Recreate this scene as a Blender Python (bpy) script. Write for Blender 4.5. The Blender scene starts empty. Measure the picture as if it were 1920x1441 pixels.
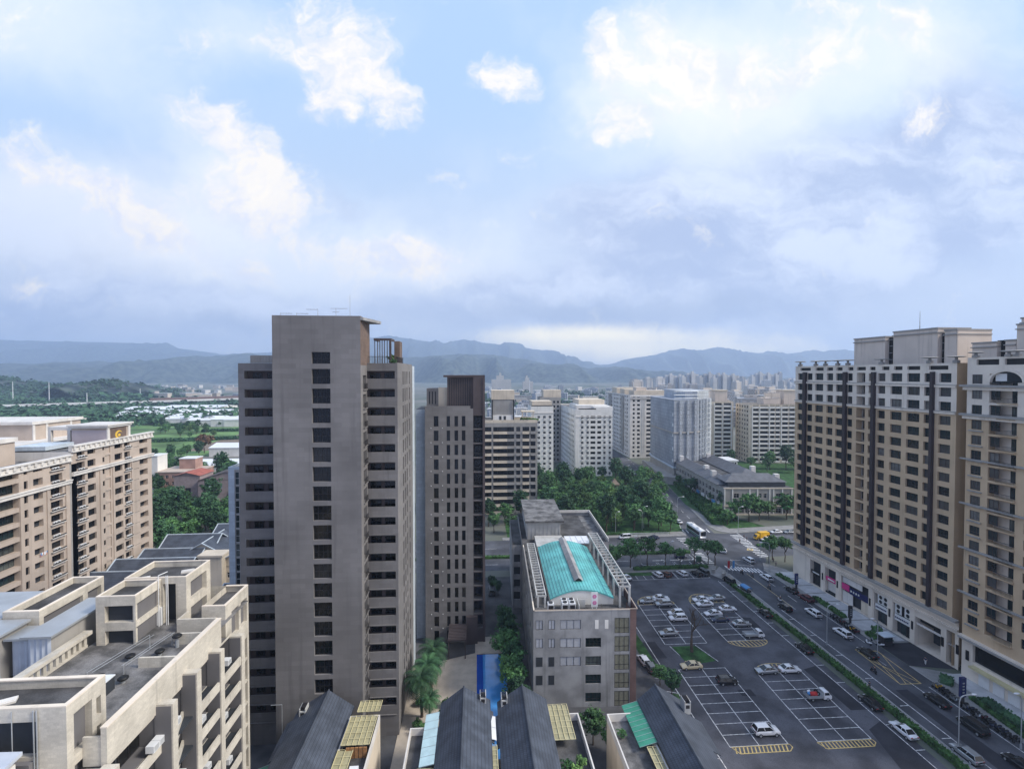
import bpy, bmesh, math, random
from mathutils import Vector, Matrix, noise
random.seed(7)
R = math.radians
S = bpy.context.scene
COL = S.collection
# ---------------------------------------------------------------- camera
F, CX, CY, H = 920.0, 960.0, 720.5, 64.0          # focal length and centre in photo pixels, eye height in metres
PITCH, YAW = math.atan(20.5 / F), math.atan(67 / F)
cam = bpy.data.cameras.new('camera'); cam.sensor_width = 36; cam.lens = 36 * F / 1920
cam.clip_start = 0.5; cam.clip_end = 30000
camo = bpy.data.objects.new('camera', cam); COL.objects.link(camo)
camo.location = (0, 0, H); camo.rotation_euler = (math.pi / 2 - PITCH, 0, -YAW)
S.camera = camo
# ---------------------------------------------------------------- render / exposure
S.view_settings.view_transform = 'Standard'; S.view_settings.look = 'None'
S.view_settings.exposure = 0.2; S.view_settings.gamma = 1.0
S.cycles.use_denoising = True
S.cycles.max_bounces = 6; S.cycles.diffuse_bounces = 3; S.cycles.glossy_bounces = 3
S.cycles.transparent_max_bounces = 8; S.cycles.volume_bounces = 2
S.cycles.sample_clamp_indirect = 4

def ray(px, py):
    a, b = (px - CX) / F, (CY - py) / F
    fw = math.cos(PITCH) + b * math.sin(PITCH); up = -math.sin(PITCH) + b * math.cos(PITCH)
    c, s = math.cos(YAW), math.sin(YAW)
    return Vector((a * c + fw * s, -a * s + fw * c, up))
def G(px, py, z=0.0):
    d = ray(px, py); t = (z - H) / d.z
    return Vector((d.x * t, d.y * t, z))
def YP(px, py, y):
    d = ray(px, py); t = y / d.y
    return Vector((d.x * t, y, H + d.z * t))

# ---------------------------------------------------------------- sun
SUN_AZ, SUN_EL = 106.0, 42.0                       # degrees clockwise from +Y, elevation
sd = bpy.data.lights.new('sun', 'SUN'); sd.energy = 3.3; sd.angle = R(14); sd.color = (1.0, .95, .87)
so = bpy.data.objects.new('sun', sd); COL.objects.link(so)
sv = Vector((math.sin(R(SUN_AZ)) * math.cos(R(SUN_EL)), math.cos(R(SUN_AZ)) * math.cos(R(SUN_EL)), math.sin(R(SUN_EL))))
so.rotation_euler = sv.to_track_quat('Z', 'Y').to_euler()

# ---------------------------------------------------------------- sky with clouds
W = bpy.data.worlds.new('World'); S.world = W; W.use_nodes = True
W.cycles.sampling_method = 'MANUAL'; W.cycles.sample_map_resolution = 512
nt = W.node_tree; nt.nodes.clear(); NL = nt.links.new
def nn(t, **k):
    n = nt.nodes.new(t)
    for a, v in k.items(): setattr(n, a, v)
    return n
def mth(op, a, b=None, c=None, clamp=False):
    n = nn('ShaderNodeMath', operation=op, use_clamp=clamp)
    for i, v in enumerate((a, b, c)):
        if v is None: continue
        if isinstance(v, (int, float)): n.inputs[i].default_value = v
        else: NL(v, n.inputs[i])
    return n.outputs[0]
def vmt(op, a, b=None):
    n = nn('ShaderNodeVectorMath', operation=op)
    for i, v in enumerate((a, b)):
        if v is None: continue
        if isinstance(v, (tuple, Vector)): n.inputs[i].default_value = v
        else: NL(v, n.inputs[i])
    return n.outputs['Value'] if op in ('LENGTH', 'DOT_PRODUCT') else n.outputs[0]
def mrange(v, a, b, c=0.0, d=1.0):
    n = nn('ShaderNodeMapRange', interpolation_type='SMOOTHSTEP'); NL(v, n.inputs[0])
    for i, q in enumerate((a, b, c, d)): n.inputs[i + 1].default_value = q
    return n.outputs[0]
def mixc(f, a, b):
    n = nn('ShaderNodeMix', data_type='RGBA')
    for i, v in ((0, f), (6, a), (7, b)):
        if isinstance(v, (int, float)): n.inputs[i].default_value = v
        elif isinstance(v, tuple): n.inputs[i].default_value = (*v, 1)
        else: NL(v, n.inputs[i])
    return n.outputs[2]
def fbm(vec, scale, det=6, rough=.55, dist=0.0):
    n = nn('ShaderNodeTexNoise'); NL(vec, n.inputs['Vector'])
    n.inputs['Scale'].default_value = scale; n.inputs['Detail'].default_value = det
    n.inputs['Roughness'].default_value = rough; n.inputs['Distortion'].default_value = dist
    return n
tc = nn('ShaderNodeTexCoord'); sep = nn('ShaderNodeSeparateXYZ'); NL(tc.outputs['Generated'], sep.inputs[0])
yy = mth('MAXIMUM', sep.outputs[1], .12)
u_, v_ = mth('DIVIDE', sep.outputs[0], yy), mth('DIVIDE', sep.outputs[2], yy)
cmb = nn('ShaderNodeCombineXYZ'); NL(u_, cmb.inputs[0]); NL(v_, cmb.inputs[1]); P0 = cmb.outputs[0]
wn = fbm(P0, 3.2, 5, .6)
P1 = vmt('ADD', P0, vmt('MULTIPLY', vmt('SUBTRACT', wn.outputs['Color'], (.5, .5, .5)), (.20, .15, 0)))
def blobs(vec, lst):
    tot = None
    for (px, py, rx, ry, rot, amp) in lst:       # centre / radii given as directions seen in the photograph
        d = ray(px, py); c = (d.x / d.y, d.z / d.y, 0)
        m = nn('ShaderNodeMapping', vector_type='TEXTURE'); NL(vec, m.inputs[0])
        m.inputs['Location'].default_value = c; m.inputs['Rotation'].default_value = (0, 0, R(rot)); m.inputs['Scale'].default_value = (rx / F, ry / F, 1)
        b = mrange(vmt('LENGTH', m.outputs[0]), 1.0, 0.0, 0.0, amp)
        tot = b if tot is None else mth('ADD', tot, b)
    return tot
wn2 = fbm(P0, 13.0, 6, .65)
P1 = vmt('ADD', P1, vmt('MULTIPLY', vmt('SUBTRACT', wn2.outputs['Color'], (.5, .5, .5)), (.075, .055, 0)))
nA = fbm(P1, 5.0, 10, .66).outputs[0]; nB = fbm(P1, 1.7, 7, .6, .3).outputs[0]
mp = nn('ShaderNodeMapping'); NL(P1, mp.inputs[0]); mp.inputs['Scale'].default_value = (1.0, 2.3, 1); nC = fbm(mp.outputs[0], 2.6, 9, .62).outputs[0]
# clear sky: Nishita, lifted to the pale blue of a humid late afternoon
sky = nn('ShaderNodeTexSky', sky_type='NISHITA', sun_disc=False); sky.sun_elevation = R(SUN_EL); sky.sun_rotation = R(SUN_AZ)
sky.altitude = 60; sky.air_density = 1.2; sky.dust_density = 1.5; sky.ozone_density = 1.5
K = 10.0
def c10(r, g, b): return (r * K, g * K, b * K)
base = mixc(.88, sky.outputs[0], mixc(mrange(v_, .02, .62), c10(.66, .73, .88), c10(.48, .68, .97)))
# veil: thin bright lavender cloud
veil = mrange(mth('ADD', blobs(P1, [(60, 0, 520, 260, 0, .9), (700, 480, 900, 200, 0, .75), (1560, 100, 640, 420, 0, 1.1), (380, 260, 260, 160, -40, .35), (1180, 250, 330, 330, 0, .6), (650, 120, 260, 260, 0, .35)]), mth('MULTIPLY', mth('SUBTRACT', nB, .5), 1.6)), .05, 1.0)
sky0 = mixc(mth('MULTIPLY', veil, .9), base, c10(.78, .86, .98))
glow = mrange(mth('ADD', blobs(P1, [(200, 430, 480, 190, -10, 1.0), (1330, 150, 420, 260, 0, .9), (800, 500, 300, 120, 0, .7), (440, 330, 220, 120, -40, .5), (660, 130, 150, 150, 0, .4), (420, 60, 260, 130, 0, .5), (1750, 120, 300, 200, 0, .6), (900, 300, 160, 120, 0, .25)]), mth('MULTIPLY', mth('SUBTRACT', nB, .5), .9)), .05, 1.0)
sky1 = mixc(mth('MULTIPLY', glow, .85), sky0, c10(.93, .95, .98))
# heavy grey-lavender bank on the right and the low stratus
bank = mrange(mth('ADD', blobs(P1, [(1560, 420, 700, 290, 8, 1.3), (1150, 420, 320, 190, 0, .7), (1840, 280, 360, 340, 0, 1.0), (1200, 570, 560, 90, 0, 1.0), (640, 585, 660, 80, 0, .7), (60, 420, 300, 110, 0, .6), (120, 540, 480, 110, 0, .8), (160, 600, 600, 90, 0, .9), (640, 400, 120, 60, -20, .6), (950, 540, 260, 70, 0, .55), (250, 330, 200, 110, -20, .35)]), mth('MULTIPLY', mth('SUBTRACT', nC, .5), 1.15)), .12, 1.0)
bankc = mixc(mrange(nC, .38, .62), c10(.42, .51, .73), c10(.74, .81, .96))
low = mrange(blobs(P1, [(1150, 585, 520, 62, 0, 1.0), (150, 610, 520, 70, 0, .55), (650, 610, 420, 50, 0, .55), (1650, 560, 420, 90, 0, .5)]), 0, 1)
bankc = mixc(mth('MULTIPLY', low, .8), bankc, c10(.37, .45, .62))
sky2 = mixc(mth('MULTIPLY', bank, .9), sky1, bankc)
# white cumulus, brighter and warmer on the sunward (right, upper) rim
CU = [(650, 105, 135, 140, 0, 1.0), (735, 195, 75, 120, 20, .85), (590, 190, 100, 90, 0, .6), (935, 145, 110, 75, 0, .85), (815, 350, 90, 55, 0, .62), (470, 300, 215, 85, -38, 1.0), (390, 210, 110, 80, -30, .6),
      (100, 340, 170, 85, -14, 1.05), (225, 400, 160, 85, -25, 1.05), (420, 490, 170, 65, -22, 1.05), (510, 410, 180, 90, -20, .85), (800, 490, 170, 70, 0, 1.0), (680, 480, 180, 65, 0, .8), (320, 370, 150, 60, 0, .4),
      (1270, 100, 160, 170, 30, 1.0), (1165, 225, 125, 80, 0, .95), (1400, 140, 220, 150, 0, .95), (1125, 90, 75, 130, 10, .75), (980, 290, 140, 100, 0, .5), (1740, 215, 130, 60, 35, .55), (1640, 60, 330, 150, 0, .75), (20, 515, 90, 24, 0, .8), (360, 70, 200, 70, 0, .5), (520, 60, 150, 90, 0, .4), (1030, 400, 90, 50, 0, .5)]
AMP = 3.6
cuf = mth('ADD', blobs(P1, CU), mth('MULTIPLY', mth('SUBTRACT', nA, .5), AMP))
cum = mrange(cuf, .28, 1.12)
P2 = vmt('ADD', P1, (.030, .028, 0)); nA2 = fbm(P2, 5.0, 6, .66).outputs[0]
lit = mrange(mth('SUBTRACT', nA, nA2), -.13, .12)
cuc = mixc(lit, c10(.76, .80, .93), c10(1.02, .96, .87))
sky3 = mixc(mth('MULTIPLY', cum, .95), sky2, cuc)
# warm gap under the cloud deck near the mountains
gap = mrange(mth('ADD', blobs(P0, [(1180, 645, 480, 66, 0, 1.0), (1020, 632, 240, 36, 0, .45), (1480, 655, 300, 40, 0, .45)]), mth('MULTIPLY', mth('SUBTRACT', nA, .5), 1.6)), .12, 1.2)
sky4 = mixc(mth('MULTIPLY', gap, .85), sky3, c10(2.0, 1.7, .95))
front = mrange(sep.outputs[1], .10, .32)
gen = mixc(mrange(sep.outputs[2], -.05, .7), c10(.36, .44, .68), c10(.42, .54, .84))
gen = mixc(mrange(sep.outputs[0], -.1, .9), gen, c10(1.05, 1.0, .98))
skyf = mixc(front, gen, sky4)
bg = nn('ShaderNodeBackground'); NL(skyf, bg.inputs[0]); bg.inputs[1].default_value = 0.1
out = nn('ShaderNodeOutputWorld'); NL(bg.outputs[0], out.inputs[0])

# ---------------------------------------------------------------- materials
def mat(name, col, rough=.8, var=.14, scale=.35, streak=0.0, col2=None, spec=.3, metal=0.0, objrand=0.0, brick=None, bump=0.0, coord='pos', fine=0.0, trans=0.0):
    m = bpy.data.materials.new(name); m.use_nodes = True
    t = m.node_tree; N = t.nodes; L = t.links.new; b = N['Principled BSDF']
    def mk(tp, **k):
        n = N.new(tp)
        for a, v in k.items(): setattr(n, a, v)
        return n
    if coord == 'pos': vec = mk('ShaderNodeNewGeometry').outputs['Position']
    else: vec = mk('ShaderNodeTexCoord').outputs['Object']
    def noi(sc, det=4, mapping=None):
        v = vec
        if mapping:
            q = mk('ShaderNodeMapping'); L(v, q.inputs[0]); q.inputs['Scale'].default_value = mapping; v = q.outputs[0]
        n = mk('ShaderNodeTexNoise'); L(v, n.inputs['Vector']); n.inputs['Scale'].default_value = sc; n.inputs['Detail'].default_value = det
        return n.outputs[0]
    def mx(f, a, c, bt='MIX'):
        n = mk('ShaderNodeMix', data_type='RGBA', blend_type=bt)
        for i, v in ((0, f), (6, a), (7, c)):
            if isinstance(v, (int, float)): n.inputs[i].default_value = v
            elif isinstance(v, tuple): n.inputs[i].default_value = (*v, 1)
            else: L(v, n.inputs[i])
        return n.outputs[2]
    def ramp(v, a, c):
        n = mk('ShaderNodeMapRange', interpolation_type='SMOOTHSTEP'); L(v, n.inputs[0]); n.inputs[1].default_value = a; n.inputs[2].default_value = c
        return n.outputs[0]
    lo = tuple(c * (1 - var) for c in col); hi = tuple(min(1, c * (1 + var)) for c in (col2 or col))
    if col2: lo = col
    out_ = mx(ramp(noi(scale), .3, .7), lo, hi)
    if brick:
        bw, bh, bd, mort = brick                                        # width, height, darkening of the joints, joint size
        sp = mk('ShaderNodeSeparateXYZ'); L(vec, sp.inputs[0]); ad = mk('ShaderNodeMath', operation='ADD'); L(sp.outputs[0], ad.inputs[0]); L(sp.outputs[1], ad.inputs[1])
        cb = mk('ShaderNodeCombineXYZ'); L(ad.outputs[0], cb.inputs[0]); L(sp.outputs[2], cb.inputs[1])
        bt = mk('ShaderNodeTexBrick'); L(cb.outputs[0], bt.inputs['Vector']); bt.inputs['Scale'].default_value = 1
        bt.inputs['Brick Width'].default_value = bw; bt.inputs['Row Height'].default_value = bh; bt.inputs['Mortar Size'].default_value = mort
        bt.inputs['Color1'].default_value = (1, 1, 1, 1); bt.inputs['Color2'].default_value = (.86, .86, .86, 1); bt.inputs['Mortar'].default_value = (bd, bd, bd, 1)
        out_ = mx(1.0, out_, bt.outputs[0], 'MULTIPLY')
    if streak:
        s = ramp(noi(1.0, 5, (1.1, 1.1, .05)), .52, .78)
        mm = mk('ShaderNodeMath', operation='MULTIPLY'); L(s, mm.inputs[0]); mm.inputs[1].default_value = streak
        out_ = mx(mm.outputs[0], out_, tuple(c * .42 for c in col))
    if fine:
        n = ramp(noi(9.0, 3), .35, .65); a = mx(n, (1 - fine,) * 3, (1 + fine,) * 3); out_ = mx(1.0, out_, a, 'MULTIPLY')
    if objrand:
        oi = mk('ShaderNodeObjectInfo'); a = mx(oi.outputs['Random'], (1 - objrand,) * 3, (1 + objrand,) * 3); out_ = mx(1.0, out_, a, 'MULTIPLY')
    L(out_, b.inputs['Base Color'])
    b.inputs['Roughness'].default_value = rough; b.inputs['Metallic'].default_value = metal; b.inputs['Specular IOR Level'].default_value = spec
    if trans: b.inputs['Transmission Weight'].default_value = trans
    if bump:
        bp = mk('ShaderNodeBump'); bp.inputs['Strength'].default_value = bump; L(noi(6.0, 4), bp.inputs['Height']); L(bp.outputs[0], b.inputs['Normal'])
    return m
def glassmat(name, dark, curtain, frac=.35):
    """window glass: reflective, each pane by its own random value dark inside or with a drawn curtain behind it"""
    m = bpy.data.materials.new(name); m.use_nodes = True; t = m.node_tree; N = t.nodes; L = t.links.new; b = N['Principled BSDF']
    oi = N.new('ShaderNodeObjectInfo'); cr = N.new('ShaderNodeValToRGB'); cr.color_ramp.interpolation = 'CONSTANT'
    e = cr.color_ramp.elements; e[0].position = 0; e[0].color = (*dark, 1); e[1].position = 1 - frac; e[1].color = (*[c * .55 for c in curtain], 1)
    k = e.new((1 - frac) * .5); k.color = (*[c * 1.9 for c in dark], 1); k = e.new(1 - frac * .3); k.color = (*curtain, 1)
    L(oi.outputs['Random'], cr.inputs[0])
    g = N.new('ShaderNodeNewGeometry'); n = N.new('ShaderNodeTexNoise'); n.inputs['Scale'].default_value = 1.1; L(g.outputs['Position'], n.inputs['Vector'])
    x = N.new('ShaderNodeMix'); x.data_type = 'RGBA'; x.blend_type = 'MULTIPLY'; x.inputs[0].default_value = .7; L(cr.outputs[0], x.inputs[6]); L(n.outputs[0], x.inputs[7]); L(x.outputs[2], b.inputs['Base Color'])
    b.inputs['Roughness'].default_value = .12; b.inputs['Specular IOR Level'].default_value = .35
    return m
M = {}
M['glass'] = glassmat('window_glass', (.011, .020, .023), (.22, .22, .21), .42)
M['glass_dark'] = glassmat('dark_window_glass', (.005, .006, .008), (.04, .04, .04), .2)
M['glass_teal'] = glassmat('teal_window_glass', (.010, .022, .024), (.14, .16, .15), .25)
M['glass_far'] = glassmat('far_window_glass', (.03, .035, .045), (.16, .16, .17), .4)
M['tower'] = mat('taupe_tower_render', (.200, .191, .190), .85, .14, .12, streak=.42, brick=(2.4, .8, .86, .02), fine=.04)
M['tower_wood'] = mat('brown_tower_cladding', (.175, .125, .10), .7, .15, .6, brick=(4.0, .22, .7, .02))
M['tower_dark'] = mat('dark_cladding_and_wing_shade', (.085, .068, .07), .7, .1, .4)  # real dark cladding; also painted shade behind the wing balconies
M['white_tile'] = mat('pale_blue_white_tile', (.55, .62, .68), .5, .08, .3, streak=.2, brick=(1.2, .8, .8, .03))
M['frame_dark'] = mat('dark_metal_frame', (.03, .028, .03), .5, .1)
M['frame_white'] = mat('white_metal_frame', (.6, .6, .6), .5, .06)
M['frame_brown'] = mat('brown_metal_frame', (.07, .05, .045), .5, .1)
M['cream'] = mat('cream_tile', (.60, .555, .475), .7, .12, .35, streak=.5, brick=(.5, .25, .90, .02), fine=.04)
M['cream_grey'] = mat('grey_panel_and_shade', (.155, .150, .155), .8, .08, .3)  # grey recess panels; also shade painted on fin fronts and balcony reveals
M['dark_recess'] = mat('opening_shade_and_dark_box', (.035, .04, .048), .8, .15, .4)  # shade of deep openings put into the colour; also plain dark boxes
M['roof_dark'] = mat('weathered_roof_felt', (.075, .074, .076), .95, .45, .35, fine=.15)
M['roof_grey'] = mat('grey_roof_screed', (.15, .146, .145), .9, .5, .5, fine=.15, streak=.5)
M['concrete'] = mat('stained_concrete', (.30, .30, .305), .88, .22, .3, streak=.55, fine=.05)
M['concrete_lt'] = mat('pale_concrete', (.45, .45, .44), .85, .14, .4, streak=.3)
M['corrugated'] = mat('pale_corrugated_steel', (.55, .60, .68), .45, .12, .4, streak=.35, metal=.2)
M['tan'] = mat('tan_tile', (.56, .415, .265), .75, .10, .15, streak=.25, fine=.03)
M['tan_cream'] = mat('cream_stone', (.74, .655, .55), .75, .08, .2, streak=.35)
M['tan_box'] = mat('peach_cream_stone', (.66, .56, .47), .75, .06, .2, streak=.5)
M['brown_col'] = mat('dark_brown_fin', (.045, .033, .035), .6, .1)
M['pink'] = mat('pink_beige_tile', (.47, .39, .325), .75, .10, .2, streak=.25)
M['pink_lt'] = mat('pale_cornice_stone', (.66, .63, .59), .75, .10, .3, streak=.3)
M['beige'] = mat('beige_render', (.62, .54, .43), .8, .1, .25, streak=.3)
M['white_wall'] = mat('off_white_render', (.74, .72, .68), .8, .08, .2, streak=.3)
M['grey_wall'] = mat('grey_brown_render', (.33, .315, .295), .8, .1, .3, streak=.2)
M['teal'] = mat('teal_sheet_roof', (.12, .43, .42), .5, .2, .25, streak=.45, spec=.5)
M['brick'] = mat('red_brown_brick', (.18, .115, .105), .8, .15, .5, brick=(.6, .3, .8, .02))
M['tile_roof'] = mat('slate_blue_roof_tile', (.075, .088, .115), .55, .25, .5, brick=(.33, .28, .55, .035), spec=.4)
M['white_metal'] = mat('white_painted_steel', (.72, .73, .74), .4, .06)
M['galv'] = mat('galvanised_steel', (.42, .44, .46), .4, .1, metal=.4)
M['green_awning'] = mat('green_sheet_awning', (.06, .30, .20), .45, .15, .5, brick=(.35, 50, .75, .04))
M['pale_awning'] = mat('pale_blue_glass_roof', (.50, .68, .72), .2, .1, .6, spec=.6)
M['yellow_lattice'] = mat('yellow_lattice_slats', (.60, .53, .30), .6, .08)
M['lattice_panel'] = mat('translucent_roof_panel', (.36, .33, .20), .45, .15, .8)
M['asphalt'] = mat('asphalt', (.080, .083, .096), .88, .34, .14, fine=.14, bump=.05, streak=.3)
M['asphalt_new'] = mat('dark_asphalt_patch', (.034, .034, .042), .9, .2, .3, fine=.1)
M['lot'] = mat('car_park_asphalt', (.080, .081, .094), .9, .38, .16, fine=.16, bump=.05, streak=.35)
M['paint'] = mat('white_road_paint', (.66, .66, .66), .7, .35, 1.6, fine=.12)
M['yellow_paint'] = mat('yellow_road_paint', (.62, .46, .18), .7, .2, 1.3)
M['pave'] = mat('grey_paving', (.27, .265, .26), .85, .15, .5, brick=(1.2, 1.2, .85, .03), fine=.08)
M['pave_lt'] = mat('pale_stone_paving', (.46, .46, .47), .8, .12, .5, fine=.06)
M['beige_pave'] = mat('beige_stone_paving', (.46, .40, .33), .8, .10, .6, fine=.06)
M['kerb'] = mat('kerb_concrete', (.36, .36, .36), .85, .1)
M['grass'] = mat('lawn', (.030, .085, .022), .9, .5, .5, fine=.3)
M['field'] = mat('far_grass_field', (.105, .19, .06), .9, .5, .03, fine=.1)
M['soil'] = mat('dry_soil', (.19, .15, .115), .95, .2, .5)
M['ground'] = mat('valley_floor', (.060, .085, .055), .95, .1, .006, col2=(.17, .165, .15))
M['hill'] = mat('wooded_hillside', (.012, .022, .028), .95, .5, .03, col2=(.055, .070, .058), bump=.4)
M['bark'] = mat('tree_bark', (.085, .065, .05), .9, .25, 1.5)
M['leaf'] = mat('broad_leaf_foliage', (.024, .070, .029), .7, .45, .45, col2=(.075, .165, .052), objrand=.35, coord='pos')
M['leaf2'] = mat('yellow_green_foliage', (.045, .095, .03), .7, .4, .5, col2=(.10, .18, .05), objrand=.3)
M['leaf_blue'] = mat('dark_foliage', (.014, .048, .025), .7, .4, .5, col2=(.042, .10, .042), objrand=.3)
M['leaf_rust'] = mat('russet_foliage', (.13, .075, .04), .8, .3, .6)
M['hedge'] = mat('clipped_hedge_leaf', (.022, .060, .018), .8, .5, .8, col2=(.05, .12, .03))
M['pool'] = mat('pool_water', (.06, .29, .68), .1, .15, .3, spec=.5)
M['pool_deep'] = mat('deep_pool_tile', (.010, .075, .40), .1, .15, .3, spec=.5)
M['black'] = mat('black_plastic', (.012, .012, .013), .5, .1)
M['rubber'] = mat('tyre_rubber', (.018, .018, .018), .85, .1)
M['car_glass'] = mat('car_glass', (.012, .015, .018), .05, .1, spec=.6)
M['skin'] = mat('skin', (.45, .28, .2), .6, .05)
M['red'] = mat('red_paint', (.45, .03, .03), .4, .08)
M['blue'] = mat('blue_fabric', (.08, .25, .5), .6, .12)
M['net'] = mat('grey_scaffold_netting', (.30, .33, .38), .8, .15, .1, brick=(1.8, 2.0, .62, .10), streak=.3)
M['net_lt'] = mat('pale_scaffold_netting', (.46, .49, .52), .8, .12, .15, brick=(1.8, 2.0, .72, .10), streak=.3)
M['far_white'] = mat('white_factory_roof', (.72, .74, .76), .6, .08, .05)
M['rust_roof'] = mat('red_sheet_roof', (.34, .10, .07), .7, .2, .5)
def paint(name, c, rough=.25): return mat(name, c, rough, .03, 1, spec=.55)

# ---------------------------------------------------------------- mesh builder
class MB:
    def __init__(s): s.v = []; s.f = []; s.m = []
    def quad(s, *p, m=0):
        i = len(s.v); s.v += [tuple(q) for q in p]; s.f.append(tuple(range(i, i + len(p)))); s.m.append(m)
    def box(s, x0, x1, y0, y1, z0, z1, m=0):
        i = len(s.v)
        s.v += [(x0, y0, z0), (x1, y0, z0), (x1, y1, z0), (x0, y1, z0), (x0, y0, z1), (x1, y0, z1), (x1, y1, z1), (x0, y1, z1)]
        s.f += [tuple(i + k for k in q) for q in ((0, 3, 2, 1), (4, 5, 6, 7), (0, 1, 5, 4), (1, 2, 6, 5), (2, 3, 7, 6), (3, 0, 4, 7))]
        s.m += [m] * 6
    def obox(s, c, sx, sy, z0, z1, a=0.0, m=0):
        i = len(s.v); ca, sa = math.cos(a), math.sin(a)
        q = [(c[0] + x * ca - y * sa, c[1] + x * sa + y * ca) for x, y in ((-sx / 2, -sy / 2), (sx / 2, -sy / 2), (sx / 2, sy / 2), (-sx / 2, sy / 2))]
        s.v += [(x, y, z0) for x, y in q] + [(x, y, z1) for x, y in q]
        s.f += [tuple(i + k for k in t) for t in ((0, 3, 2, 1), (4, 5, 6, 7), (0, 1, 5, 4), (1, 2, 6, 5), (2, 3, 7, 6), (3, 0, 4, 7))]; s.m += [m] * 6
    def prism(s, pts, z0, z1, m=0, mt=None):
        n = len(pts); i = len(s.v)
        s.v += [(p[0], p[1], z0) for p in pts] + [(p[0], p[1], z1) for p in pts]
        s.f += [tuple(range(i + n, i + 2 * n)), tuple(range(i + n - 1, i - 1, -1))]; s.m += [m if mt is None else mt, m]
        for k in range(n): s.f.append((i + k, i + (k + 1) % n, i + n + (k + 1) % n, i + n + k)); s.m.append(m)
    def tube(s, p, q, r0, r1=None, n=6, m=0):
        p, q = Vector(p), Vector(q); r1 = r0 if r1 is None else r1
        d = (q - p).normalized(); a = d.orthogonal().normalized(); b = d.cross(a); i = len(s.v)
        for c, r in ((p, r0), (q, r1)):
            for k in range(n):
                t = 2 * math.pi * k / n; s.v.append(tuple(c + a * (r * math.cos(t)) + b * (r * math.sin(t))))
        for k in range(n): s.f.append((i + k, i + (k + 1) % n, i + n + (k + 1) % n, i + n + k)); s.m.append(m)
        s.f += [tuple(range(i + n - 1, i - 1, -1)), tuple(range(i + n, i + 2 * n))]; s.m += [m, m]
    def bar(s, pts, r, n=6, m=0):
        for a, b in zip(pts, pts[1:]): s.tube(a, b, r, r, n, m)
    def ell(s, c, rx, ry, rz, n=10, k=6, m=0):
        i0 = len(s.v)
        for a in range(k + 1):
            ph = math.pi * a / k
            for b in range(n):
                th = 2 * math.pi * b / n
                s.v.append((c[0] + rx * math.sin(ph) * math.cos(th), c[1] + ry * math.sin(ph) * math.sin(th), c[2] + rz * math.cos(ph)))
        for a in range(k):
            for b in range(n):
                s.f.append((i0 + a * n + b, i0 + (a + 1) * n + b, i0 + (a + 1) * n + (b + 1) % n, i0 + a * n + (b + 1) % n)); s.m.append(m)
    def mesh(s, name, mats, smooth=False):
        me = bpy.data.meshes.new(name); me.from_pydata(s.v, [], s.f)
        for mm in (mats if isinstance(mats, (list, tuple)) else [mats]): me.materials.append(M[mm] if isinstance(mm, str) else mm)
        me.polygons.foreach_set('material_index', s.m)
        if smooth: me.polygons.foreach_set('use_smooth', [True] * len(s.f))
        me.update(); return me
    def build(s, name, mats, parent=None, smooth=False):
        return link(name, s.mesh(name, mats, smooth), parent)
def link(name, me, parent=None, matrix=None):
    o = bpy.data.objects.new(name, me); COL.objects.link(o)
    if parent: o.parent = parent
    if matrix is not None: o.matrix_local = matrix
    return o
def tag(o, label, cat, group=None, kind=None):
    o['label'] = label; o['category'] = cat
    if group: o['group'] = group
    if kind: o['kind'] = kind
    return o
def thing(name, label, cat, loc=(0, 0, 0), rz=0.0, group=None):
    o = bpy.data.objects.new(name, None); COL.objects.link(o); o.location = loc; o.rotation_euler = (0, 0, rz)
    return tag(o, label, cat, group)
def structure(o, kind='structure'): o['kind'] = kind; return o
def copy_tree(o, parent=None):
    c = o.copy(); COL.objects.link(c); c.parent = parent
    for ch in list(o.children): copy_tree(ch, c)
    return c
ORD = 'first second third fourth fifth sixth seventh eighth ninth tenth eleventh twelfth thirteenth fourteenth fifteenth sixteenth seventeenth eighteenth nineteenth twentieth'.split()
TENS = {2: 'twenty', 3: 'thirty', 4: 'forty', 5: 'fifty', 6: 'sixty', 7: 'seventy', 8: 'eighty', 9: 'ninety'}
TENTH = {2: 'twentieth', 3: 'thirtieth', 4: 'fortieth', 5: 'fiftieth', 6: 'sixtieth', 7: 'seventieth', 8: 'eightieth', 9: 'ninetieth'}
def nth(i):
    if i < 20: return ORD[i]
    a, b = divmod(i + 1, 10)
    return TENTH[a] if b == 0 else TENS[a] + '-' + ORD[b - 1]

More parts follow.
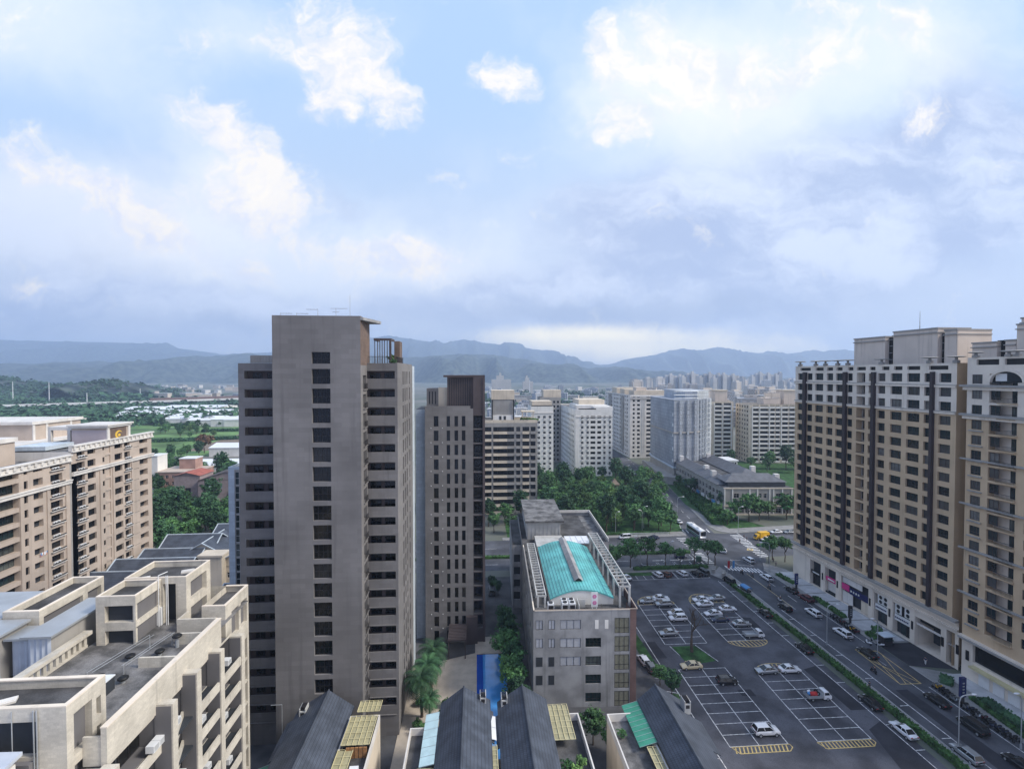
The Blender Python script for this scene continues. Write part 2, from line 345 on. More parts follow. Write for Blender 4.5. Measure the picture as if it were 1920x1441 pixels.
# ---------------------------------------------------------------- buildings
PROTO = {}
def proto(key):
    """(mesh, [(child name, mesh)]) of one facade piece; x along the wall, y into it, z up, origin at the opening's lower left corner"""
    if key in PROTO: return PROTO[key]
    k = key[0]; ch = []
    if k == 'win':                                    # w, h, mullions, transom height or 0, frame material, glass material
        _, w, h, n, tr, fm, gm = key; a = MB(); f = .07
        a.box(0, w, 0, .08, 0, f); a.box(0, w, 0, .08, h - f, h); a.box(0, f, 0, .08, f, h - f); a.box(w - f, w, 0, .08, f, h - f)
        for i in range(1, n): x = w * i / n; a.box(x - .03, x + .03, .005, .075, f, h - f)
        if tr: a.box(f, w - f, .012, .07, tr - .035, tr + .035)
        g = MB(); g.quad((f, .05, f), (w - f, .05, f), (w - f, .05, h - f), (f, .05, h - f))
        r = (a.mesh('window', fm), [('pane', g.mesh('pane', gm))])
    elif k == 'pane':                                 # a far window: glass with a rim, one mesh
        _, w, h, n, fm, gm = key; a = MB(); a.quad((0, .02, 0), (w, .02, 0), (w, .02, h), (0, .02, h), m=1)
        for i in range(n + 1): x = (w - .08) * i / n; a.box(x, x + .08, -.03, .015, 0, h)
        a.box(.08, w - .08, -.03, .012, h * .55, h * .55 + .07)
        r = (a.mesh('window', [fm, gm]), [])
    elif k == 'parapet':                              # solid balcony front with a lip along its foot
        _, w, h, d, m1 = key; a = MB(); a.box(0, w, 0, .16, .12, h); a.box(-.0, w, -.16, .16, 0, .117); a.box(0, w, .163, d, 0, .12)
        r = (a.mesh('balcony', m1), [])
    elif k == 'rail':                                 # slab with an open railing
        _, w, h, d, m1, m2 = key; a = MB(); a.box(0, w, 0, d, 0, .16); b = MB(); b.box(0, w, .02, .07, h - .06, h)
        x = .1
        while x < w: b.box(x, x + .03, .03, .06, .163, h - .06); x += .22
        r = (a.mesh('balcony', m1), [('railing', b.mesh('railing', m2))])
    elif k == 'glassrail':
        _, w, h, d, m1, m2 = key; a = MB(); a.box(0, w, 0, d, 0, .18); b = MB(); b.box(.03, w - .03, .03, .07, .183, h)
        r = (a.mesh('balcony', m1), [('railing', b.mesh('railing', m2))])
    elif k == 'aircon':
        _, n = key; a = MB()
        for i in range(n):
            x = i * .95; a.box(x, x + .8, 0, .35, .05, .65)
            for q in range(8):
                t0, t1 = q * math.pi / 4, (q + 1) * math.pi / 4
                a.quad((x + .3, -.01, .35), (x + .3 + .22 * math.cos(t0), -.01, .35 + .22 * math.sin(t0)), (x + .3 + .22 * math.cos(t1), -.01, .35 + .22 * math.sin(t1)), m=1)
        r = (a.mesh('air_conditioner', ['white_metal', 'frame_dark']), [])
    PROTO[key] = r
    return r
class Bld:
    def __init__(s, name, label, cat, loc, rz=0.0, group=None, mats=('concrete',)):
        s.o = thing(name, label, cat, (loc[0], loc[1], loc[2] if len(loc) > 2 else 0), rz, group); s.mb = MB(); s.mats = list(mats); s.fills = {}; s.cap = 100; s.reveal = ''
    def mi(s, m):
        if m not in s.mats: s.mats.append(m)
        return s.mats.index(m)
    def fill(s, name, key, mtx): s.fills.setdefault(name, []).append((key, mtx))
    def facade(s, p0, a, Wd, z0, z1, cols, m='', solid=True):
        """one wall from p0 along angle a (outside on its right), openings in columns: (x, w, [(za, zb)...], depth, fill, back material)"""
        a = R(a); u = Vector((math.cos(a), math.sin(a), 0)); n = Vector((math.sin(a), -math.cos(a), 0)); o = Vector((p0[0], p0[1], 0)); mi = s.mi(m or s.mats[0])
        P = lambda x, z, d=0.0: o + u * x - n * d + Vector((0, 0, z))
        q = lambda x0, x1, za, zb, mm=mi: s.mb.quad(P(x0, za), P(x1, za), P(x1, zb), P(x0, zb), m=mm)
        x = 0.0; mr = s.mi(s.reveal) if s.reveal else mi
        for c in sorted(cols, key=lambda c: c[0]):
            cx, w, zs, dp, fl, bm = c
            if cx > x + 1e-4: q(x, cx, z0, z1)
            z = z0
            for (za, zb) in sorted(zs):
                if za > z + 1e-4: q(cx, cx + w, z, za)
                x0, x1 = cx, cx + w
                s.mb.quad(P(x0, za), P(x0, za, dp), P(x0, zb, dp), P(x0, zb), m=mr); s.mb.quad(P(x1, za), P(x1, zb), P(x1, zb, dp), P(x1, za, dp), m=mr)
                s.mb.quad(P(x0, za), P(x1, za), P(x1, za, dp), P(x0, za, dp), m=mr); s.mb.quad(P(x0, zb), P(x0, zb, dp), P(x1, zb, dp), P(x1, zb), m=mr)
                if bm: s.mb.quad(P(x0, za, dp), P(x1, za, dp), P(x1, zb, dp), P(x0, zb, dp), m=s.mi(bm))
                for ff in ([fl] if callable(fl) else (fl or [])): ff(s, P, a, cx, w, za, zb, dp)
                z = zb
            if z < z1 - 1e-4: q(cx, cx + w, z, z1)
            x = cx + w
        if x < Wd - 1e-4: q(x, Wd, z0, z1)
        return P
    def box(s, x0, x1, y0, y1, z0, z1, m=''): s.mb.box(x0, x1, y0, y1, z0, z1, s.mi(m or s.mats[0]))
    def roof(s, x0, x1, y0, y1, z, m='roof_grey', par=1.0, t=.25, pm='', cap=None):
        """flat roof with a parapet standing on the wall line"""
        s.mb.quad((x0, y0, z), (x1, y0, z), (x1, y1, z), (x0, y1, z), m=s.mi(m))
        if par:
            p = pm or s.mats[0]
            s.box(x0, x1, y0, y0 + t, z + .003, z + par, p); s.box(x0, x1, y1 - t, y1, z + .003, z + par, p)
            s.box(x0, x0 + t, y0 + t, y1 - t, z + .003, z + par, p); s.box(x1 - t, x1, y0 + t, y1 - t, z + .003, z + par, p)
    def finish(s, wall='wall'):
        w = s.mb.build(wall, s.mats, s.o)
        M0 = Matrix.Translation(s.o.location) @ Matrix.Rotation(s.o.rotation_euler[2], 4, 'Z'); C0 = Vector((0, 0, H))
        for name, lst in s.fills.items():
            lst.sort(key=lambda t: ((M0 @ t[1]).translation - C0).length)
            for key, mtx in lst[:s.cap]:
                me, ch = proto(key); o = link(name, me, s.o, mtx)
                for cn, cm in ch: link(cn, cm, o)
            rest = lst[s.cap:]
            if rest:
                mb = MB(); mats = []
                for key, mtx in rest:
                    me, ch = proto(key)
                    for q in [me] + [c[1] for c in ch]:
                        ids = []
                        for mm in q.materials:
                            if mm not in mats: mats.append(mm)
                            ids.append(mats.index(mm))
                        b = len(mb.v); mb.v += [tuple(mtx @ v.co) for v in q.vertices]
                        for p in q.polygons: mb.f.append(tuple(b + i for i in p.vertices)); mb.m.append(ids[p.material_index])
                structure(mb.build(name, mats, s.o), 'stuff')
        return s.o
def mtxat(P, a, x, z, d=0.0): return Matrix.Translation(P(x, z, d)) @ Matrix.Rotation(a, 4, 'Z')
def Win(n=2, tr=.0, fm='frame_dark', gm='glass', name='window', inset=.0, far=False):
    def f(b, P, a, x, w, za, zb, dp):
        w_, h_ = round(w, 2), round(zb - za, 2)
        key = ('pane', w_, h_, n, fm, gm) if far else ('win', w_, h_, n, round(h_ * tr, 2), fm, gm)
        b.fill(name, key, mtxat(P, a, x, za, dp - .10))
    return f
def fl(z0, n, p, a, b): return [(z0 + i * p + a, z0 + i * p + b) for i in range(n)]
# ================================================================ setting: ground, roads, markings
g = MB(); g.quad((-9500, -60, 0), (9500, -60, 0), (9500, 9600, 0), (-9500, 9600, 0)); structure(g.build('ground', 'ground'))
def sheet(name, polys, z, m):
    a = MB()
    for p in polys: a.quad(*[(x, y, z) for x, y in p])
    return structure(a.build(name, m))
sheet('block_paving', [[(-180, 20), (36.9, 20), (36.9, 153), (-180, 153)]], .02, mat('dark_block_paving', (.085, .085, .09), .9, .3, .2, fine=.1))
sheet('road', [[(80.5, 20), (94.5, 20), (94.5, 100), (80.5, 100)], [(80.5, 100), (94.5, 100), (93.2, 152), (80, 157.9)],
               [(-260, 158), (80, 158), (83, 186.5), (-260, 186.5)], [(80, 158), (93.2, 152), (101, 163), (101, 188), (95, 189), (83, 188), (83, 186.5)],
               [(101, 163), (420, 192), (420, 224), (101, 188)], [(83, 188), (95, 189), (101, 225), (113, 300), (114.5, 420), (104, 420), (102, 300), (89, 215)],
               [(104, 420), (114.5, 420), (116, 700), (106, 700)]], .02, 'asphalt')
sheet('parking_lot', [[(37, 20), (76.2, 20), (76.2, 146.5), (72.8, 153), (37, 153)]], .03, 'lot')
sheet('asphalt_patch', [[(38.9, 106.2), (42.8, 106.2), (42.4, 113), (38.6, 113)], [(71, 87), (74.4, 87), (74, 101), (70.6, 100)], [(66, 62), (74.4, 70), (74.4, 84), (70.4, 82)], [(52.6, 92.5), (55.4, 92.2), (55.4, 94.4), (52.6, 94.4)],
                        [(67.5, 117.8), (71.5, 117.4), (71.6, 122.5), (68.5, 123)], [(84, 60), (88, 60), (87, 92), (84.5, 92)]], .038, 'asphalt_new')
def slab(name, polys, h, m):
    a = MB()
    for p in polys: a.prism(p, 0.0, h, 0)
    return structure(a.build(name, m))
slab('pavement', [[(94.6, 20), (107.5, 20), (106.2, 88), (103.4, 95), (94.6, 99.4)], [(94.6, 108.4), (102.9, 108.4), (100.8, 152), (96.5, 158), (93.4, 152), (94.6, 100.0 + 8.5)],
                  [(78.7, 20), (80.4, 20), (80.4, 150), (78.7, 150)], [(37, 153.1), (77.5, 153.1), (79.6, 156.5), (79.4, 157.9), (37, 157.9)], [(76.3, 146), (78.6, 146), (78.6, 150.2), (80.4, 150.2), (80.3, 156), (77.7, 153), (73, 153)],
                  [(10, 186.6), (82.8, 186.6), (84, 192), (10, 189.6)], [(101.3, 188.3), (160, 195), (160, 199), (104, 194), (101, 225), (97, 200), (97.5, 192)]], .13, 'pave')
sheet('driveway_apron', [[(94.6, 99.6), (103.6, 97.5), (102.9, 108.2), (94.6, 108.2)]], .045, 'asphalt_new')
pv = [[(95.8, 109 + i * 5.2), (102.2, 109 + i * 5.2), (102.1, 113.6 + i * 5.2), (95.8, 113.6 + i * 5.2)] for i in range(8)] + [[(98.9, 78), (104.8, 78), (104.4, 96), (98.9, 96)]]
sheet('stone_paving', pv, .136, 'pave_lt')
slab('courtyard_paving', [[(-14, 78), (.0 - .35, 78), (-.35, 111.2), (-14, 106.5)], [(-.35, 110.8), (6.5, 110.8), (6.5, 118), (-.35, 118)], [(-.35, 84), (0, 84), (0, 110.8), (-.35, 110.8)]], .12, 'beige_pave')
p = MB(); p.quad((0, 80, .06), (1.35, 80, .06), (1.35, 110.6, .06), (0, 110.6, .06), m=1); p.quad((1.35, 80, .06), (6.2, 80, .06), (6.2, 110.6, .06), (1.35, 110.6, .06)); structure(p.build('pool_water', ['pool', 'pool_deep']))
sheet('lawn', [[(46.4, 103.2), (53.2, 104.4), (51.2, 110.6), (45.6, 110.6)], [(37.1, 100), (39.6, 98), (39.2, 118), (37.1, 120)], [(45, 150.6), (57, 150.6), (57, 153), (45, 153)]], .05, 'grass')
sheet('park_lawn', [[(12, 189.7), (83.8, 192.1), (88.6, 215), (101.6, 300), (103, 316), (12, 316)], [(102, 232), (104.2, 194.2), (121, 196.2), (111.5, 214), (122, 290), (114, 296)], [(130, 235), (260, 260), (260, 340), (150, 345)]], .03, 'grass')
sheet('grass_field', [[(-330, 395), (-190, 395), (-200, 600), (-240, 660), (-420, 640)]], .03, 'field')
sheet('soil_field', [[(-240, 420), (-212, 425), (-222, 520), (-250, 540)]], .04, 'soil')
# raised kerb line
k = MB()
for a, b in (((94.5, 20), (94.5, 99.4)), ((94.5, 108.3), (93.3, 152)), ((80.5, 20), (80.5, 150))):
    d = Vector((b[0] - a[0], b[1] - a[1], 0)); L_ = d.length; c = ((a[0] + b[0]) / 2, (a[1] + b[1]) / 2); k.obox(c, L_, .16, .0, .15, math.atan2(d.y, d.x))
structure(k.build('kerb', 'kerb'))
# painted markings -------------------------------------------------
class Paint:
    def __init__(s, z): s.z = z; s.b = MB()
    def line(s, a, b, w=.13):
        a, b = Vector((*a, 0)), Vector((*b, 0)); d = (b - a).normalized(); n = Vector((-d.y, d.x, 0)) * w / 2; z = Vector((0, 0, s.z))
        s.b.quad(a - n + z, b - n + z, b + n + z, a + n + z)
    def path(s, pts, w=.13):
        for a, b in zip(pts, pts[1:]): s.line(a, b, w)
lp, yp = Paint(.046), Paint(.052)
def stalls(x0, x1, y0, y1, n, sk=0.0):
    xc = (x0 + x1) / 2
    for x in (x0, xc, x1): lp.line((x, y0), (x + sk, y1), .14)
    for i in range(n + 1):
        y = y0 + (y1 - y0) * i / n; lp.line((x0 + sk * i / n, y), (x1 + sk * i / n, y), .12)
stalls(43.3, 53.7, 79.8, 101.8, 8, .2); stalls(44.4, 54.6, 111.6, 131.4, 7, .3); stalls(59.2, 69.0, 79.9, 99.2, 7, .6); stalls(59.8, 69.3, 112.0, 131.2, 7, -.2)
def hatchrect(x0, x1, y0, y1, n, lean):
    r = .8; yp.path([(x0, y1), (x1, y1), (x1 + .1, y0 + r), (x1 - r, y0), (x0 + r, y0), (x0, y1)], .15)
    for i in range(1, n): x = x0 + (x1 - x0) * i / n; yp.line((x - lean, y0 + .05), (x, y1), .22)
hatchrect(43.5, 53.9, 78.2, 79.7, 15, .5); hatchrect(58.9, 69.0, 78.2, 79.7, 15, .1)
def hatcharc(x0, x1, y0, hgt, up, style):
    xc, rx = (x0 + x1) / 2, (x1 - x0) / 2; s = 1 if up else -1
    yp.path([(xc + rx * math.cos(t), y0 + s * hgt * math.sin(t)) for t in [math.pi * i / 18 for i in range(19)]], .16); yp.line((x0, y0), (x1, y0), .13)
    ins = lambda x, y: abs((x - xc) / rx) < 1 and 0 <= s * (y - y0) <= hgt * math.sqrt(max(0, 1 - ((x - xc) / rx) ** 2))
    for lean in ((1.4, -1.4) if style == 'x' else (.5,)):
        st = 1.9 if style == 'x' else .95; x = x0 - 4
        while x < x1 + 4:
            seg = [(x + lean * t * hgt / 3, y0 + s * t * hgt) for t in [i / 12 for i in range(13)]]; seg = [q for q in seg if ins(*q)]
            if len(seg) > 1: yp.line(seg[0], seg[-1], .14 if style == 'x' else .22)
            x += st
hatcharc(44.7, 54.9, 131.5, 5.0, True, 'x'); hatcharc(59.6, 69.1, 131.3, 5.6, True, 'x'); hatcharc(59.8, 69.4, 111.8, 2.6, False, 's'); hatcharc(59.8, 69.6, 99.4, 3.2, True, 's')
for i in range(12): lp.line((45.0 + i * 2.55, 147.6), (45.0 + i * 2.55, 152.9), .12)
lp.line((45.0, 147.6), (73.2, 147.6)); lp.line((74.3, 56), (74.3, 145), .13)
for i in range(15): lp.line((74.3, 58.5 + i * 6.1), (76.1, 58.5 + i * 6.1), .12)
for i in range(8): lp.line((37.4, 70 + i * 4.2), (40.4, 69 + i * 4.2), .12)
lp.line((40.4, 64), (40.2, 120), .13); lp.line((47, 102.2), (45.2, 110.9), .12); lp.line((53.6, 104.2), (51.4, 111), .12)
structure(lp.b.build('parking_lot_markings', 'paint')); structure(yp.b.build('parking_lot_hatching', 'yellow_paint'))
rp, ry = Paint(.036), Paint(.044)
rp.line((83.0, 40), (83.2, 100), .16); rp.line((83.2, 100), (82.4, 126), .16)
for y in (62, 70.5, 79, 87.5, 96, 104.5, 113, 121): rp.line((81.4, y), (83.05, y), .14)
y = 50
while y < 150:
    rp.line((89.6, y), (89.55, y + 4), .14); y += 10
rp.line((92.2, 40), (92.2, 92.5), .12); rp.line((92.2, 109), (91.9, 140), .12); rp.line((86.4, 126), (86.2, 148), .14)
for a, b, w, n, L_ in (((82.0, 155.0), (92.2, 151.4), .5, 11, 3.6),):          # zebra across the main road
    for i in range(n):
        t = (i + .5) / n; x, y = a[0] + (b[0] - a[0]) * t, a[1] + (b[1] - a[1]) * t; rp.line((x, y - L_ / 2), (x + .1, y + L_ / 2), w)
for i in range(16):                                                           # zebra across the right arm
    y = 163.4 + i * 1.5; rp.line((98.6 + i * .1, y), (102.3 + i * .1, y + .25), .55)
for i in range(8): y = 159.2 + i * 1.3; rp.line((77.6, y), (80.2, y), .5)
for i in range(8): y = 172.4 + i * 1.7; rp.line((77.6, y), (81.2, y), .5)
for i in range(8): x = 83.6 + i * 1.45; rp.line((x, 190.2), (x + .5, 194.2), .5)
rp.path([(87.4, 157.0), (91.9, 155.6), (91.2, 160.4), (87.0, 161.6), (87.4, 157.0)], .13); rp.line((76.2, 158.6), (76.4, 167.4), .3); rp.line((103.3, 176), (104.4, 189), .3); rp.line((74.9, 158.6), (75, 167.4), .15)
for x in (60, 66, 71): rp.path([(x, 162.6), (x + 3.4, 162.6), (x + 3.4, 163.3), (x + 4.6, 162.3), (x + 3.4, 161.3)], .26)
for x0 in (55.4, 61.2, 67): rp.path([(x0, 161), (x0, 158.9), (x0 + 5.2, 158.9), (x0 + 5.2, 161)], .12)
for x in range(-60, 56, 9): rp.line((x, 163), (x + 4.2, 163), .14); rp.line((x, 178), (x + 4.2, 178), .14)
for x in range(108, 330, 9): rp.line((x, 182 + (x - 101) * .1), (x + 4, 182.4 + (x - 101) * .1), .14)
for yy_ in range(200, 420, 9): xx = 92 + (yy_ - 195) * .13; rp.line((xx, yy_), (xx + .5, yy_ + 4), .14)
rp.line((84.2, 196), (89.8, 213), .14)
structure(rp.b.build('road_markings', 'paint'))
ry.path([(87.6, 106.4), (92.2, 105.4), (91.6, 93.6), (87.1, 93.7), (87.6, 106.4)], .16)
for a, b in (((87.5, 102.3), (91.6, 93.7)), ((87.5, 106.3), (89.6, 93.7)), ((90, 105.9), (87.1, 93.9)), ((92.1, 104), (88.4, 93.7))): ry.line(a, b, .12)
ry.line((86.3, 150), (86.3, 127), .12); ry.path([(98.0, 170), (99.2, 171.5), (100.4, 171), (99.6, 169.4), (98, 170)], .5)
structure(ry.b.build('road_yellow_markings', 'yellow_paint'))

# ================================================================ mountains, hills
def ridge(name, pts, D, depth, m, seed, rough=18, sub=8, nx=1.0):
    """a mountain range whose crest stands D metres away along Y, running through the given crest line, with slopes falling both ways"""
    crest = [YP(px, py, D) for px, py in pts]; a = MB(); rows = []
    xs = []
    for p, q in zip(crest, crest[1:]):
        for i in range(sub): t = i / sub; xs.append((p.x + (q.x - p.x) * t, p.z + (q.z - p.z) * t))
    xs.append((crest[-1].x, crest[-1].z)); prof = [(-1, 0.0), (-.9, .08), (-.82, .16), (-.73, .23), (-.64, .30), (-.56, .38), (-.48, .46), (-.4, .55), (-.32, .63), (-.25, .72), (-.18, .80), (-.12, .88), (-.07, .94), (0, 1.0), (.15, .82), (.5, .4), (1, 0)]
    for (x, z) in xs:
        row = []
        for (d, k) in prof:
            n = noise.fractal(Vector((x / 420, d * 1.6 + seed, seed)), .9, 2.1, 5); n2 = noise.fractal(Vector((x / 150, d * 4 + seed, seed + 9)), .9, 2.1, 3)
            h = max(-2.0, z * k * (1 + (.20 * n if -.95 < d < -.04 else .0)) + rough * (n2 * .55 + .25 * n) * (1 if k > 0 else 0) * (.5 if d == 0 else 1))
            sp = 1 - 2 * abs(noise.noise(Vector((x / 330 + .35 * noise.noise(Vector((x / 900, d * 2, seed))), d * .9 + seed, seed * 2)))); h += z * .70 * (sp - .45) * 2 * (1 - k) * min(1, 4 * k) * (d < 0)
            h += min(6, rough * .3) * noise.noise(Vector((x / 42, d * 22 + seed, 3.3))) * (k > .05)
            row.append((x + 60 * n, D + d * depth + 90 * n2 * (d != 0), h if k > 0 else -2.0))
        rows.append(row)
    i0 = 0; nr = len(prof)
    for r in rows: a.v += r
    for i in range(len(rows) - 1):
        for j in range(nr - 1): a.f.append((i * nr + j, (i + 1) * nr + j, (i + 1) * nr + j + 1, i * nr + j + 1)); a.m.append(0)
    return structure(a.build(name, m, None, True))
ridge('mountain_range', [(-250, 650), (0, 637), (120, 640), (260, 643), (330, 652), (420, 664), (520, 660), (640, 640), (730, 629), (800, 640), (835, 643), (868, 636), (900, 641), (960, 648), (1010, 655), (1060, 667), (1105, 684), (1140, 683), (1180, 672), (1230, 665), (1275, 655), (1320, 656), (1370, 659), (1420, 662), (1475, 663), (1530, 657), (1570, 662), (1640, 660), (1800, 664), (2100, 664)], 8000, 1500, 'hill', 3.1, 18, 14)
ridge('mountain', [(-250, 705), (30, 693), (70, 685), (130, 681), (200, 680), (260, 677), (330, 675), (400, 668), (450, 664), (520, 666), (620, 668), (720, 668), (790, 670), (850, 664), (905, 664), (950, 670), (1000, 677), (1060, 686), (1110, 690), (1150, 687), (1195, 694), (1240, 700), (1300, 700), (1360, 705), (1430, 712), (1500, 716), (1700, 720), (2100, 720)], 4600, 1300, 'hill', 7.7, 24, 14)
HILLS = []
HILLS.append(ridge('hill', [(120, 738), (150, 731), (175, 723), (192, 716), (203, 714), (214, 718), (232, 727), (250, 735), (275, 742)], 1330, 160, 'hill', 5.5, 4, 5))
HILLS.append(ridge('hill', [(-200, 702), (-60, 702), (20, 708), (60, 716), (100, 722), (150, 722), (200, 724), (225, 726), (262, 731), (300, 739), (340, 745), (370, 748)], 1500, 420, 'hill', 1.3, 6, 10))
# ================================================================ near buildings
def along(px, p0, ang, off=0.0):
    """distance along a wall line from p0 at which it is met by the sight line through photo column px"""
    a = R(ang); u = (math.cos(a), math.sin(a)); n = (math.sin(a), -math.cos(a)); d = ray(px, 700)
    x0, y0 = p0[0] - n[0] * off, p0[1] - n[1] * off; den = u[0] * d.y - u[1] * d.x
    return (d.x * y0 - d.y * x0) / den
def Bal(h, wins, m='', lip=True, dz=.1, gm='glass_dark', fm='frame_dark', wh=1.25, n=2):
    def f(b, P, a, x, w, za, zb, dp):
        b.fill('balcony', ('parapet', round(w, 2), h, dp, m or b.mats[0]), mtxat(P, a, x, za, .0))
        for ox, ww in wins: b.fill('window', ('win', ww, wh, n, 0, fm, gm), mtxat(P, a, x + ox, za + h + dz - .35, dp - .09))
    return f
# ---- main taupe tower
T = Bld('apartment_tower', 'tall taupe apartment tower with a blank central slab split by one column of dark windows', 'tower', (-40.2, 86.2), mats=('tower',)); p = 3.2
wz = [(62.3 - p * k, 64.75 - p * k) for k in range(20)]
T.facade((7.3, -4.2), 0, 14, 0, 73.4, [(6.2, 2.95, wz + [(65.6, 67.5)], .5, Win(4, .45, 'frame_dark', 'glass_dark'), None)])
T.facade((7.3, 2.8), -90, 7, 65.0, 73.4, []); T.facade((21.3, -4.2), 90, 7, 65.4, 73.4, [(.0, .3, [], .1, None, None)], 'tower_wood'); T.facade((21.3, 2.8), 180, 14, 65.0, 73.4, [])
T.facade((7.3, -.0), -90, 4.2, 0, 65.0, [])
rail2 = lambda b, P, a, x, w, za, zb, dp: b.fill('balcony', ('rail', round(w, 2), 1.15, dp, 'tower', 'frame_dark'), mtxat(P, a, x, za, -.25))
T.facade((21.3, -4.2), 90, 4.7, 0, 65.4, [(1.7, 2.6, [(61.2 - p * k, 63.7 - p * k) for k in range(19)], 1.0, rail2, 'dark_recess')])
T.mb.quad((7.3, -4.2, 73.3), (21.3, -4.2, 73.3), (21.3, 2.8, 73.3), (7.3, 2.8, 73.3), m=T.mi('roof_dark'))
T.mb.prism([(21.303, -4.2), (21.7, -4.2), (23.3, 1.8), (23.3, 3.0), (21.303, 3.0)], 72.75, 73.2, T.mi('concrete'))
oz = [(61.4 - p * k, 64.45 - p * k) for k in range(19)]
T.facade((0, 0), 0, 7.3, 0, 65.4, [(1.0, 5.9, oz, 1.2, Bal(1.72, [(.9, 1.6), (3.3, 1.9)]), 'tower_dark')])  # recess backs of both wings darkened, their shade put into the colour
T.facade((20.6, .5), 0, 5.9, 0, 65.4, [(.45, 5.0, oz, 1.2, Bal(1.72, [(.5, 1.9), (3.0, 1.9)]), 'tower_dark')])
sl = [(61.9 - p * k, 64.4 - p * k) for k in range(19)]
T.facade((26.5, .5), 90, 20, 0, 65.4, [(x, 1.25, sl, .5, Win(1, 0, 'frame_dark', 'glass_dark'), None) for x in (6.0, 8.5, 11.1, 14.8)])
T.facade((26.5, 20.5), 90, 3.3, 0, 65.6, [], 'white_tile'); T.facade((26.5, 23.8), 180, 26.5, 0, 65.4, []); T.facade((0, 23.8), -90, 23.8, 0, 65.4, [])
for q in ([(.003, .003), (7.3, .003), (7.3, 23.7), (.003, 23.7)], [(7.3, 2.803), (21.3, 2.803), (21.3, 23.7), (7.3, 23.7)], [(21.3, .503), (26.49, .503), (26.49, 23.7), (21.3, 23.7)]): T.mb.quad(*[(x, y, 65.38) for x, y in q], m=T.mi('roof_grey'))
T.box(.0, 7.297, .0, .3, 65.403, 65.75); T.box(26.2, 26.497, .5, 20, 65.403, 65.9); T.box(21.3, 26.197, .5, .8, 65.403, 65.8)
T.finish()
a = MB(); a.box(1.7, 7.28, .8, .95, 65.8, 67.1); [a.box(1.7 + i * .5, 1.78 + i * .5, .72, .797, 65.8, 67.1) for i in range(12)]; a.build('roof_screen', 'grey_wall', T.o)
a = MB(); a.box(4.7, 7.2, 5, 8, 65.4, 70.2); a.build('lift_room', 'pink_lt', T.o)
a = MB(); [a.box(x, x + .12, 3.4, 3.52, 65.4, 69.9) for x in (22.0, 22.5, 22.9, 23.3, 23.7, 24.2, 24.6)]; a.box(21.9, 25.0, 3.3, 3.6, 69.903, 70.3); a.box(21.9, 22.2, 3.6, 7, 69.903, 70.3); a.box(24.7, 25.0, 3.6, 7, 69.903, 70.3); a.box(24.7, 25.0, 3.25, 3.55, 65.4, 69.9); a.build('pergola', 'tower_dark', T.o)
a = MB(); a.box(25.0, 26.0, 6.5, 9.5, 65.4, 70.0); a.build('stair_box', 'tower_wood', T.o)
a = MB(); a.box(21.4, 26.4, .95, 1.0, 66.9, 66.96); [a.box(21.4 + i * .25, 21.43 + i * .25, .96, .99, 65.8, 66.9) for i in range(20)]; [a.box(26.3, 26.33, 1 + i * .3, 1.03 + i * .3, 65.9, 66.9) for i in range(26)]; a.box(26.28, 26.35, 1.0, 9, 66.9, 66.96); a.build('roof_railing', 'frame_dark', T.o)
a = MB(); a.bar([(8.35, -4.45, 9.8), (8.35, -4.45, 0.2)], .06); a.bar([(6.6, -4.45, 9.8), (8.35, -4.45, 9.8)], .06); a.build('drain_pipe', 'galv', T.o)
# aerials on the slab roof
for i, (px, kind, lab) in enumerate(((526, 0, 'small television aerial pointing right at the left end of the slab roof'), (556, 0, 'second television aerial pointing right on the tall slab roof'), (596, 1, 'taller television aerial pointing left on the middle of the slab roof'), (630, 2, 'double television aerial with two cross arms near the right of the slab roof'))):
    q = YP(px, 590, 84.5); t = thing('television_aerial', lab, 'aerial', (q.x, 84.5, 73.3), 0, 'television aerials on the tower roof'); a = MB(); h = (.8, .8, 1.5, 1.7)[i]
    a.tube((0, 0, 0), (0, 0, h), .05, .04); a.build('mast', 'galv', t); b = MB(); s = (1, 1, -1, 1)[i]
    b.tube((0, 0, h - .1), (s * 1.9, 0, h - .1), .035); [b.tube((s * (.3 + .28 * j), -.3, h - .1), (s * (.3 + .28 * j), .3, h - .1), .02) for j in range(6)]
    if kind == 2: b.tube((-.9, 0, h - .1), (0, 0, h - .1), .035); b.tube((-.6, 0, h - .7), (.5, 0, h - .7), .04)
    b.build('boom', 'galv', t)
t = tag((lambda b: (b.tube((0, 0, 0), (0, 0, 4.4), .05, .02), b.build('lightning_rod', 'galv'))[1])(MB()), 'thin tall lightning rod rising from the taupe tower roof', 'lightning rod'); t.location = (-21.9, 87.5, 73.3)
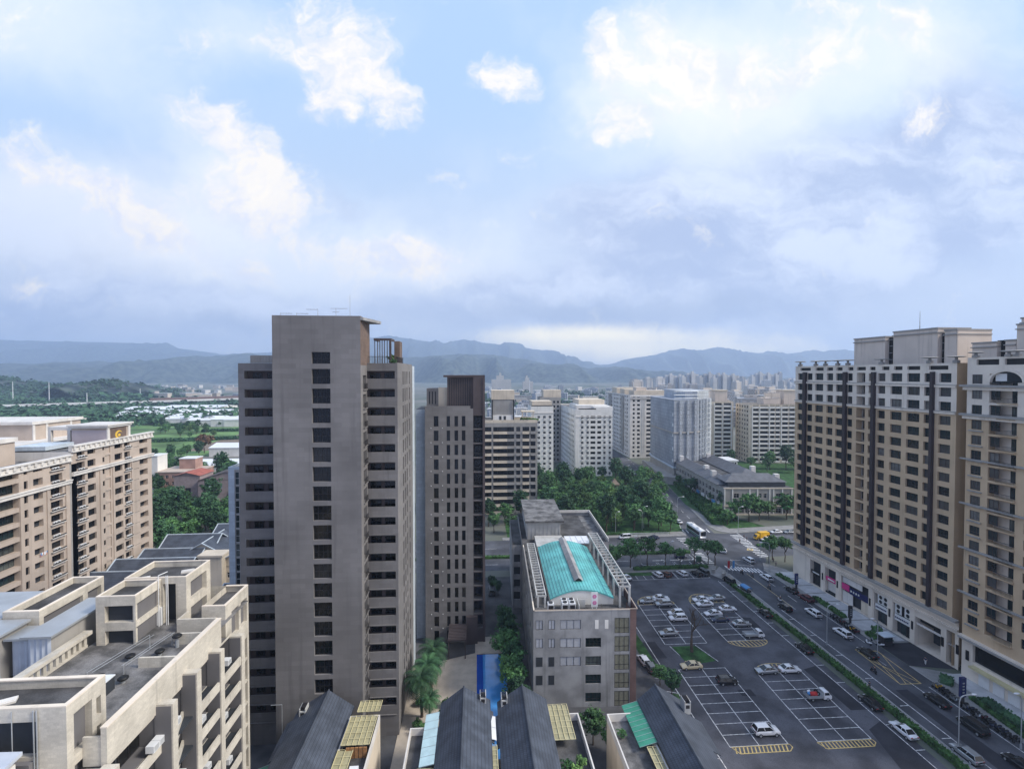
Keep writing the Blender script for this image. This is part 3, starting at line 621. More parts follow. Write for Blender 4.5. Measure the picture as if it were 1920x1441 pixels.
# ---- second taupe tower
T2 = Bld('apartment_tower', 'shorter taupe apartment tower with narrow slot windows and a dark rooftop cabin', 'tower', (-12.03, 116, -4.74), mats=('tower',)); T2.o.scale = (1.074,) * 3; q2 = 3.16
wz = [(52.4 - q2 * k, 54.7 - q2 * k) for k in range(16)]
T2.facade((0, 0), 0, 10.5, 0, 56.3, [(x, w, wz, .4, Win(1, 0, 'frame_dark', 'glass_dark'), None) for x, w in ((1.88, 1.05), (4.7, .75), (6.4, .8), (8.0, .8))])
rail3 = lambda b, P, a, x, w, za, zb, dp: b.fill('balcony', ('rail', round(w, 2), 1.1, dp, 'tower', 'frame_dark'), mtxat(P, a, x, za, .05))
T2.reveal = 'dark_recess'; T2.facade((10.5, 0), 0, 2.1, 0, 63.2, [(.05, 2.0, [(51.75 - q2 * k, 54.75 - q2 * k) for k in range(15)], 1.6, [rail3, lambda b, P, a, x, w, za, zb, dp: b.fill('glass_door', ('win', 1.6, 2.3, 2, 0, 'frame_dark', 'glass_dark'), mtxat(P, a, x + .15, za + .2, dp - .1))], 'dark_recess')], 'tower_dark'); T2.reveal = ''; T2.facade((12.6, -.15), 0, .5, 0, 63.2, [], 'tower_dark'); T2.facade((12.6, .0), -90, .15, 0, 63.2, [], 'tower_dark')
T2.facade((13.1, 0), 90, 18, 0, 63.6, []); T2.facade((13.1, 18), 180, 13.1, 0, 56.3, []); T2.facade((0, 18), -90, 18, 0, 56.3, [])
T2.mb.quad((0, 0, 56.28), (10.5, 0, 56.28), (10.5, 18, 56.28), (0, 18, 56.28), m=T2.mi('roof_grey'))
T2.box(0, 9.9, 0, .25, 56.303, 56.9); T2.box(0, .25, .253, 18, 56.303, 56.9)
T2.facade((4.8, .9), 0, 5.7, 56.3, 63.2, [(.4 + i * .5, .18, [(56.6, 62.9)], .12, None, 'dark_recess') for i in range(10)], 'tower_dark')
T2.facade((4.8, 10), -90, 9.1, 56.3, 63.2, [], 'tower_dark'); T2.facade((12.4, 10), 180, 7.6, 56.3, 63.2, [], 'tower_dark'); T2.box(4.0, 13.09, .3, 10.6, 63.203, 63.65, 'tower_dark')
T2.facade((.2, 2), 0, 2.6, 56.3, 60.7, [(.5 + i * .65, .25, [(57.2, 60.0)], .2, None, 'dark_recess') for i in range(3)]); T2.facade((2.8, 2), 0, 2.0, 56.3, 60.9, [], 'beige'); T2.facade((2.8, 2), 90, 5, 60.7, 60.9, []); T2.facade((.2, 7), -90, 5, 56.3, 60.7, []); T2.mb.quad((.2, 2, 60.7), (4.8, 2, 60.7), (4.8, 7, 60.7), (.2, 7, 60.7), m=T2.mi('roof_grey'))  # beige right part: lit side of the roof box painted lighter
T2.facade((-2.3, 2.4), 0, 2.3, 0, 56.0, [], 'white_tile'); T2.facade((-2.3, 14), -90, 11.6, 0, 56.0, [], 'white_tile'); T2.mb.quad((-2.3, 2.4, 56), (0, 2.4, 56), (0, 14, 56), (-2.3, 14, 56), m=T2.mi('roof_grey'))
T2.finish()
a = MB(); a.box(5.2, 9.0, -6.5, -.1, 8.4, 8.7); [a.box(x, x + .2, -6.4, -6.2, 4.5, 8.4) for x in (5.3, 8.7)]; [a.box(5.3, 8.9, -6.3 + i * .6, -6.15 + i * .6, 8.703, 8.85) for i in range(10)]; a.build('entrance_canopy', 'tower_dark', T2.o)
a = MB(); a.box(8.9, 11.4, -.9, -.01, 4.3, 10.5); a.build('podium', 'tower_dark', T2.o)
a = MB(); [a.box(x - .09, x + .09, -.12, -.005, 52 - q2 * k, 52.15 - q2 * k) for k in range(16) for x in (1.3, 3.8)]; structure(a.build('wall_light', 'white_metal', T2.o), 'stuff')
# ---- lower block behind the main tower, only its white return shows
T3 = Bld('apartment_block', 'pale tiled block edge with green glass showing behind the left of the taupe tower', 'building', (-54.6, 112), mats=('white_tile',))
T3.facade((0, 0), 0, 1.3, 0, 42.8, []); T3.facade((1.3, 0), 0, 12, 0, 42.8, [(.1, .9, [(1 + 3.2 * k, 3.9 + 3.2 * k) for k in range(13)], .2, Win(1, .5, 'frame_white', 'glass_teal'), None)], 'grey_wall'); T3.facade((0, 14), -90, 14, 0, 42.8, []); T3.roof(0, 13.3, 0, 14, 42.8, par=.6); T3.finish()
# ---- sports hall with the teal vault
SH = Bld('sports_hall', 'grey concrete hall with a teal vaulted roof and rooftop pergolas', 'building', (10.8, 92), R(-2.2), mats=('concrete',)); pz = 3.55
M['glass_blind'] = mat('window_with_drawn_blind', (.42, .43, .46), .2, .06, 2, spec=.5, objrand=.15); M['glass_olive'] = mat('olive_strip_window', (.20, .195, .15), .15, .1, 2, spec=.5, objrand=.15)
rz_ = [(15.15 - pz * k, 16.95 - pz * k) for k in range(5)]; W_ = Win(2, 0, 'frame_dark', 'glass_blind'); W3 = Win(3, 0, 'frame_dark', 'glass_blind'); WD = Win(2, 0, 'frame_dark', 'glass_teal')
SH.facade((0, 0), 0, 18.6, 0, 18.7, [(.45, 1.35, rz_[:2], .15, W_, None), (2.85, 1.25, rz_[:2], .15, W_, None), (5.1, 4.0, rz_[:3], .15, W3, None), (10.0, 3.0, rz_[1:], .25, Win(4, .3, 'frame_dark', 'glass_teal'), None), (15.6, 2.85, [(z0 - .9, z1 + .25) for z0, z1 in rz_], .12, Win(3, .35, 'frame_dark', 'glass_olive'), None)])
SH.facade((18.6, -.05), 0, 1.2, 0, 18.9, [], 'brick'); SH.facade((19.8, -.05), 90, 36, 0, 18.9, [], 'brick'); SH.facade((18.6, 3), -90, 3.05, 0, 18.9, [], 'brick')
for k, z in enumerate((rz_[2], rz_[3])): SH.box(.5, 1.75, -.04, -.004, z[0], z[1], 'dark_recess'); SH.box(2.9, 4.0, -.04, -.004, z[0], z[1], 'dark_recess')
for x in (11.8, 13.7): SH.box(x, x + .7, -.03, -.004, rz_[0][0], rz_[0][1] - .1, 'white_wall')
lz = [(15 - pz * k, 16.4 - pz * k) for k in range(4)]
SH.facade((0, 66), -90, 66, 0, 18.7, [(8 + i * 7, 2.2, lz, .3, Win(2, 0, 'frame_dark', 'glass_dark', far=True), None) for i in range(8)])
SH.facade((23.4, 38), 90, 28, 0, 18.7, []); SH.facade((19.8, 38), 0, 3.6, 0, 18.7, []); SH.facade((23.4, 66), 180, 23.4, 0, 18.7, [])
SH.mb.quad((.003, .003, 17.6), (19.7, .003, 17.6), (19.7, 65.9, 17.6), (.003, 65.9, 17.6), m=SH.mi('roof_dark')); SH.mb.quad((19.7, 38, 17.6), (23.39, 38, 17.6), (23.39, 65.9, 17.6), (19.7, 65.9, 17.6), m=SH.mi('roof_grey'))
for bx in ((0, .25, .25, 36), (.25, 18.6, 0, .25)): SH.box(bx[0], bx[1], bx[2], bx[3], 18.703, 18.8, 'tan_cream')
SH.box(0, 19.85, -.12, -.055, 18.9, 19.05, 'pink'); SH.box(19.86, 20.0, -.12, 36, 18.9, 19.05, 'pink')
SH.box(23.2, 23.399, 38.3, 65.7, 18.703, 19.5, 'pink_lt'); SH.box(12, 23.399, 65.7, 65.99, 18.703, 19.5, 'pink_lt')
SH.facade((-2.6, 40), 0, 2.6, 0, 17.4, [(.4, 1.7, [(2.4 + 3.4 * k, 4.6 + 3.4 * k) for k in range(4)], .6, None, 'dark_recess')]); SH.facade((-2.6, 66), -90, 26, 0, 17.4, []); SH.mb.quad((-2.6, 40, 16.6), (0, 40, 16.6), (0, 66, 16.6), (-2.6, 66, 16.6), m=SH.mi('roof_dark'))
SH.finish()
x0, x1, y0, y1 = 3.7, 16.5, 4.6, 33.5; V = MB(); N_ = 20; rr = lambda t: (x0 + (x1 - x0) * t, 19.0 + 1.75 * math.sin(math.pi * t) ** .9)
for i in range(N_):
    (a0, b0), (a1, b1) = rr(i / N_), rr((i + 1) / N_)
    V.quad((a0, y0, b0), (a1, y0, b1), (a1, y1, b1), (a0, y1, b0)); V.quad((a0, y0, b0 - .3), (a1, y0, b1 - .3), (a1, y0, b1), (a0, y0, b0)); V.box(a1 - .04, a1 + .04, y0, y1, b1 + .004, b1 + .07)
V.quad((x0, y0, 18.7), (x0, y0, 19), (x0, y1, 19), (x0, y1, 18.7)); vr = V.build('vaulted_roof', 'teal', SH.o)
A = MB()
for i in range(N_): (a0, b0), (a1, b1) = rr(i / N_), rr((i + 1) / N_); A.quad((a0, y0 + .15, 17.6), (a1, y0 + .15, 17.6), (a1, y0 + .15, b1 - .05), (a0, y0 + .15, b0 - .05))
A.quad((x0 + .05, y0, 17.6), (x0 + .05, y1, 17.6), (x0 + .05, y1, 19), (x0 + .05, y0, 19)); A.build('gable_wall', 'white_wall', SH.o)
A = MB(); xm = (x0 + x1) / 2; yA, yB = 8.2, 34.2; A.box(xm - .55, xm - .45, yA + .3, yB, 20.5, 21.1); A.box(xm + .45, xm + .55, yA + .3, yB, 20.5, 21.1)
A.quad((xm - .95, yA, 20.95), (xm, yA, 21.55), (xm, yB, 21.55), (xm - .95, yB, 20.95), m=1); A.quad((xm, yA, 21.55), (xm + .95, yA, 20.95), (xm + .95, yB, 20.95), (xm, yB, 21.55), m=1); A.quad((xm - .6, yA + .3, 20.5), (xm + .6, yA + .3, 20.5), (xm + .6, yA + .3, 21.0), (xm, yA + .3, 21.45), (xm - .6, yA + .3, 21.0), m=2); A.build('ridge_vent', ['dark_recess', 'concrete', 'frame_dark'], vr)
def ladder(xa, xb, ya, yb, z, n, post, name):
    a = MB(); a.box(xa, xa + .22, ya, yb, z, z + .4); a.box(xb - .22, xb, ya, yb, z, z + .4)
    for i in range(n): y = ya + (yb - ya) * i / (n - 1); a.box(xa + .223, xb - .223, y - .09, y + .09, z + .05, z + .35)
    for i in range(0, n, 3):
        y = ya + (yb - ya) * i / (n - 1)
        for x in post: a.box(x, x + .4, y - .2, y + .2, 17.6, z)
    a.build(name, 'concrete_lt', SH.o)
ladder(.9, 2.9, 4, 34, 19.6, 22, (1.0, 2.4), 'pergola'); ladder(17.2, 19.7, 3.5, 36, 21.5, 20, (17.3, 19.2), 'pergola')
a = MB(); a.box(1.6, 11, 44, 66.4, 17.6, 22.4); [a.box(1.9 + i * 1.1, 2.0 + i * 1.1, 43.9, 43.997, 17.6, 22.2) for i in range(9)]; a.build('stair_tower', 'concrete_lt', SH.o)
a = MB(); a.box(1.1, 12.0, 43.2, 67, 22.403, 22.9); a.build('stair_tower_roof', 'roof_grey', SH.o)
a = MB(); a.box(11.5, 17.8, 34.6, 40.5, 19.4, 19.55); [a.box(11.5 + i * 1.55, 11.56 + i * 1.55, 34.6, 40.5, 19.553, 19.65) for i in range(5)]; [a.box(x, x + .15, y, y + .15, 17.6, 19.4) for x in (11.6, 17.5) for y in (34.8, 40.2)]; a.build('skylight', 'white_metal', SH.o)
a = MB(); a.box(3.6, 11.2, 34.6, 43.1, 17.6, 18.9); a.build('roof_slab', 'concrete_lt', SH.o)
for i, (x, y) in enumerate(((2.9, 1.2), (5.7, 1.3), (7.1, 1.3), (5.7, 2.6), (7.1, 2.6))):
    a = MB(); a.box(x, x + 1.2, y, y + 1.1, 17.6, 19.5); a.tube((x + .6, y + .55, 19.5), (x + .6, y + .55, 19.65), .42, .42, 10, 1); a.quad((x + .1, y - .01, 17.8), (x + 1.1, y - .01, 17.8), (x + 1.1, y - .01, 19.2), (x + .1, y - .01, 19.2), m=1); a.build('air_handling_unit', ['white_metal', 'frame_dark'], SH.o)
t = thing('roof_sign', 'white upright panel with two pink flower rosettes on the teal hall roof', 'sign', SH.o.matrix_basis @ Vector((11.6, 2.6, 17.6)), R(-2.2)); a = MB(); a.box(0, 1.3, 0, .12, .5, 3.4); [a.box(x, x + .1, .02, .1, 0, .5) for x in (.2, 1.0)]; a.build('board', 'white_metal', t)
for zc in (1.35, 2.6):
    a = MB()
    for j in range(6): th = j * math.pi / 3; a.ell((.65 + .24 * math.cos(th), -.012, zc + .24 * math.sin(th)), .2, .012, .2, 8, 4)
    a.build('rosette', paint('pink_print', (.62, .22, .40)), t)
a = MB(); a.box(8.9, 9.05, .9, 4, 17.6, 19.3); a.box(9.1, 10.6, 3.6, 3.7, 17.6, 19.2); a.build('screen_wall', 'concrete_lt', SH.o)
# ---- cream building in the foreground
CB = Bld('apartment_building', 'cream tiled apartment building with a flat dark roof and balcony fins, bottom left corner', 'building', (-46, 43), mats=('cream',)); RZ = 31.6
X = lambda x: x + 46; Y = lambda y: y - 43
rec = lambda z0, z1: [(z0, z1)]
# penthouse nearest the camera
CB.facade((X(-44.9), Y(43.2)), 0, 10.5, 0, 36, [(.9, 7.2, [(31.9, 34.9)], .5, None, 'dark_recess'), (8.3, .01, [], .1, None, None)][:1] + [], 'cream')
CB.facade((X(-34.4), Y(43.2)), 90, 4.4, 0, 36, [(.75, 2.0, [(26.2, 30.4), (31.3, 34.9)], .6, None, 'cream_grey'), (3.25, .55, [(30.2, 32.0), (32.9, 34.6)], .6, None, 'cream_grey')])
CB.facade((X(-34.4), Y(47.6)), 180, 12.6, RZ, 36, []); CB.facade((X(-47), Y(47.6)), -90, 4.0, 0, 36, [])
CB.facade((X(-47), Y(43.6)), 0, 2.1, 0, 36, []); CB.facade((X(-44.9), Y(43.6)), -90, .4, 0, 36, [])
CB.mb.quad((X(-47), Y(43.6), 35.2), (X(-34.4), Y(43.21), 35.2), (X(-34.4), Y(47.6), 35.2), (X(-47), Y(47.6), 35.2), m=CB.mi('roof_dark'))
for bx in ((-44.9, -34.4, 43.2, 43.6), (-34.8, -34.4, 43.6, 47.2), (-47, -34.4, 47.2, 47.6), (-47, -46.7, 43.9, 47.2), (-47, -44.9, 43.6, 43.9)): CB.box(X(bx[0]), X(bx[1]), Y(bx[2]), Y(bx[3]), 36.003, 36.12, 'tan_cream')
for bx in ((-44.6, -34.7, 43.22, 43.5), (-34.7, -34.42, 43.22, 47.58), (-46.98, -34.7, 47.3, 47.58), (-46.98, -46.7, 43.62, 47.3)): CB.box(X(bx[0]), X(bx[1]), Y(bx[2]), Y(bx[3]), 35.203, 36.0, 'cream')
# roof deck with parapets
CB.mb.quad((X(-46), Y(47.6), RZ), (X(-32.5), Y(47.6), RZ), (X(-32.5), Y(72), RZ), (X(-46), Y(72), RZ), m=CB.mi('roof_grey'))
CB.box(X(-32.8), X(-32.3), Y(44.7), Y(64), 29.6, 33.0); CB.box(X(-32.85), X(-32.25), Y(44.7), Y(64), 33.003, 33.12, 'tan_cream')
CB.box(X(-34.397), X(-32.803), Y(44.8), Y(45.0), 29.6, 32.2); CB.box(X(-37.2), X(-32.803), Y(56.2), Y(56.45), RZ, 32.7); CB.box(X(-35.6), X(-32.803), Y(60.8), Y(61.05), RZ, 32.9)
CB.box(X(-37.5), X(-32.803), Y(63.7), Y(63.95), RZ, 33.2); CB.box(X(-37.5), X(-37.25), Y(63.95), Y(66), RZ, 33.2)
CB.box(X(-46.3), X(-46), Y(47.6), Y(61), 29, 31.9); CB.box(X(-46.5), X(-45.6), Y(47.6), Y(61.2), 33.1, 33.5)
for i in range(17): CB.box(X(-46.25), X(-46), Y(48 + i * .78), Y(48.4 + i * .78), 31.9, 33.1, 'cream')
# second penthouse
def pent(x0, x1, y0, y1, z, rp, fc=None):
    CB.facade((X(x0), Y(y0)), 0, x1 - x0, RZ - 1, z, fc or [], 'cream'); CB.facade((X(x1), Y(y0)), 90, y1 - y0, RZ - 1, z, rp, 'cream'); CB.facade((X(x1), Y(y1)), 180, x1 - x0, RZ - 1, z, []); CB.facade((X(x0), Y(y1)), -90, y1 - y0, RZ - 1, z, [])
    CB.mb.quad((X(x0), Y(y0), z - .7), (X(x1), Y(y0), z - .7), (X(x1), Y(y1), z - .7), (X(x0), Y(y1), z - .7), m=CB.mi('roof_dark'))
    for bx in ((x0, x1, y0, y0 + .25), (x0, x1, y1 - .25, y1), (x0, x0 + .25, y0 + .25, y1 - .25), (x1 - .25, x1, y0 + .25, y1 - .25)): CB.box(X(bx[0]), X(bx[1]), Y(bx[2]), Y(bx[3]), z + .003, z + .1, 'tan_cream')
    for bx in ((x0 + .02, x1 - .02, y0 + .02, y0 + .2), (x0 + .02, x1 - .02, y1 - .2, y1 - .02), (x0 + .02, x0 + .2, y0 + .2, y1 - .2), (x1 - .2, x1 - .02, y0 + .2, y1 - .2)): CB.box(X(bx[0]), X(bx[1]), Y(bx[2]), Y(bx[3]), z - .697, z, 'cream')
pent(-45.2, -40.7, 61.2, 66.0, 37.4, [(.05, 4.5, [(31.4, 33.6), (34.2, 36.4)], .35, None, 'cream_grey')], [(1.0, 3.3, [(34.3, 36.3), (31.4, 33.3)], .6, None, 'dark_recess')]); pent(-45.2, -37.6, 66.0, 71.8, 37.6, [(1.0, 3.8, [(30.9, 33.2), (34.2, 36.6)], .6, None, 'cream_grey')], [(4.7, 1.6, [(31.2, 36.8)], 1.2, None, 'dark_recess')])
a = MB(); a.box(X(-41.6), X(-40.5), Y(65.6), Y(65.9), RZ, RZ + 2.3); a.build('roof_door', 'white_metal', CB.o)
# long right facade: body, floor bands, fins
bz = [(29.3 - 3.2 * (k + 1) + .25, 29.3 - 3.2 * k) for k in range(9)]
doorf = lambda b, P, a, x, w, za, zb, dp: [b.fill('glass_door', ('win', round(w / 2 - .3, 2), 2.3, 2, 0, 'frame_dark', 'glass_dark'), mtxat(P, a, x + .2 + i * w / 2, za + .15, dp - .12)) for i in (0, 1)]
fins = (43.7, 51.3, 55.8, 61.0, 66.4)
cols = [(a + 1.0 - 44.6, b - a - 1.0, bz, 1.5, doorf, 'dark_recess') for a, b in zip(fins[:5], fins[1:5])]
CB.reveal = 'cream_grey'; CB.facade((X(-32.5), Y(44.6)), 90, 22.4, 0, 29.6, cols, 'cream'); CB.reveal = ''; CB.facade((X(-34.4), Y(44.6)), 0, 1.9, 0, 29.6, [], 'cream')  # grey reveals put the shade inside the balconies into the wall colour
# stepped far-right block
CB.facade((X(-36), Y(66.5)), 0, 3.0, 26, 33.4, []); CB.facade((X(-33.0), Y(66.5)), 90, 6.5, 27.6, 33.4, [(1.6, 2.0, [(28.4, 31.9)], .5, None, 'cream_grey'), (4.2, 1.8, [(28.4, 31.9)], .5, None, 'cream_grey')]); CB.facade((X(-33.0), Y(67.3)), 90, 5.7, 0, 27.6, [(.9, 4.3, bz[1:], 1.5, doorf, 'dark_recess')]); CB.facade((X(-33.0), Y(73)), 180, 13.0, 0, 33.4, []); CB.mb.quad((X(-36), Y(66.5), 32.5), (X(-33.0), Y(66.5), 32.5), (X(-33.0), Y(73), 32.5), (X(-36), Y(73), 32.5), m=CB.mi('roof_dark')); CB.facade((X(-36), Y(73)), -90, 6.5, RZ, 33.4, [])
for bx in ((-36, -33.0, 66.5, 66.8), (-33.3, -33.0, 66.8, 73), (-36, -33.3, 72.7, 73)): CB.box(X(bx[0]), X(bx[1]), Y(bx[2]), Y(bx[3]), 33.403, 33.52, 'tan_cream')
CB.box(X(-32.497), X(-31.2), Y(43.7), Y(44.597), 0, 29.9, 'cream'); CB.box(X(-32.3), X(-31.35), Y(43.64), Y(43.697), 0, 29.7, 'cream_grey')  # grey plate paints the shaded front of the cream fin
for i, f in enumerate(fins[1:]): CB.box(X(-32.497), X(-30.7 - .08 * i), Y(f), Y(f + .85), 0, (30.6, 31.0, 30.4, 29.4, 28.4)[i], 'cream'); CB.box(X(-32.45), X(-30.85 - .08 * i), Y(f - .06), Y(f - .003), 0, (30.4, 30.8, 30.2, 29.2, 28.2)[i], 'cream_grey')  # each cream fin gets a grey plate as its painted shaded face
for a_, b_ in zip(fins, fins[1:]):
    for k in range(9):
        z = 29.3 - 3.2 * (k + 1); dxx = -31.0 if a_ > 50 else -31.8
        if b_ > 70 and k == 0: continue
        o = MB(); (o.prism([(X(-31.2), Y(52.2)), (X(-30.95), Y(52.2)), (X(-32.2), Y(55.7)), (X(-32.45), Y(55.7))], z - .5, z + .75) if a_ == 51.3 else o.box(X(dxx - .25), X(dxx), Y(a_ + 1.0), Y(b_ - .07), z - .42, z + .62)); o.box(X(-32.49), X(dxx - .253), Y(a_ + 1.0), Y(b_ - .07), z - .1, z + .15, 1); o.build('balcony', ['cream', 'dark_recess'], CB.o)  # balcony floors coloured dark to stand for the shade of enclosed balconies
for (y, k) in ((49.6, 0), (50.5, 0), (49.8, 1), (50.4, 2), (53.2, 0), (54, 2), (53, 3), (58, 1), (59, 3), (63, 2), (64, 0), (64, 4), (49.4, 3)):
    z = 29.3 - 3.2 * (k + 1); o = MB(); o.box(X(-32.3), X(-31.5), Y(y), Y(y + .85), z + .78, z + 1.45); [o.box(X(-31.49), X(-31.48), Y(y + .1 + q * .14), Y(y + .16 + q * .14), z + .85, z + 1.38, 1) for q in range(5)]; o.build('air_conditioner', ['white_metal', 'galv'], CB.o)
CB.finish()
a = MB(); a.bar([(X(-36.9), Y(43.1), 35.9), (X(-36.9), Y(43.1), 24)], .06); a.bar([(X(-36.65), Y(43.1), 35.9), (X(-36.65), Y(43.1), 24)], .06); a.bar([(X(-41.2), Y(43.1), 35.9), (X(-41.2), Y(43.1), 31.9)], .04); a.bar([(X(-38.6), Y(43.1), 35.9), (X(-38.6), Y(43.1), 29)], .04); a.build('drain_pipe', 'galv', CB.o)
a = MB(); a.box(X(-44.0), X(-37.0), Y(42.7), Y(43.19), 30.2, 31.6); a.build('window_ledge', 'cream_grey', CB.o)
a = MB(); a.bar([(X(-40.6), Y(65.3), RZ), (X(-40.6), Y(65.3), 38.2), (X(-40.2), Y(66.5), 38.2)], .05); a.bar([(X(-39.9), Y(65.7), RZ), (X(-39.9), Y(65.7), 38.0)], .05); a.bar([(X(-39.7), Y(65.7), RZ), (X(-39.7), Y(65.7), 38.0)], .05); a.build('roof_pipe', 'white_metal', CB.o)
for i, (x, y, lab) in enumerate(((-38.6, 52.6, 'round black roof ventilator on a pole above the dark plinth box'), (-37.0, 53.6, 'round black roof ventilator at the foot of the nearer pipe frame'), (-39.1, 57.8, 'round black roof ventilator between the two pipe frames'), (-36.4, 58.6, 'round black roof ventilator beside the right parapet'), (-35.4, 60.2, 'dark turbine ventilator on the small white box by the right parapet'))):
    t = thing('roof_ventilator', lab, 'ventilator', (x, y, RZ), 0, 'ventilators on the cream roof'); a = MB(); a.tube((0, 0, 0), (0, 0, .35 if i != 4 else .9), .2, .2, 8); a.build('neck', 'galv', t); a = MB(); z = .5 if i not in (0, 4) else 1.35; a.ell((0, 0, z), .52, .52, .24, 14, 8); a.build('dome', 'black', t, True)
t = tag((lambda b: (b.box(-.7, .7, -1.1, 1.1, 0, 1.35, 0), b.box(-.75, .75, -1.15, 1.15, 1.353, 1.45, 1), b.build('roof_plinth', ['dark_recess', 'white_metal']))[2])(MB()), 'dark box plinth with a white cap standing on the cream roof', 'plinth'); t.location = (-37.9, 51.6, RZ)
t = thing('roof_pipe_frame', 'thin pale pipe frame standing on posts across the cream roof', 'pipes', (-38.9, 53, RZ)); a = MB(); a.bar([(-1.2, 0, 1.6), (.4, 7.2, 1.6)], .028); a.bar([(-.7, 0, 1.6), (.9, 7.2, 1.6)], .028); a.bar([(1.5, 1, 1.6), (2.6, 7.5, 1.6)], .028); a.bar([(1.9, 1, 1.6), (3.0, 7.5, 1.6)], .028); a.build('pipe_run', 'galv', t); a = MB(); [a.tube((x, y, 0), (x, y, 1.6), .04) for x, y in ((-1.2, 0), (.4, 7.2), (1.7, 1), (2.8, 7.4))]; a.build('post', 'galv', t)
for x, y, w, d, lab in ((-43.4, 44.6, 1.9, 1.0, 'pale rooftop hatch lying on the left of the near penthouse roof'), (-41.2, 45.4, 1.6, .9, 'pale rooftop hatch beside the white vent on the near penthouse roof')):
    o = MB(); o.obox((0, 0), w, d, 0, .18, .5); o.obox((0, 0), w - .3, d - .3, .183, .24, .5); t = tag(o.build('roof_hatch', 'pink_lt'), lab, 'hatch', 'hatches on the near penthouse roof'); t.location = (x, y, 35.2)
for (x, y, z, lab) in ((-44, 68, 36.7, 'pale rooftop hatch on the front of the second penthouse roof'), (-39.4, 69.6, 36.9, 'pale rooftop hatch near the right end of the second penthouse roof')):
    o = MB(); o.obox((0, 0), 1.5, .9, 0, .2, .4); o.obox((0, 0), 1.2, .6, .203, .26, .4); t = tag(o.build('roof_hatch', 'pink_lt'), lab, 'hatch', 'hatches on the second penthouse roof'); t.location = (x, y, z)
t = thing('red_banner', 'crumpled red cloth hanging from the ledge under the penthouse window', 'cloth', (-41.5, 42.6, 31.7)); o = MB(); n_ = 8
for i in range(n_):
    for j in range(6): w = lambda i, j: (-.3 + .1 * j + .08 * math.sin(i * 1.3) - (.12 * (i - 3) if i < 3 else 0), -.1 - .06 * math.sin(j * 2.1 + i), .7 - .24 * i); o.quad(w(i, j), w(i, j + 1), w(i + 1, j + 1), w(i + 1, j))
o.build('cloth', 'red', t)
# ---- second cream block with corrugated sheds
C2 = Bld('apartment_building', 'cream block with pale corrugated steel roof sheds behind the near cream building', 'building', (-68, 50), mats=('cream',))
C2.facade((0, 0), 0, 20.5, 0, 30, []); C2.facade((20.5, 0), 90, 24, 0, 30, []); C2.mb.quad((0, 0, 30), (20.5, 0, 30), (20.5, 24, 30), (0, 24, 30), m=C2.mi('roof_dark')); C2.facade((20.5, 24), 180, 20.5, 0, 30, []); C2.facade((0, 24), -90, 24, 0, 30, [])
C2.facade((13, 10.6), 0, 4.0, 29, 36.2, [(.7, 2.0, [(31, 34)], .6, None, 'dark_recess')]); C2.facade((17, 10.6), 90, 10, 29, 36.2, [(.6, 5.8, [(33.2, 35.3)], .35, None, 'cream_grey'), (7.2, 2.3, [(32.2, 35.3)], .5, None, 'cream_grey')]); C2.facade((13, 20.6), -90, 10, 29, 36.2, []); C2.facade((17, 20.6), 180, 4, 29, 36.2, []); C2.mb.quad((13, 10.6, 35.5), (17, 10.6, 35.5), (17, 20.6, 35.5), (13, 20.6, 35.5), m=C2.mi('roof_dark'))
for bx in ((13, 17, 10.6, 10.95), (13, 13.35, 10.95, 20.25), (16.65, 17, 10.95, 20.25), (13, 17, 20.25, 20.6)): C2.box(*bx, 36.203, 36.3, 'tan_cream'); C2.box(bx[0] + .02, bx[1] - .02, bx[2] + .02, bx[3] - .02, 35.503, 36.2, 'cream')
C2.finish()
def corr(x0, x1, y0, y1, z0, z1, par):
    o = MB(); n = int((x1 - x0) / .5)
    for i in range(n):
        xa = x0 + (x1 - x0) * i / n; xb = x0 + (x1 - x0) * (i + 1) / n; xm_ = (xa + xb) / 2; o.quad((xa, y0, z0), (xm_, y0 - .12, z0), (xm_, y0 - .12, z1), (xa, y0, z1)); o.quad((xm_, y0 - .12, z0), (xb, y0, z0), (xb, y0, z1), (xm_, y0 - .12, z1))
    o.quad((x1, y0, z0), (x1, y1, z0), (x1, y1, z1), (x1, y0, z1), m=1); o.box(x0 - .4, x1 + .5, y0 - .6, y1, z1 + .003, z1 + .25, 2); o.build('steel_shed', ['corrugated', 'grey_wall', 'galv'], par)
corr(5, 12.4, 7.2, 18, 30, 35.3, C2.o); corr(12.95, 15.8, 7.1, 10.4, 28, 35.25, C2.o); corr(16.4, 18.3, 7.9, 10.3, 26, 34.5, C2.o); corr(18.85, 21.2, 7.0, 16, 30, 35.1, C2.o)
t = thing('roof_shed', 'pale metal roofed shed in the bottom left corner below the penthouse', 'shed', (-43.6, 40.2, 0)); o = MB(); o.box(-6, 6.2, -3.5, 1.8, 0, 32.3); o.build('wall', 'white_wall', t); o = MB(); o.quad((-6.2, -3.7, 32.8), (6.5, -3.7, 32.5), (6.5, 2.1, 33.1), (-6.2, 2.1, 33.4)); o.quad((6.5, -3.7, 32.2), (6.5, 2.1, 32.8), (6.5, 2.1, 33.1), (6.5, -3.7, 32.5)); o.quad((-6.2, -3.7, 32.5), (6.5, -3.7, 32.2), (6.5, -3.7, 32.5), (-6.2, -3.7, 32.8)); o.build('roof', 'corrugated', t)
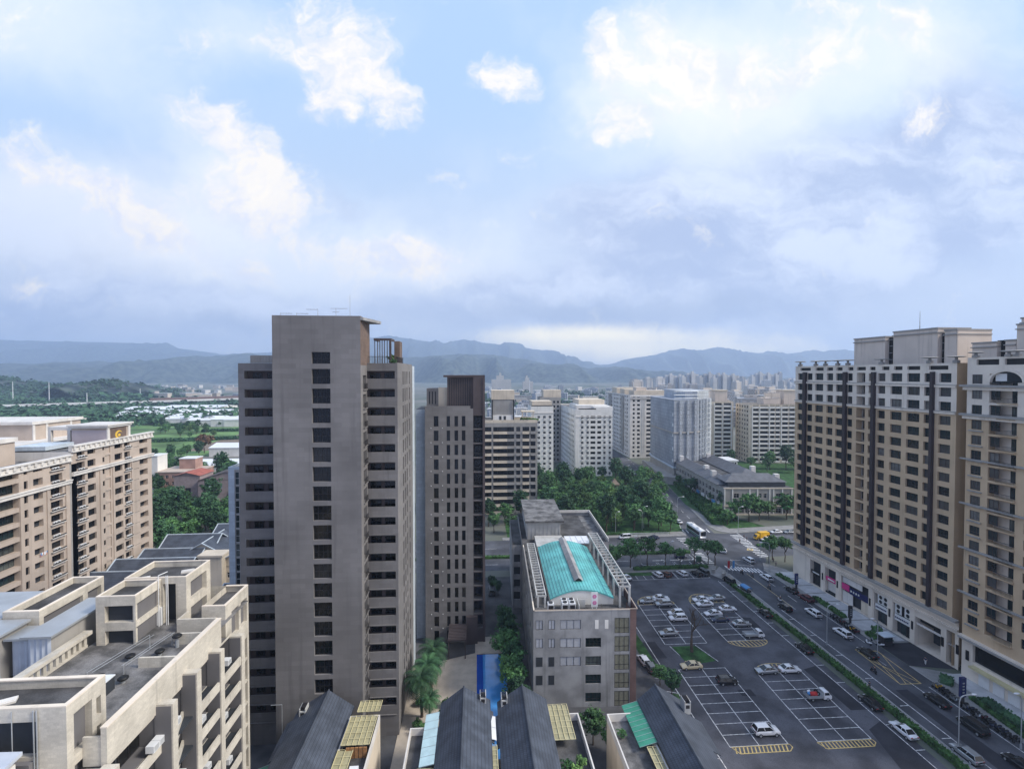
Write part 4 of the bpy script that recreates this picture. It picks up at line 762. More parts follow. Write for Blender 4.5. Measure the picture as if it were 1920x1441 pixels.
# ================================================================ the long tan building on the right, and its neighbour
AO, AR = (101.0, 148.7), 2.98
RA = Bld('apartment_building', 'long tan apartment building with rows of windows and dark fins above shops', 'building', AO, R(AR), mats=('tan', 'tan_cream'))
wa = lambda px, off=0.0: along(px, AO, -90 + AR, off)
zx = lambda z: 1480 + z / 4.364
CWIN = [(78, 122), (150, 188), (220, 277), (315, 357), (390, 447), (481, 517), (660, 686), (735, 785), (840, 922), (975, 1068), (1118, 1170), (1240, 1325)]
FIN = [(125, 147), (455, 479), (688, 712), (1172, 1195)]
pa = 3.15; zr = [(62.05 - pa * k, 64.05 - pa * k) for k in range(17)]
def colsA(zl):
    c = []
    for a_, b_ in CWIN:
        s0, s1 = wa(zx(a_)) - .35, wa(zx(b_)) + .05; n = 1 if s1 - s0 < 1.9 else (2 if s1 - s0 < 3 else 3)
        c.append((s0, s1 - s0, zl, .55, Win(n, .28, 'frame_brown', 'glass'), None))
    s0, s1 = wa(zx(552)), wa(zx(622)); rl = lambda b, P, a, x, w, za, zb, dp: b.fill('balcony', ('glassrail', round(w, 2), .55, dp, 'tan', 'frame_brown'), mtxat(P, a, x, za - .4, .04))
    c.append((s0, s1 - s0, [(z0 - .4, z1 + .15) for z0, z1 in zl], 1.7, [rl, lambda b, P, a, x, w, za, zb, dp: b.fill('glass_door', ('win', round(w * .6, 2), 2.0, 2, 0, 'frame_brown', 'glass_dark'), mtxat(P, a, x + w * .2, za + .2, dp - .1))], 'grey_wall')); return c
LA = wa(zx(1372)); ZS = 55.35
RA.facade((0, 0), -90, LA, ZS, 64.5, colsA(zr[:3]), 'tan_cream'); RA.facade((0, 0), -90, LA, 10.8, ZS, colsA(zr[3:]), 'tan')
pc = [(wa(zx(a_)), wa(zx(b_)) - wa(zx(a_)), [(64.85, 65.75)], .5, None, 'black') for a_, b_ in ((90, 175), (215, 280), (308, 357), (386, 435), (480, 523), (552, 625), (657, 704), (757, 818), (855, 925), (963, 1070), (1140, 1300))]
RA.facade((0, 0), -90, LA, 64.5, 66.3, pc, 'tan_cream')
RA.facade((0, -LA), 0, 4.5, 0, 66.3, [], 'tan'); RA.facade((22, 0), 180, 22, 0, 66.3, [], 'tan')
RA.mb.quad((0, -LA, 66.0), (0, 0, 66.0), (22, 0, 66.0), (22, -LA, 66.0), m=RA.mi('roof_grey'))
for a_, b_ in FIN: s0, s1 = wa(zx(a_)), wa(zx(b_)); RA.box(-.75, -.003, -s1, -s0, 10.9, 64.4, 'brown_col')
for z in (61.2, ZS):
    s = 0
    for a_, b_ in FIN + [(1372, 1372)]: s1 = wa(zx(a_)); RA.box(-.32, -.003, -s1 + .003, -s, z - .28, z + .22, 'tan_cream'); RA.box(-.42, -.003, -s1 + .003, -s, z + .223, z + .34, 'grey_wall'); s = wa(zx(b_)) + .003
# podium of shops
gz = lambda px: along(1500 + px / 3.793, AO, -90 + AR, .0)
BAY = [(90, 175), (197, 280), (312, 512), (552, 650), (690, 815), (852, 1038), (1078, 1140)]
RA.facade((0, 0), -90, LA + 1.5, 0, 10.8, [(gz(a_), gz(b_) - gz(a_), [(.15, 7.6 if i != 5 else 6.9)], 1.3 if i != 5 else 5, None, 'dark_recess') for i, (a_, b_) in enumerate(BAY)], 'tan_cream')
RA.box(-.8, -.003, -LA - 1.5, 0, 9.9, 10.3, 'tan_cream'); RA.box(-1.05, -.003, -LA - 1.5, 0, 10.303, 10.75, 'grey_wall'); RA.box(-.5, -.003, -LA - 1.5, 0, 8.5, 8.75, 'tan_cream')
# slot between the two buildings
RA.facade((4.5, -LA), -90, 4.2, 0, 66.3, [(1.1, 2.2, [(z0 - .3, z1 + .4) for z0, z1 in zr], .7, None, 'dark_recess')], 'grey_wall')
# roof houses
def rh(px0, px1, off, dep, z0, z1, cap=True):
    s0, s1 = wa(px0, off), wa(px1, off); RA.box(off, off + dep, -s1, -s0, z0, z1, 'tan_box')
    if cap: RA.box(off - .35, off + dep, -s1 - .15, -s0 + .15, z1 - .95, z1 - .7, 'grey_wall'); RA.box(off - .2, off + dep, -s1 - .1, -s0 + .1, z1 + .003, z1 + .35, 'grey_wall')
rh(1601, 1659, 6, 9, 66, 73.6); rh(1674, 1757, 6, 9, 66, 74.6); rh(1770, 1794, 6.5, 9, 66, 73.9)
for p0_, p1_ in ((1660, 1673), (1758, 1769)): s0, s1 = wa(p0_, 7.2), wa(p1_, 7.2); RA.box(7.2, 12, -s1, -s0, 66, 73.5, 'black'); [RA.box(7.1, 7.197, -s1, -s0, z, z + .12, 'galv') for z in (67.6, 69.4, 71.2, 72.9)]; RA.box(7.05, 7.09, -(s0 + s1) / 2 - .08, -(s0 + s1) / 2 + .08, 66.3, 73.3, 'galv')
RA.finish()
for px in (1500, 1529, 1547, 1570, 1589, 1652, 1742, 1792):          # mushroom canopies on the parapet
    s = wa(px); o = MB(); o.box(-.3, .5, -s - .5, -s + .5, 66.3, 66.9); o.tube((.1, -s, 66.9), (.1, -s, 67.5), .3, .25, 8); o.ell((.1, -s, 67.65), 1.5, 1.9, .2, 14, 4); o.build('parapet_canopy', 'grey_wall', RA.o)
o = MB(); o.tube((8, -wa(1723, 8), 74.6), (8, -wa(1723, 8), 79.5), .12, .05); o.build('roof_mast', 'galv', RA.o)
# shop fronts
def lp_(s, x, z): return Vector((x, -s, z))
def shop(i, parts):
    s0, s1 = gz(BAY[i][0]), gz(BAY[i][1])
    for nm, u0, u1, z0, z1, x, m in parts:
        o = MB(); a_, b_ = s0 + (s1 - s0) * u0, s0 + (s1 - s0) * u1; o.box(x, x + .12, -b_, -a_, z0, z1); o.build(nm, m, RA.o)
M['sign_pink'] = paint('pink_sign_face', (.62, .05, .22)); M['sign_navy'] = paint('navy_sign_face', (.02, .025, .10)); M['sign_white'] = paint('white_sign_face', (.72, .72, .70))
shop(0, [('shop_sign', .05, .95, 3.6, 4.7, .2, 'black'), ('sign_lettering', .2, .75, 4.0, 4.3, .07, 'sign_white'), ('shop_window', .05, .95, .2, 3.4, .9, 'glass_dark')])
shop(1, [('shop_sign', .05, .95, 3.9, 5.1, .2, 'sign_pink'), ('sign_lettering', .25, .8, 4.3, 4.65, .07, 'sign_white'), ('shop_window', .05, .95, .9, 3.7, .9, 'pink_lt'), ('shop_sill', .0, 1, .15, .7, .3, 'glass_teal')])
shop(2, [('shop_sign', .02, .3, 3.9, 5.6, .2, 'sign_pink'), ('shop_sign', .302, .98, 3.5, 5.2, .2, 'sign_navy'), ('transom_panel', .05, .75, 5.8, 7.3, .3, 'pink_lt'), ('shutter', .02, .4, .3, 3.4, .5, 'pink_lt'), ('shutter', .7, .98, .3, 3.3, .5, 'beige')] + [('sign_lettering', .36 + .09 * j, .40 + .09 * j, 4.2, 4.65, .07, 'sign_white') for j in range(4)])
for i in (3, 4):
    shop(i, [('shop_sign', .06, .94, 3.4, 4.9, .2, 'sign_white'), ('shop_door', .3, .6, .3, 3.1, .9, 'glass_teal'), ('shop_window', .62, .96, .3, 3.2, .8, 'glass_dark')] + [('sign_lettering', .12 + .1 * j, .17 + .1 * j, 3.95, 4.3, .07, 'sign_navy') for j in range(8)])
    s0, s1 = gz(BAY[i][0]), gz(BAY[i][1])
    for u in ((.42, .78) if i == 3 else (.25, .8)):                     # white transom panels with two dark round openings
        c = s0 + (s1 - s0) * u; o = MB(); o.box(.32, .44, -c - .85, -c + .85, 5.1, 7.5); [o.ell((.31, -c, z), .012, .48, .48, 12, 6, 1) for z in (5.72, 6.86)]; o.build('transom_panel', ['sign_white', 'black'], RA.o)
shop(5, [('garage_beam', 0, 1, 5.0, 5.5, .3, 'pink_lt'), ('garage_void', .02, .98, 5.6, 6.8, 1.2, 'black')]); shop(6, [('entrance_door', .1, .9, .2, 4.0, 1.0, 'glass_dark'), ('entrance_beam', 0, 1, 4.3, 4.7, .3, 'grey_wall')])
for px in (183, 290, 525, 668, 833, 1052, 1160): s = gz(px); o = MB(); o.box(-.14, -.004, -s - .28, -s + .28, 3.4, 5.4); o.build('wall_lantern', 'black', RA.o)
for px in (180, 290, 530, 670, 833): s = gz(px); o = MB(); o.box(-.1, -.004, -s - .6, -s + .6, .1, 8.3); o.build('pilaster', 'tan_cream', RA.o)
# ---- building B
BO = (102.6, 95.6)
RB = Bld('apartment_building', 'tan and cream apartment building with railed balconies and an arched dormer, at the right edge', 'building', BO, R(AR), mats=('tan', 'tan_cream'))
wb = lambda px, off=0.0: along(px, BO, -90 + AR, off)
LB = 34.0; s_w0, s_w1 = wb(zx(1497)), wb(zx(1582)); s_o0, s_o1 = wb(zx(1640)), wb(zx(1872))
def balB(b, P, a, x, w, za, zb, dp):
    b.fill('balcony', ('rail', round(w * .66, 2), 1.15, 1.5, 'tan', 'frame_dark'), mtxat(P, a, x + w * .36, za - .1, -.6))
    b.fill('window', ('win', round(w * .34, 2), 1.9, 2, .4, 'frame_brown', 'glass'), mtxat(P, a, x + .15, za + .65, .25)); b.fill('glass_door', ('win', round(w * .36, 2), 2.35, 3, 0, 'frame_dark', 'glass_teal'), mtxat(P, a, x + w * .6, za + .15, dp - .15))
def colsB(zl):
    zl2 = [(z0 - .65, z1 + .15) for z0, z1 in zl]; c = [(s_w0, s_w1 - s_w0, zl, .25, Win(3, .3, 'frame_brown', 'glass'), None), (s_o0, s_o1 - s_o0, zl2, 1.6, balB, 'tan_cream')]
    d = wb(zx(1915)); c += [(d + .6, 2.2, zl, .3, Win(2, .3, 'frame_brown', 'glass'), None), (d + 5, 7, zl2, 1.6, balB, 'tan_cream'), (d + 15, 2.4, zl, .3, Win(2, .3, 'frame_brown', 'glass'), None)]; return c
zb_ = [(61.9 - 3.13 * k, 63.8 - 3.13 * k) for k in range(18)]
RB.facade((0, 0), -90, LB, 55.6, 65.6, colsB(zb_[:3]), 'tan_cream'); RB.facade((0, 0), -90, LB, 8.6, 55.6, colsB(zb_[3:17]), 'tan')
RB.facade((0, 0), -90, LB, 65.6, 67.3, [(wb(zx(1530)), wb(zx(1715)) - wb(zx(1530)), [(65.75, 66.85)], .5, None, 'black'), (wb(zx(1760)), 6, [(65.2 + .5, 66.9)], .5, None, 'black')], 'tan_cream')
RB.facade((8, 0), 180, 8, 0, 67.3, [], 'tan'); RB.mb.quad((0, -LB, 67), (0, 0, 67), (20, 0, 67), (20, -LB, 67), m=RB.mi('roof_grey')); RB.facade((0, -LB), 0, 20, 0, 67.3, [])
for z in (62.5 - 1.0, 55.5): RB.box(-.9, -.003, -LB, .9, z - .25, z + .2, 'grey_wall'); RB.box(-.5, -.003, -LB, .5, z - .9, z - .253, 'tan_cream')
for z in (46.2, 36.8, 27.4, 18.0): RB.box(-.55, -.003, -LB, .8, z - .18, z + .12, 'grey_wall')
for z0, z1 in zb_[3:17]: RB.box(-.4, -.003, -s_w1 - .3, -s_w0 + .3, z0 - .42, z0 - .2, 'grey_wall')
RB.facade((0, 0), -90, LB, 0, 8.6, [(2.2, 15, [(4.2, 7.8)], .6, None, 'glass_dark'), (19, 10, [(4.2, 7.8)], .6, None, 'glass_dark')], 'tan_cream'); RB.box(-.9, -.003, -LB, .2, 8.3, 8.7, 'grey_wall'); RB.box(-.7, -.003, -LB, .2, 8.703, 9.0, 'tan_cream')
def rhB(px0, px1, off, dep, z0, z1):
    s0, s1 = wb(px0, off), wb(px1, off); RB.box(off, off + dep, -s1, -s0, z0, z1, 'tan_box'); RB.box(off - .3, off + dep, -s1, -s0 + .15, z1 - .9, z1 - .7, 'grey_wall'); RB.box(off - .2, off + dep, -s1 - .1, -s0 + .1, z1 + .003, z1 + .3, 'grey_wall')
rhB(1822, 1868, 5, 8, 67, 70.4); rhB(1884, 1904, 5, 8, 67, 70.6); rhB(1905, 1960, 4.6, 9, 67, 73.6); rhB(1913, 1960, 4.9, 8, 73.6, 74.8)
s0, s1 = wb(1869, 6), wb(1883, 6); RB.box(6, 10, -s1, -s0, 67, 70.9, 'black')
RB.finish()
o = MB(); c = wb(zx(1795)); rw, zc = 3.2, 62.1
for i in range(12):
    t0, t1 = math.pi * i / 12, math.pi * (i + 1) / 12; q = lambda t, r, h: (-c + r * math.cos(t), zc + h * math.sin(t) + .2)
    (a0, b0), (a1, b1), (c0, d0), (c1, d1) = q(t0, rw, 2.5), q(t1, rw, 2.5), q(t0, rw - .35, 2.1), q(t1, rw - .35, 2.1)
    o.quad((-.7, a0, b0), (-.7, a1, b1), (-.7, c1, d1), (-.7, c0, d0)); o.quad((-.7, a0, b0), (0, a0, b0), (0, a1, b1), (-.7, a1, b1)); o.quad((-.7, c0, d0), (-.7, c1, d1), (0, c1, d1), (0, c0, d0)); o.quad((-.02, -c, zc), (-.02, c0, d0), (-.02, c1, d1), m=1)
o.build('dormer_arch', ['tan_cream', 'glass_dark'], RB.o); o = MB(); o.box(-.1, -.05, -c + .2, -c + 2.2, zc + .4, zc + 1.9); o.build('dormer_blind', 'sign_white', RB.o)
for px in (1520, 1790, 1860): s = wb(zx(px)); o = MB(); o.box(-.3, .5, -s - .5, -s + .5, 67.3, 67.7); o.tube((.1, -s, 67.7), (.1, -s, 68.2), .3, .25, 8); o.ell((.1, -s, 68.35), 1.4, 1.4, .2, 14, 4); o.build('parapet_canopy', 'grey_wall', RB.o)
o = MB(); o.box(-1.3, -.02, -17.2, -2.4, 3.5, 3.62); o.box(-1.32, -1.303, -17.2, -2.4, 3.3, 3.75); o.build('shop_awning', 'yellow_lattice', RB.o)
o = MB(); [o.box(-.12, -.004, -s - 2.0, -s, .2, 3.2) for s in (3.5, 6.2, 8.9, 11.6, 14.3)]; o.build('shop_shutter', 'sign_white', RB.o)
for s in (1.2, 18.0): o = MB(); o.box(-.16, -.004, -s - .3, -s + .3, 4.0, 6.0); o.build('wall_lantern', 'black', RB.o)
# ================================================================ pink building on the left
PX = -100.3
def yp(px): d = ray(px, 700); return d.y / d.x * PX
def pz_(px, py): d = ray(px, py); return H + d.z / d.x * PX
zq = lambda z: z / 4.117
PB = Bld('apartment_building', 'pink beige apartment building with pale cornice and a gold emblem on its rooftop cabin', 'building', (PX, yp(zq(536))), mats=('pink', 'pink_lt'))
y0 = yp(zq(536)); by = lambda z: yp(zq(z)) - y0
LP = by(1160); zt = pz_(zq(1155), 760 + 190 / 4.117); zr1 = pz_(zq(1100), 760 + 290 / 4.117); pp = 3.22; zt -= 2.0
rows = [(zr1 - pp * k, zr1 + 1.75 - pp * k) for k in range(14)]
acf = lambda b, P, a, x, w, za, zb, dp: [b.fill('balcony', ('glassrail', round(w + .6, 2), .5, .6, 'pink_lt', 'frame_dark'), mtxat(P, a, x - .3, za - .55, -.55)), b.fill('air_conditioner', ('aircon', 2 if w < 3.6 else 3), mtxat(P, a, x + .2, za - .4, -.5))]
wn_ = Win(2, 0, 'frame_dark', 'glass_dark')
PB.facade((0, 0), 90, LP, 0, zt, [(by(578), by(640) - by(578), rows, .8, [wn_, acf], None), (by(662), by(724) - by(662), rows, .6, wn_, None), (by(779), by(795) - by(779), [(a + .3, b - .1) for a, b in rows], .3, Win(1, 0, 'frame_dark', 'glass_dark'), None), (by(800), by(840) - by(800), [(a - .7, b + .2) for a, b in rows], .25, None, 'pink'),
    (by(873), by(932) - by(873), rows, .6, wn_, None), (by(948), by(992) - by(948), rows, .8, [wn_, acf], None), (by(1020), by(1060) - by(1020), [(a - .8, a - .6) for a, b in rows], .15, None, 'grey_wall'), (by(1066), by(1128) - by(1066), rows, 1.3, None, 'dark_recess')], 'pink')
PB.facade((0, LP), 180, 20, 0, zt, []); PB.facade((-20, 0), 0, 20, zt - 6, zt, [], 'pink_lt'); PB.facade((-20, LP), -90, LP, 0, zt, []); PB.mb.quad((-20, 0, zt), (0, 0, zt), (0, LP, zt), (-20, LP, zt), m=PB.mi('roof_grey'))
def cornice(b, x, ya, yb, z, dent=True):
    b.box(x - .6, x + .5, ya, yb, z + .003, z + .3, 'pink_lt'); b.box(x - .6, x + .25, ya, yb, z + .303, z + 1.4, 'pink_lt'); b.box(x - .6, x + .65, ya, yb, z + 1.403, z + 1.75, 'pink_lt')
    y = ya + .3
    while y < yb - .8: b.box(x + .253, x + .55, y, y + .6, z + .6, z + 1.4, 'pink_lt'); y += 1.7
cornice(PB, 0, 0, LP + .4, zt - .2); cz = rows[1][0] - 1.35; PB.box(.003, .5, 0, LP + .3, cz, cz + .7, 'pink_lt'); PB.box(.003, .7, 0, LP + .3, cz + .703, cz + .95, 'pink_lt')
for z in (by(760), by(1005), by(860)): PB.box(.003, .22, z - .35, z + .2, 0, cz - .02, 'pink')
PB.box(-14, -6.2, .3, 9, zt + .3, zt + 1.3, 'white_tile')
PB.finish()
t = PB.o; o = MB(); o.box(-9, 0.0, 12, 20.5, zt, zt + 4.6, 0); o.box(-9.5, .5, 11.5, 21, zt + 4.603, zt + 5.1, 1); o.box(-9.8, .8, 11.2, 21.3, zt + 5.103, zt + 5.5, 1); o.box(.003, .3, 11.8, 12.6, zt, zt + 4.6, 1); o.box(.003, .3, 19.8, 20.6, zt, zt + 4.6, 1); o.box(-9, -.003, 11.9, 11.997, zt + .3, zt + 4.0, 2); o.box(-16, -9.6, 13, 20, zt + 4.0, zt + 4.9, 1); [o.box(x, x + .8, 13, 13.8, zt, zt + 4.0, 1) for x in (-16, -11)]; o.build('rooftop_cabin', ['pink', 'pink_lt', mat('mauve_panel', (.46, .40, .42), .8, .05)], t)
o = MB(); o.box(.003, .1, 13.2, 19.2, zt + .3, zt + 4.4); o.build('emblem_panel', 'tower_wood', t)
o = MB()
for i in range(14):
    t0, t1 = math.pi * (.15 + 1.5 * i / 14), math.pi * (.15 + 1.5 * (i + 1) / 14); w0, w1 = .75 * math.sin(math.pi * i / 14) + .05, .75 * math.sin(math.pi * (i + 1) / 14) + .05
    q = lambda t, r: (.13, 16.2 + r * math.cos(t), zt + 2.4 + r * .8 * math.sin(t)); o.quad(q(t0, 1.4), q(t1, 1.4), q(t1, 1.4 - w1), q(t0, 1.4 - w0))
o.ell((.12, 16.4, zt + 2.2), .02, .55, .4, 10, 6); o.build('emblem', paint('gold_emblem', (.75, .48, .06), .4), t)
# nearer wing
PN = Bld('apartment_building', 'pink beige apartment wing with wide dark balcony windows at the left edge', 'building', (PX, yp(-30)), mats=('pink', 'pink_lt'))
y1 = yp(-30); bn = lambda z: yp(zq(z)) - y1; LN = bn(522); ztn = pz_(zq(520), 760 + 385 / 4.117) - 1.4; zrn = pz_(zq(420), 760 + 483 / 4.117)
rn = [(zrn - pp * k, zrn + 1.75 - pp * k) for k in range(14)]
PN.facade((0, 0), 90, LN, 0, ztn, [(bn(-90), bn(125) - bn(-90), [(a - .5, b) for a, b in rn], 1.4, lambda b, P, a, x, w, za, zb, dp: b.fill('window', ('win', round(w, 2), round(zb - za, 2), 5, 0, 'frame_dark', 'glass_teal'), mtxat(P, a, x, za, dp - .1)), None), (bn(165), bn(195) - bn(165), rn, .4, Win(1, 0, 'frame_dark', 'glass_dark'), None),
    (bn(238), bn(312) - bn(238), [(a + .1, b) for a, b in rn], 1.0, None, 'dark_recess'), (bn(372), bn(465) - bn(372), rn, .9, [wn_, acf], None)], 'pink')
PN.facade((0, LN), 180, 20, 0, ztn, []); PN.mb.quad((-20, 0, ztn), (0, 0, ztn), (0, LN, ztn), (-20, LN, ztn), m=PN.mi('roof_grey')); cornice(PN, 0, 0, LN + .3, ztn - .2); PN.facade((-20, 0), 0, 20, 0, ztn, [])
cz = rn[1][0] - 1.35; PN.box(.003, .5, 0, LN + .2, cz, cz + .7, 'pink_lt'); PN.box(.003, .7, 0, LN + .2, cz + .703, cz + .95, 'pink_lt')
for z in (bn(140), bn(350), bn(495)): PN.box(.003, .22, z - .4, z + .25, 0, cz - .02, 'pink')
PN.facade((0, LN + 2.2), -90, 2.2, 0, ztn - 1, [], 'grey_wall'); PN.finish()
o = MB(); q = YP(22, 860, y1 + 10); o.box(-16, -9, LN - 9, LN - 4, ztn, ztn + 5.4, 0); o.box(-16.4, -8.6, LN - 9.4, LN - 3.6, ztn + 5.403, ztn + 6.4, 1); o.build('rooftop_cabin', ['pink', 'pink_lt'], PN.o)
o = MB(); o.box(-60, -27, 45, 65, zt - 3, zt + 2.4, 0); o.box(-60.6, -26.4, 44.4, 65.6, zt + 2.403, zt + 3.4, 1); [o.box(-26.997, -26.7, y, y + .8, zt - 3, zt + 2.4, 1) for y in (45, 50, 60)]; o.box(-60, -22, 30, 66, 0, zt - 4.003, 0); o.box(-60, -21.4, 29.4, 66.6, zt - 4, zt - 2.8, 1)
t = tag(o.build('apartment_building', ['pink', 'pink_lt']), 'pink beige building with a bare rooftop cabin behind the left edge cornice', 'building'); t.location = (PX - 20, y0, 0)
o = MB()
for i in range(16): a_ = random.uniform(0, 1.8); o.quad(*[(.05 + .1 * random.random(), a_ + dx, dz) for dx, dz in ((0, -.6 - random.random() * .4), (.35, -.5 - random.random() * .4), (.35, 0), (0, 0))], m=i % 3)
t = tag(o.build('laundry', ['white_metal', paint('orange_cloth', (.55, .16, .07), .8), 'blue']), 'white, orange and blue laundry hung in an opening of the pink wing', 'laundry'); t.location = (PX + .05, yp(66), pz_(66, 1040))

# ================================================================ blocks in the middle distance
def block(name, label, x, y, rz, w, d, h, mats, front, left=None, right=None, roof=None, pitch=3.2, ground=3.5, par=.8, extra=None):
    b = Bld(name, label, 'building', (x, y), R(rz), mats=mats)
    b.facade((0, 0), 0, w, 0, h, front or []); b.facade((w, 0), 90, d, 0, h, right or []); b.facade((0, d), -90, d, 0, h, left or []); b.facade((w, d), 180, w, 0, h, []); b.roof(0, w, 0, d, h, par=par)
    if extra: extra(b)
    return b
def cols(x0, x1, n, w, z0, p, k, h, dp=.35, fn=None, bm=None): st = (x1 - x0) / n; return [(x0 + st * (i + .5) - w / 2, w, [(z0 + p * j, z0 + p * j + h) for j in range(k)], dp, fn, bm) for i in range(n)]
fw = lambda n=2, fm='frame_white', gm='glass_far': Win(n, 0, fm, gm, far=True)
# beige balcony block
BB = Bld('apartment_block', 'apartment block with beige balcony bands and a planted roof terrace behind the slim taupe tower', 'building', (3.3, 215), mats=('grey_wall',))
bz_ = [(2.2 + 3.2 * k, 5.3 + 3.2 * k) for k in range(12)]
bb = lambda m, hh=1.15: (lambda b, P, a, x, w, za, zb, dp: [b.fill('balcony', ('parapet', round(w, 2), hh, dp, m), mtxat(P, a, x, za, -.35)), b.fill('window', ('pane', round(w, 2), 1.8, 3, 'frame_dark', 'glass_far'), mtxat(P, a, x, za + 1.2, dp - .05))])
BB.facade((0, 0), 0, 23.6, 0, 42.3, [(.1, 3.2, bz_, 1.2, bb('beige'), None), (4.1, 1.8, bz_, 1.5, bb('beige'), None), (5.9, 4.3, bz_, 1.0, bb('beige'), None), (10.2, 3.1, bz_, 1.2, bb('grey_wall'), None), (14.2, 1.8, bz_, .8, bb('grey_wall'), None), (17, 3.0, bz_, 1.2, bb('beige'), None), (20.6, 2.2, bz_, .8, bb('grey_wall'), None)])
BB.facade((23.6, 0), 90, 14, 0, 42.3, []); BB.facade((23.6, 14), 180, 23.6, 0, 42.3, []); BB.facade((0, 14), -90, 14, 0, 42.3, []); BB.roof(0, 23.6, 0, 14, 42.3, par=1.3, pm='beige')
BB.box(3.6, 13.4, 2, 12, 42.3, 52.5, 'grey_wall'); BB.box(3.4, 13.6, 1.8, 12.2, 52.503, 56.6, 'beige'); BB.box(3.5, 13.5, 1.7, 1.997, 42.4, 45.6, 'white_wall'); [BB.box(x, x + .5, 1.4, 1.697, 42.4, 52.4, 'frame_dark') for x in (3.5, 12.9)]; [BB.box(x, x + 1, 1.6, 1.697, 43.3, 45.2, 'dark_recess') for x in (6.8, 8.8)]; BB.box(17, 23, 4, 10, 46.6, 47.1, 'beige'); [BB.box(x, x + .4, 4.2, 4.6, 42.3, 46.6, 'beige') for x in (17.2, 22)]
BB.finish()
# white slabs and their neighbours
def acs(n): return lambda b, P, a, x, w, za, zb, dp: [b.fill('window', ('pane', round(w, 2), round(zb - za, 2), n, 'frame_white', 'glass_far'), mtxat(P, a, x, za, dp - .05)), b.fill('air_conditioner', ('aircon', 1), mtxat(P, a, x + .2, za - .75, -.36))]
k13 = 14
b = block('apartment_block', 'narrow white slab block half hidden beside the beige balcony block', 33.5, 300, 0, 14, 18, 43, ('white_wall',), cols(3.2, 13.6, 3, 1.7, 1.2, 3.2, 12, 1.5, .35, acs(1)), None); b.box(1, 13.5, 3, 17, 43, 46.8, 'beige'); b.box(0, 14.2, -.25, -.004, 39.4, 39.9, 'pink_lt'); b.box(.5, 13.5, .2, .4, 43.8, 44.4, 'black'); b.finish()
b = block('apartment_block', 'white slab block with six window columns and a shaded left flank above the park', 61.3, 300, 0, 23.4, 62, 40.8, ('white_wall',), [(x, w, [(1.0 + 3.2 * j, 2.6 + 3.2 * j) for j in range(12)], dp, f, None) for x, w, dp, f in ((3.4, 1.7, .35, acs(1)), (6.9, 1.6, .35, acs(1)), (9.5, 3.1, .8, fw(2, 'frame_dark', 'glass_dark')), (13.8, 2.4, .6, fw(2, 'frame_dark', 'glass_dark')), (17.6, 1.5, .35, acs(1)), (21.0, 1.5, .35, acs(1)))],
          [(2 + 4.4 * i, 2.2, [(1.0 + 3.2 * j, 2.6 + 3.2 * j) for j in range(12)], .4, fw(2, 'frame_dark', 'glass_dark'), None) for i in range(13)])
b.box(0, 23.5, -.3, -.004, 37.0, 37.5, 'pink_lt'); b.box(2, 22, 6, 30, 40.9, 44.0, 'white_wall'); b.box(12, 24, 1.5, 14, 40.9, 43.2, 'white_wall'); b.box(2, 13, .2, .45, 41.7, 42.3, 'black'); b.box(5, 22, 14, 34, 44.003, 47, 'beige'); b.finish()
b = block('apartment_block', 'shaded grey block closing the gap between the two white slab blocks', 46, 352, 0, 15, 16, 46, ('grey_wall',), cols(.6, 14.4, 5, 1.6, 1.0, 3.2, 14, 1.6, .4, fw(2, 'frame_dark', 'glass_dark'))); b.box(3, 16, 4, 15, 46.1, 52, 'beige'); b.finish()
b = block('apartment_block', 'long cream block with stepped roof cabins left of the netted building', 116, 363, 0, 30, 72, 47, ('pink_lt',), [(x, w, [(1.0 + 3.2 * j, 2.6 + 3.2 * j) for j in range(15)], .6, f, None) for x, w, f in ((2, 1.6, fw(1, 'frame_dark', 'glass_dark')), (5.4, 2.2, fw(2, 'frame_dark', 'glass_dark')), (12.6, 4.6, fw(3, 'frame_dark', 'glass_dark')), (25.4, 2.6, acs(2)))], [(2 + 4.4 * i, 2.4, [(1.0 + 3.2 * j, 2.6 + 3.2 * j) for j in range(15)], .6, fw(2, 'frame_dark', 'glass_dark'), None) for i in range(15)])
b.box(-.3, 30.3, -.4, -.004, 44.4, 45.0, 'grey_wall'); b.box(-.3, 30.3, -.4, -.004, 46.4, 47.1, 'white_wall'); b.box(4, 29, 3, 16, 47, 51, 'beige'); b.box(3, 20, 24, 36, 47, 51.5, 'beige'); b.box(3, 20, 46, 60, 47, 52, 'beige'); b.box(6, 14, 4, 12, 51.003, 53.5, 'tan_box'); [b.box(-.5, -.004, y, y + 1.2, 3, 46.5, 'white_wall') for y in (8, 26, 44, 62)]; [b.box(-.9, -.004, y, y + 6, 4, 46, 'grey_wall') for y in (15, 51)]; [b.box(x, x + .5, -.3, -.004, 4, 44.3, 'pink_lt') for x in (9.4, 11, 18.6, 20.5)]; b.finish()
# building under scaffold netting
N0 = G(1263, 905); NB = Bld('construction_building', 'building under construction wrapped in grey scaffold netting', 'building', (N0.x, N0.y), mats=('net', 'net_lt')); pl = [(0, 0), (29, 17), (29, 44), (2.5, 44), (1, 38)]
pl = [(0, 0), (16, 4), (32, 20), (32, 50), (4, 50), (2.0, 40)]
NB.mb.prism([(x, y) for x, y in pl], 9.5, 48.6, NB.mi('net')); NB.mb.prism([(x + (16 - x) * -.03, y + (20 - y) * -.03) for x, y in pl], 0, 3.5, NB.mi('grey_wall')); NB.mb.prism([(x, y) for x, y in pl], 3.503, 8.6, NB.mi('grey_wall')); NB.mb.prism([(x + (16 - x) * -.045, y + (22 - y) * -.045) for x, y in pl], 8.603, 9.4, NB.mi('white_tile')); NB.mb.prism([(x + (16 - x) * -.035, y + (22 - y) * -.035) for x, y in pl], 29.0, 29.7, NB.mi('grey_wall'))
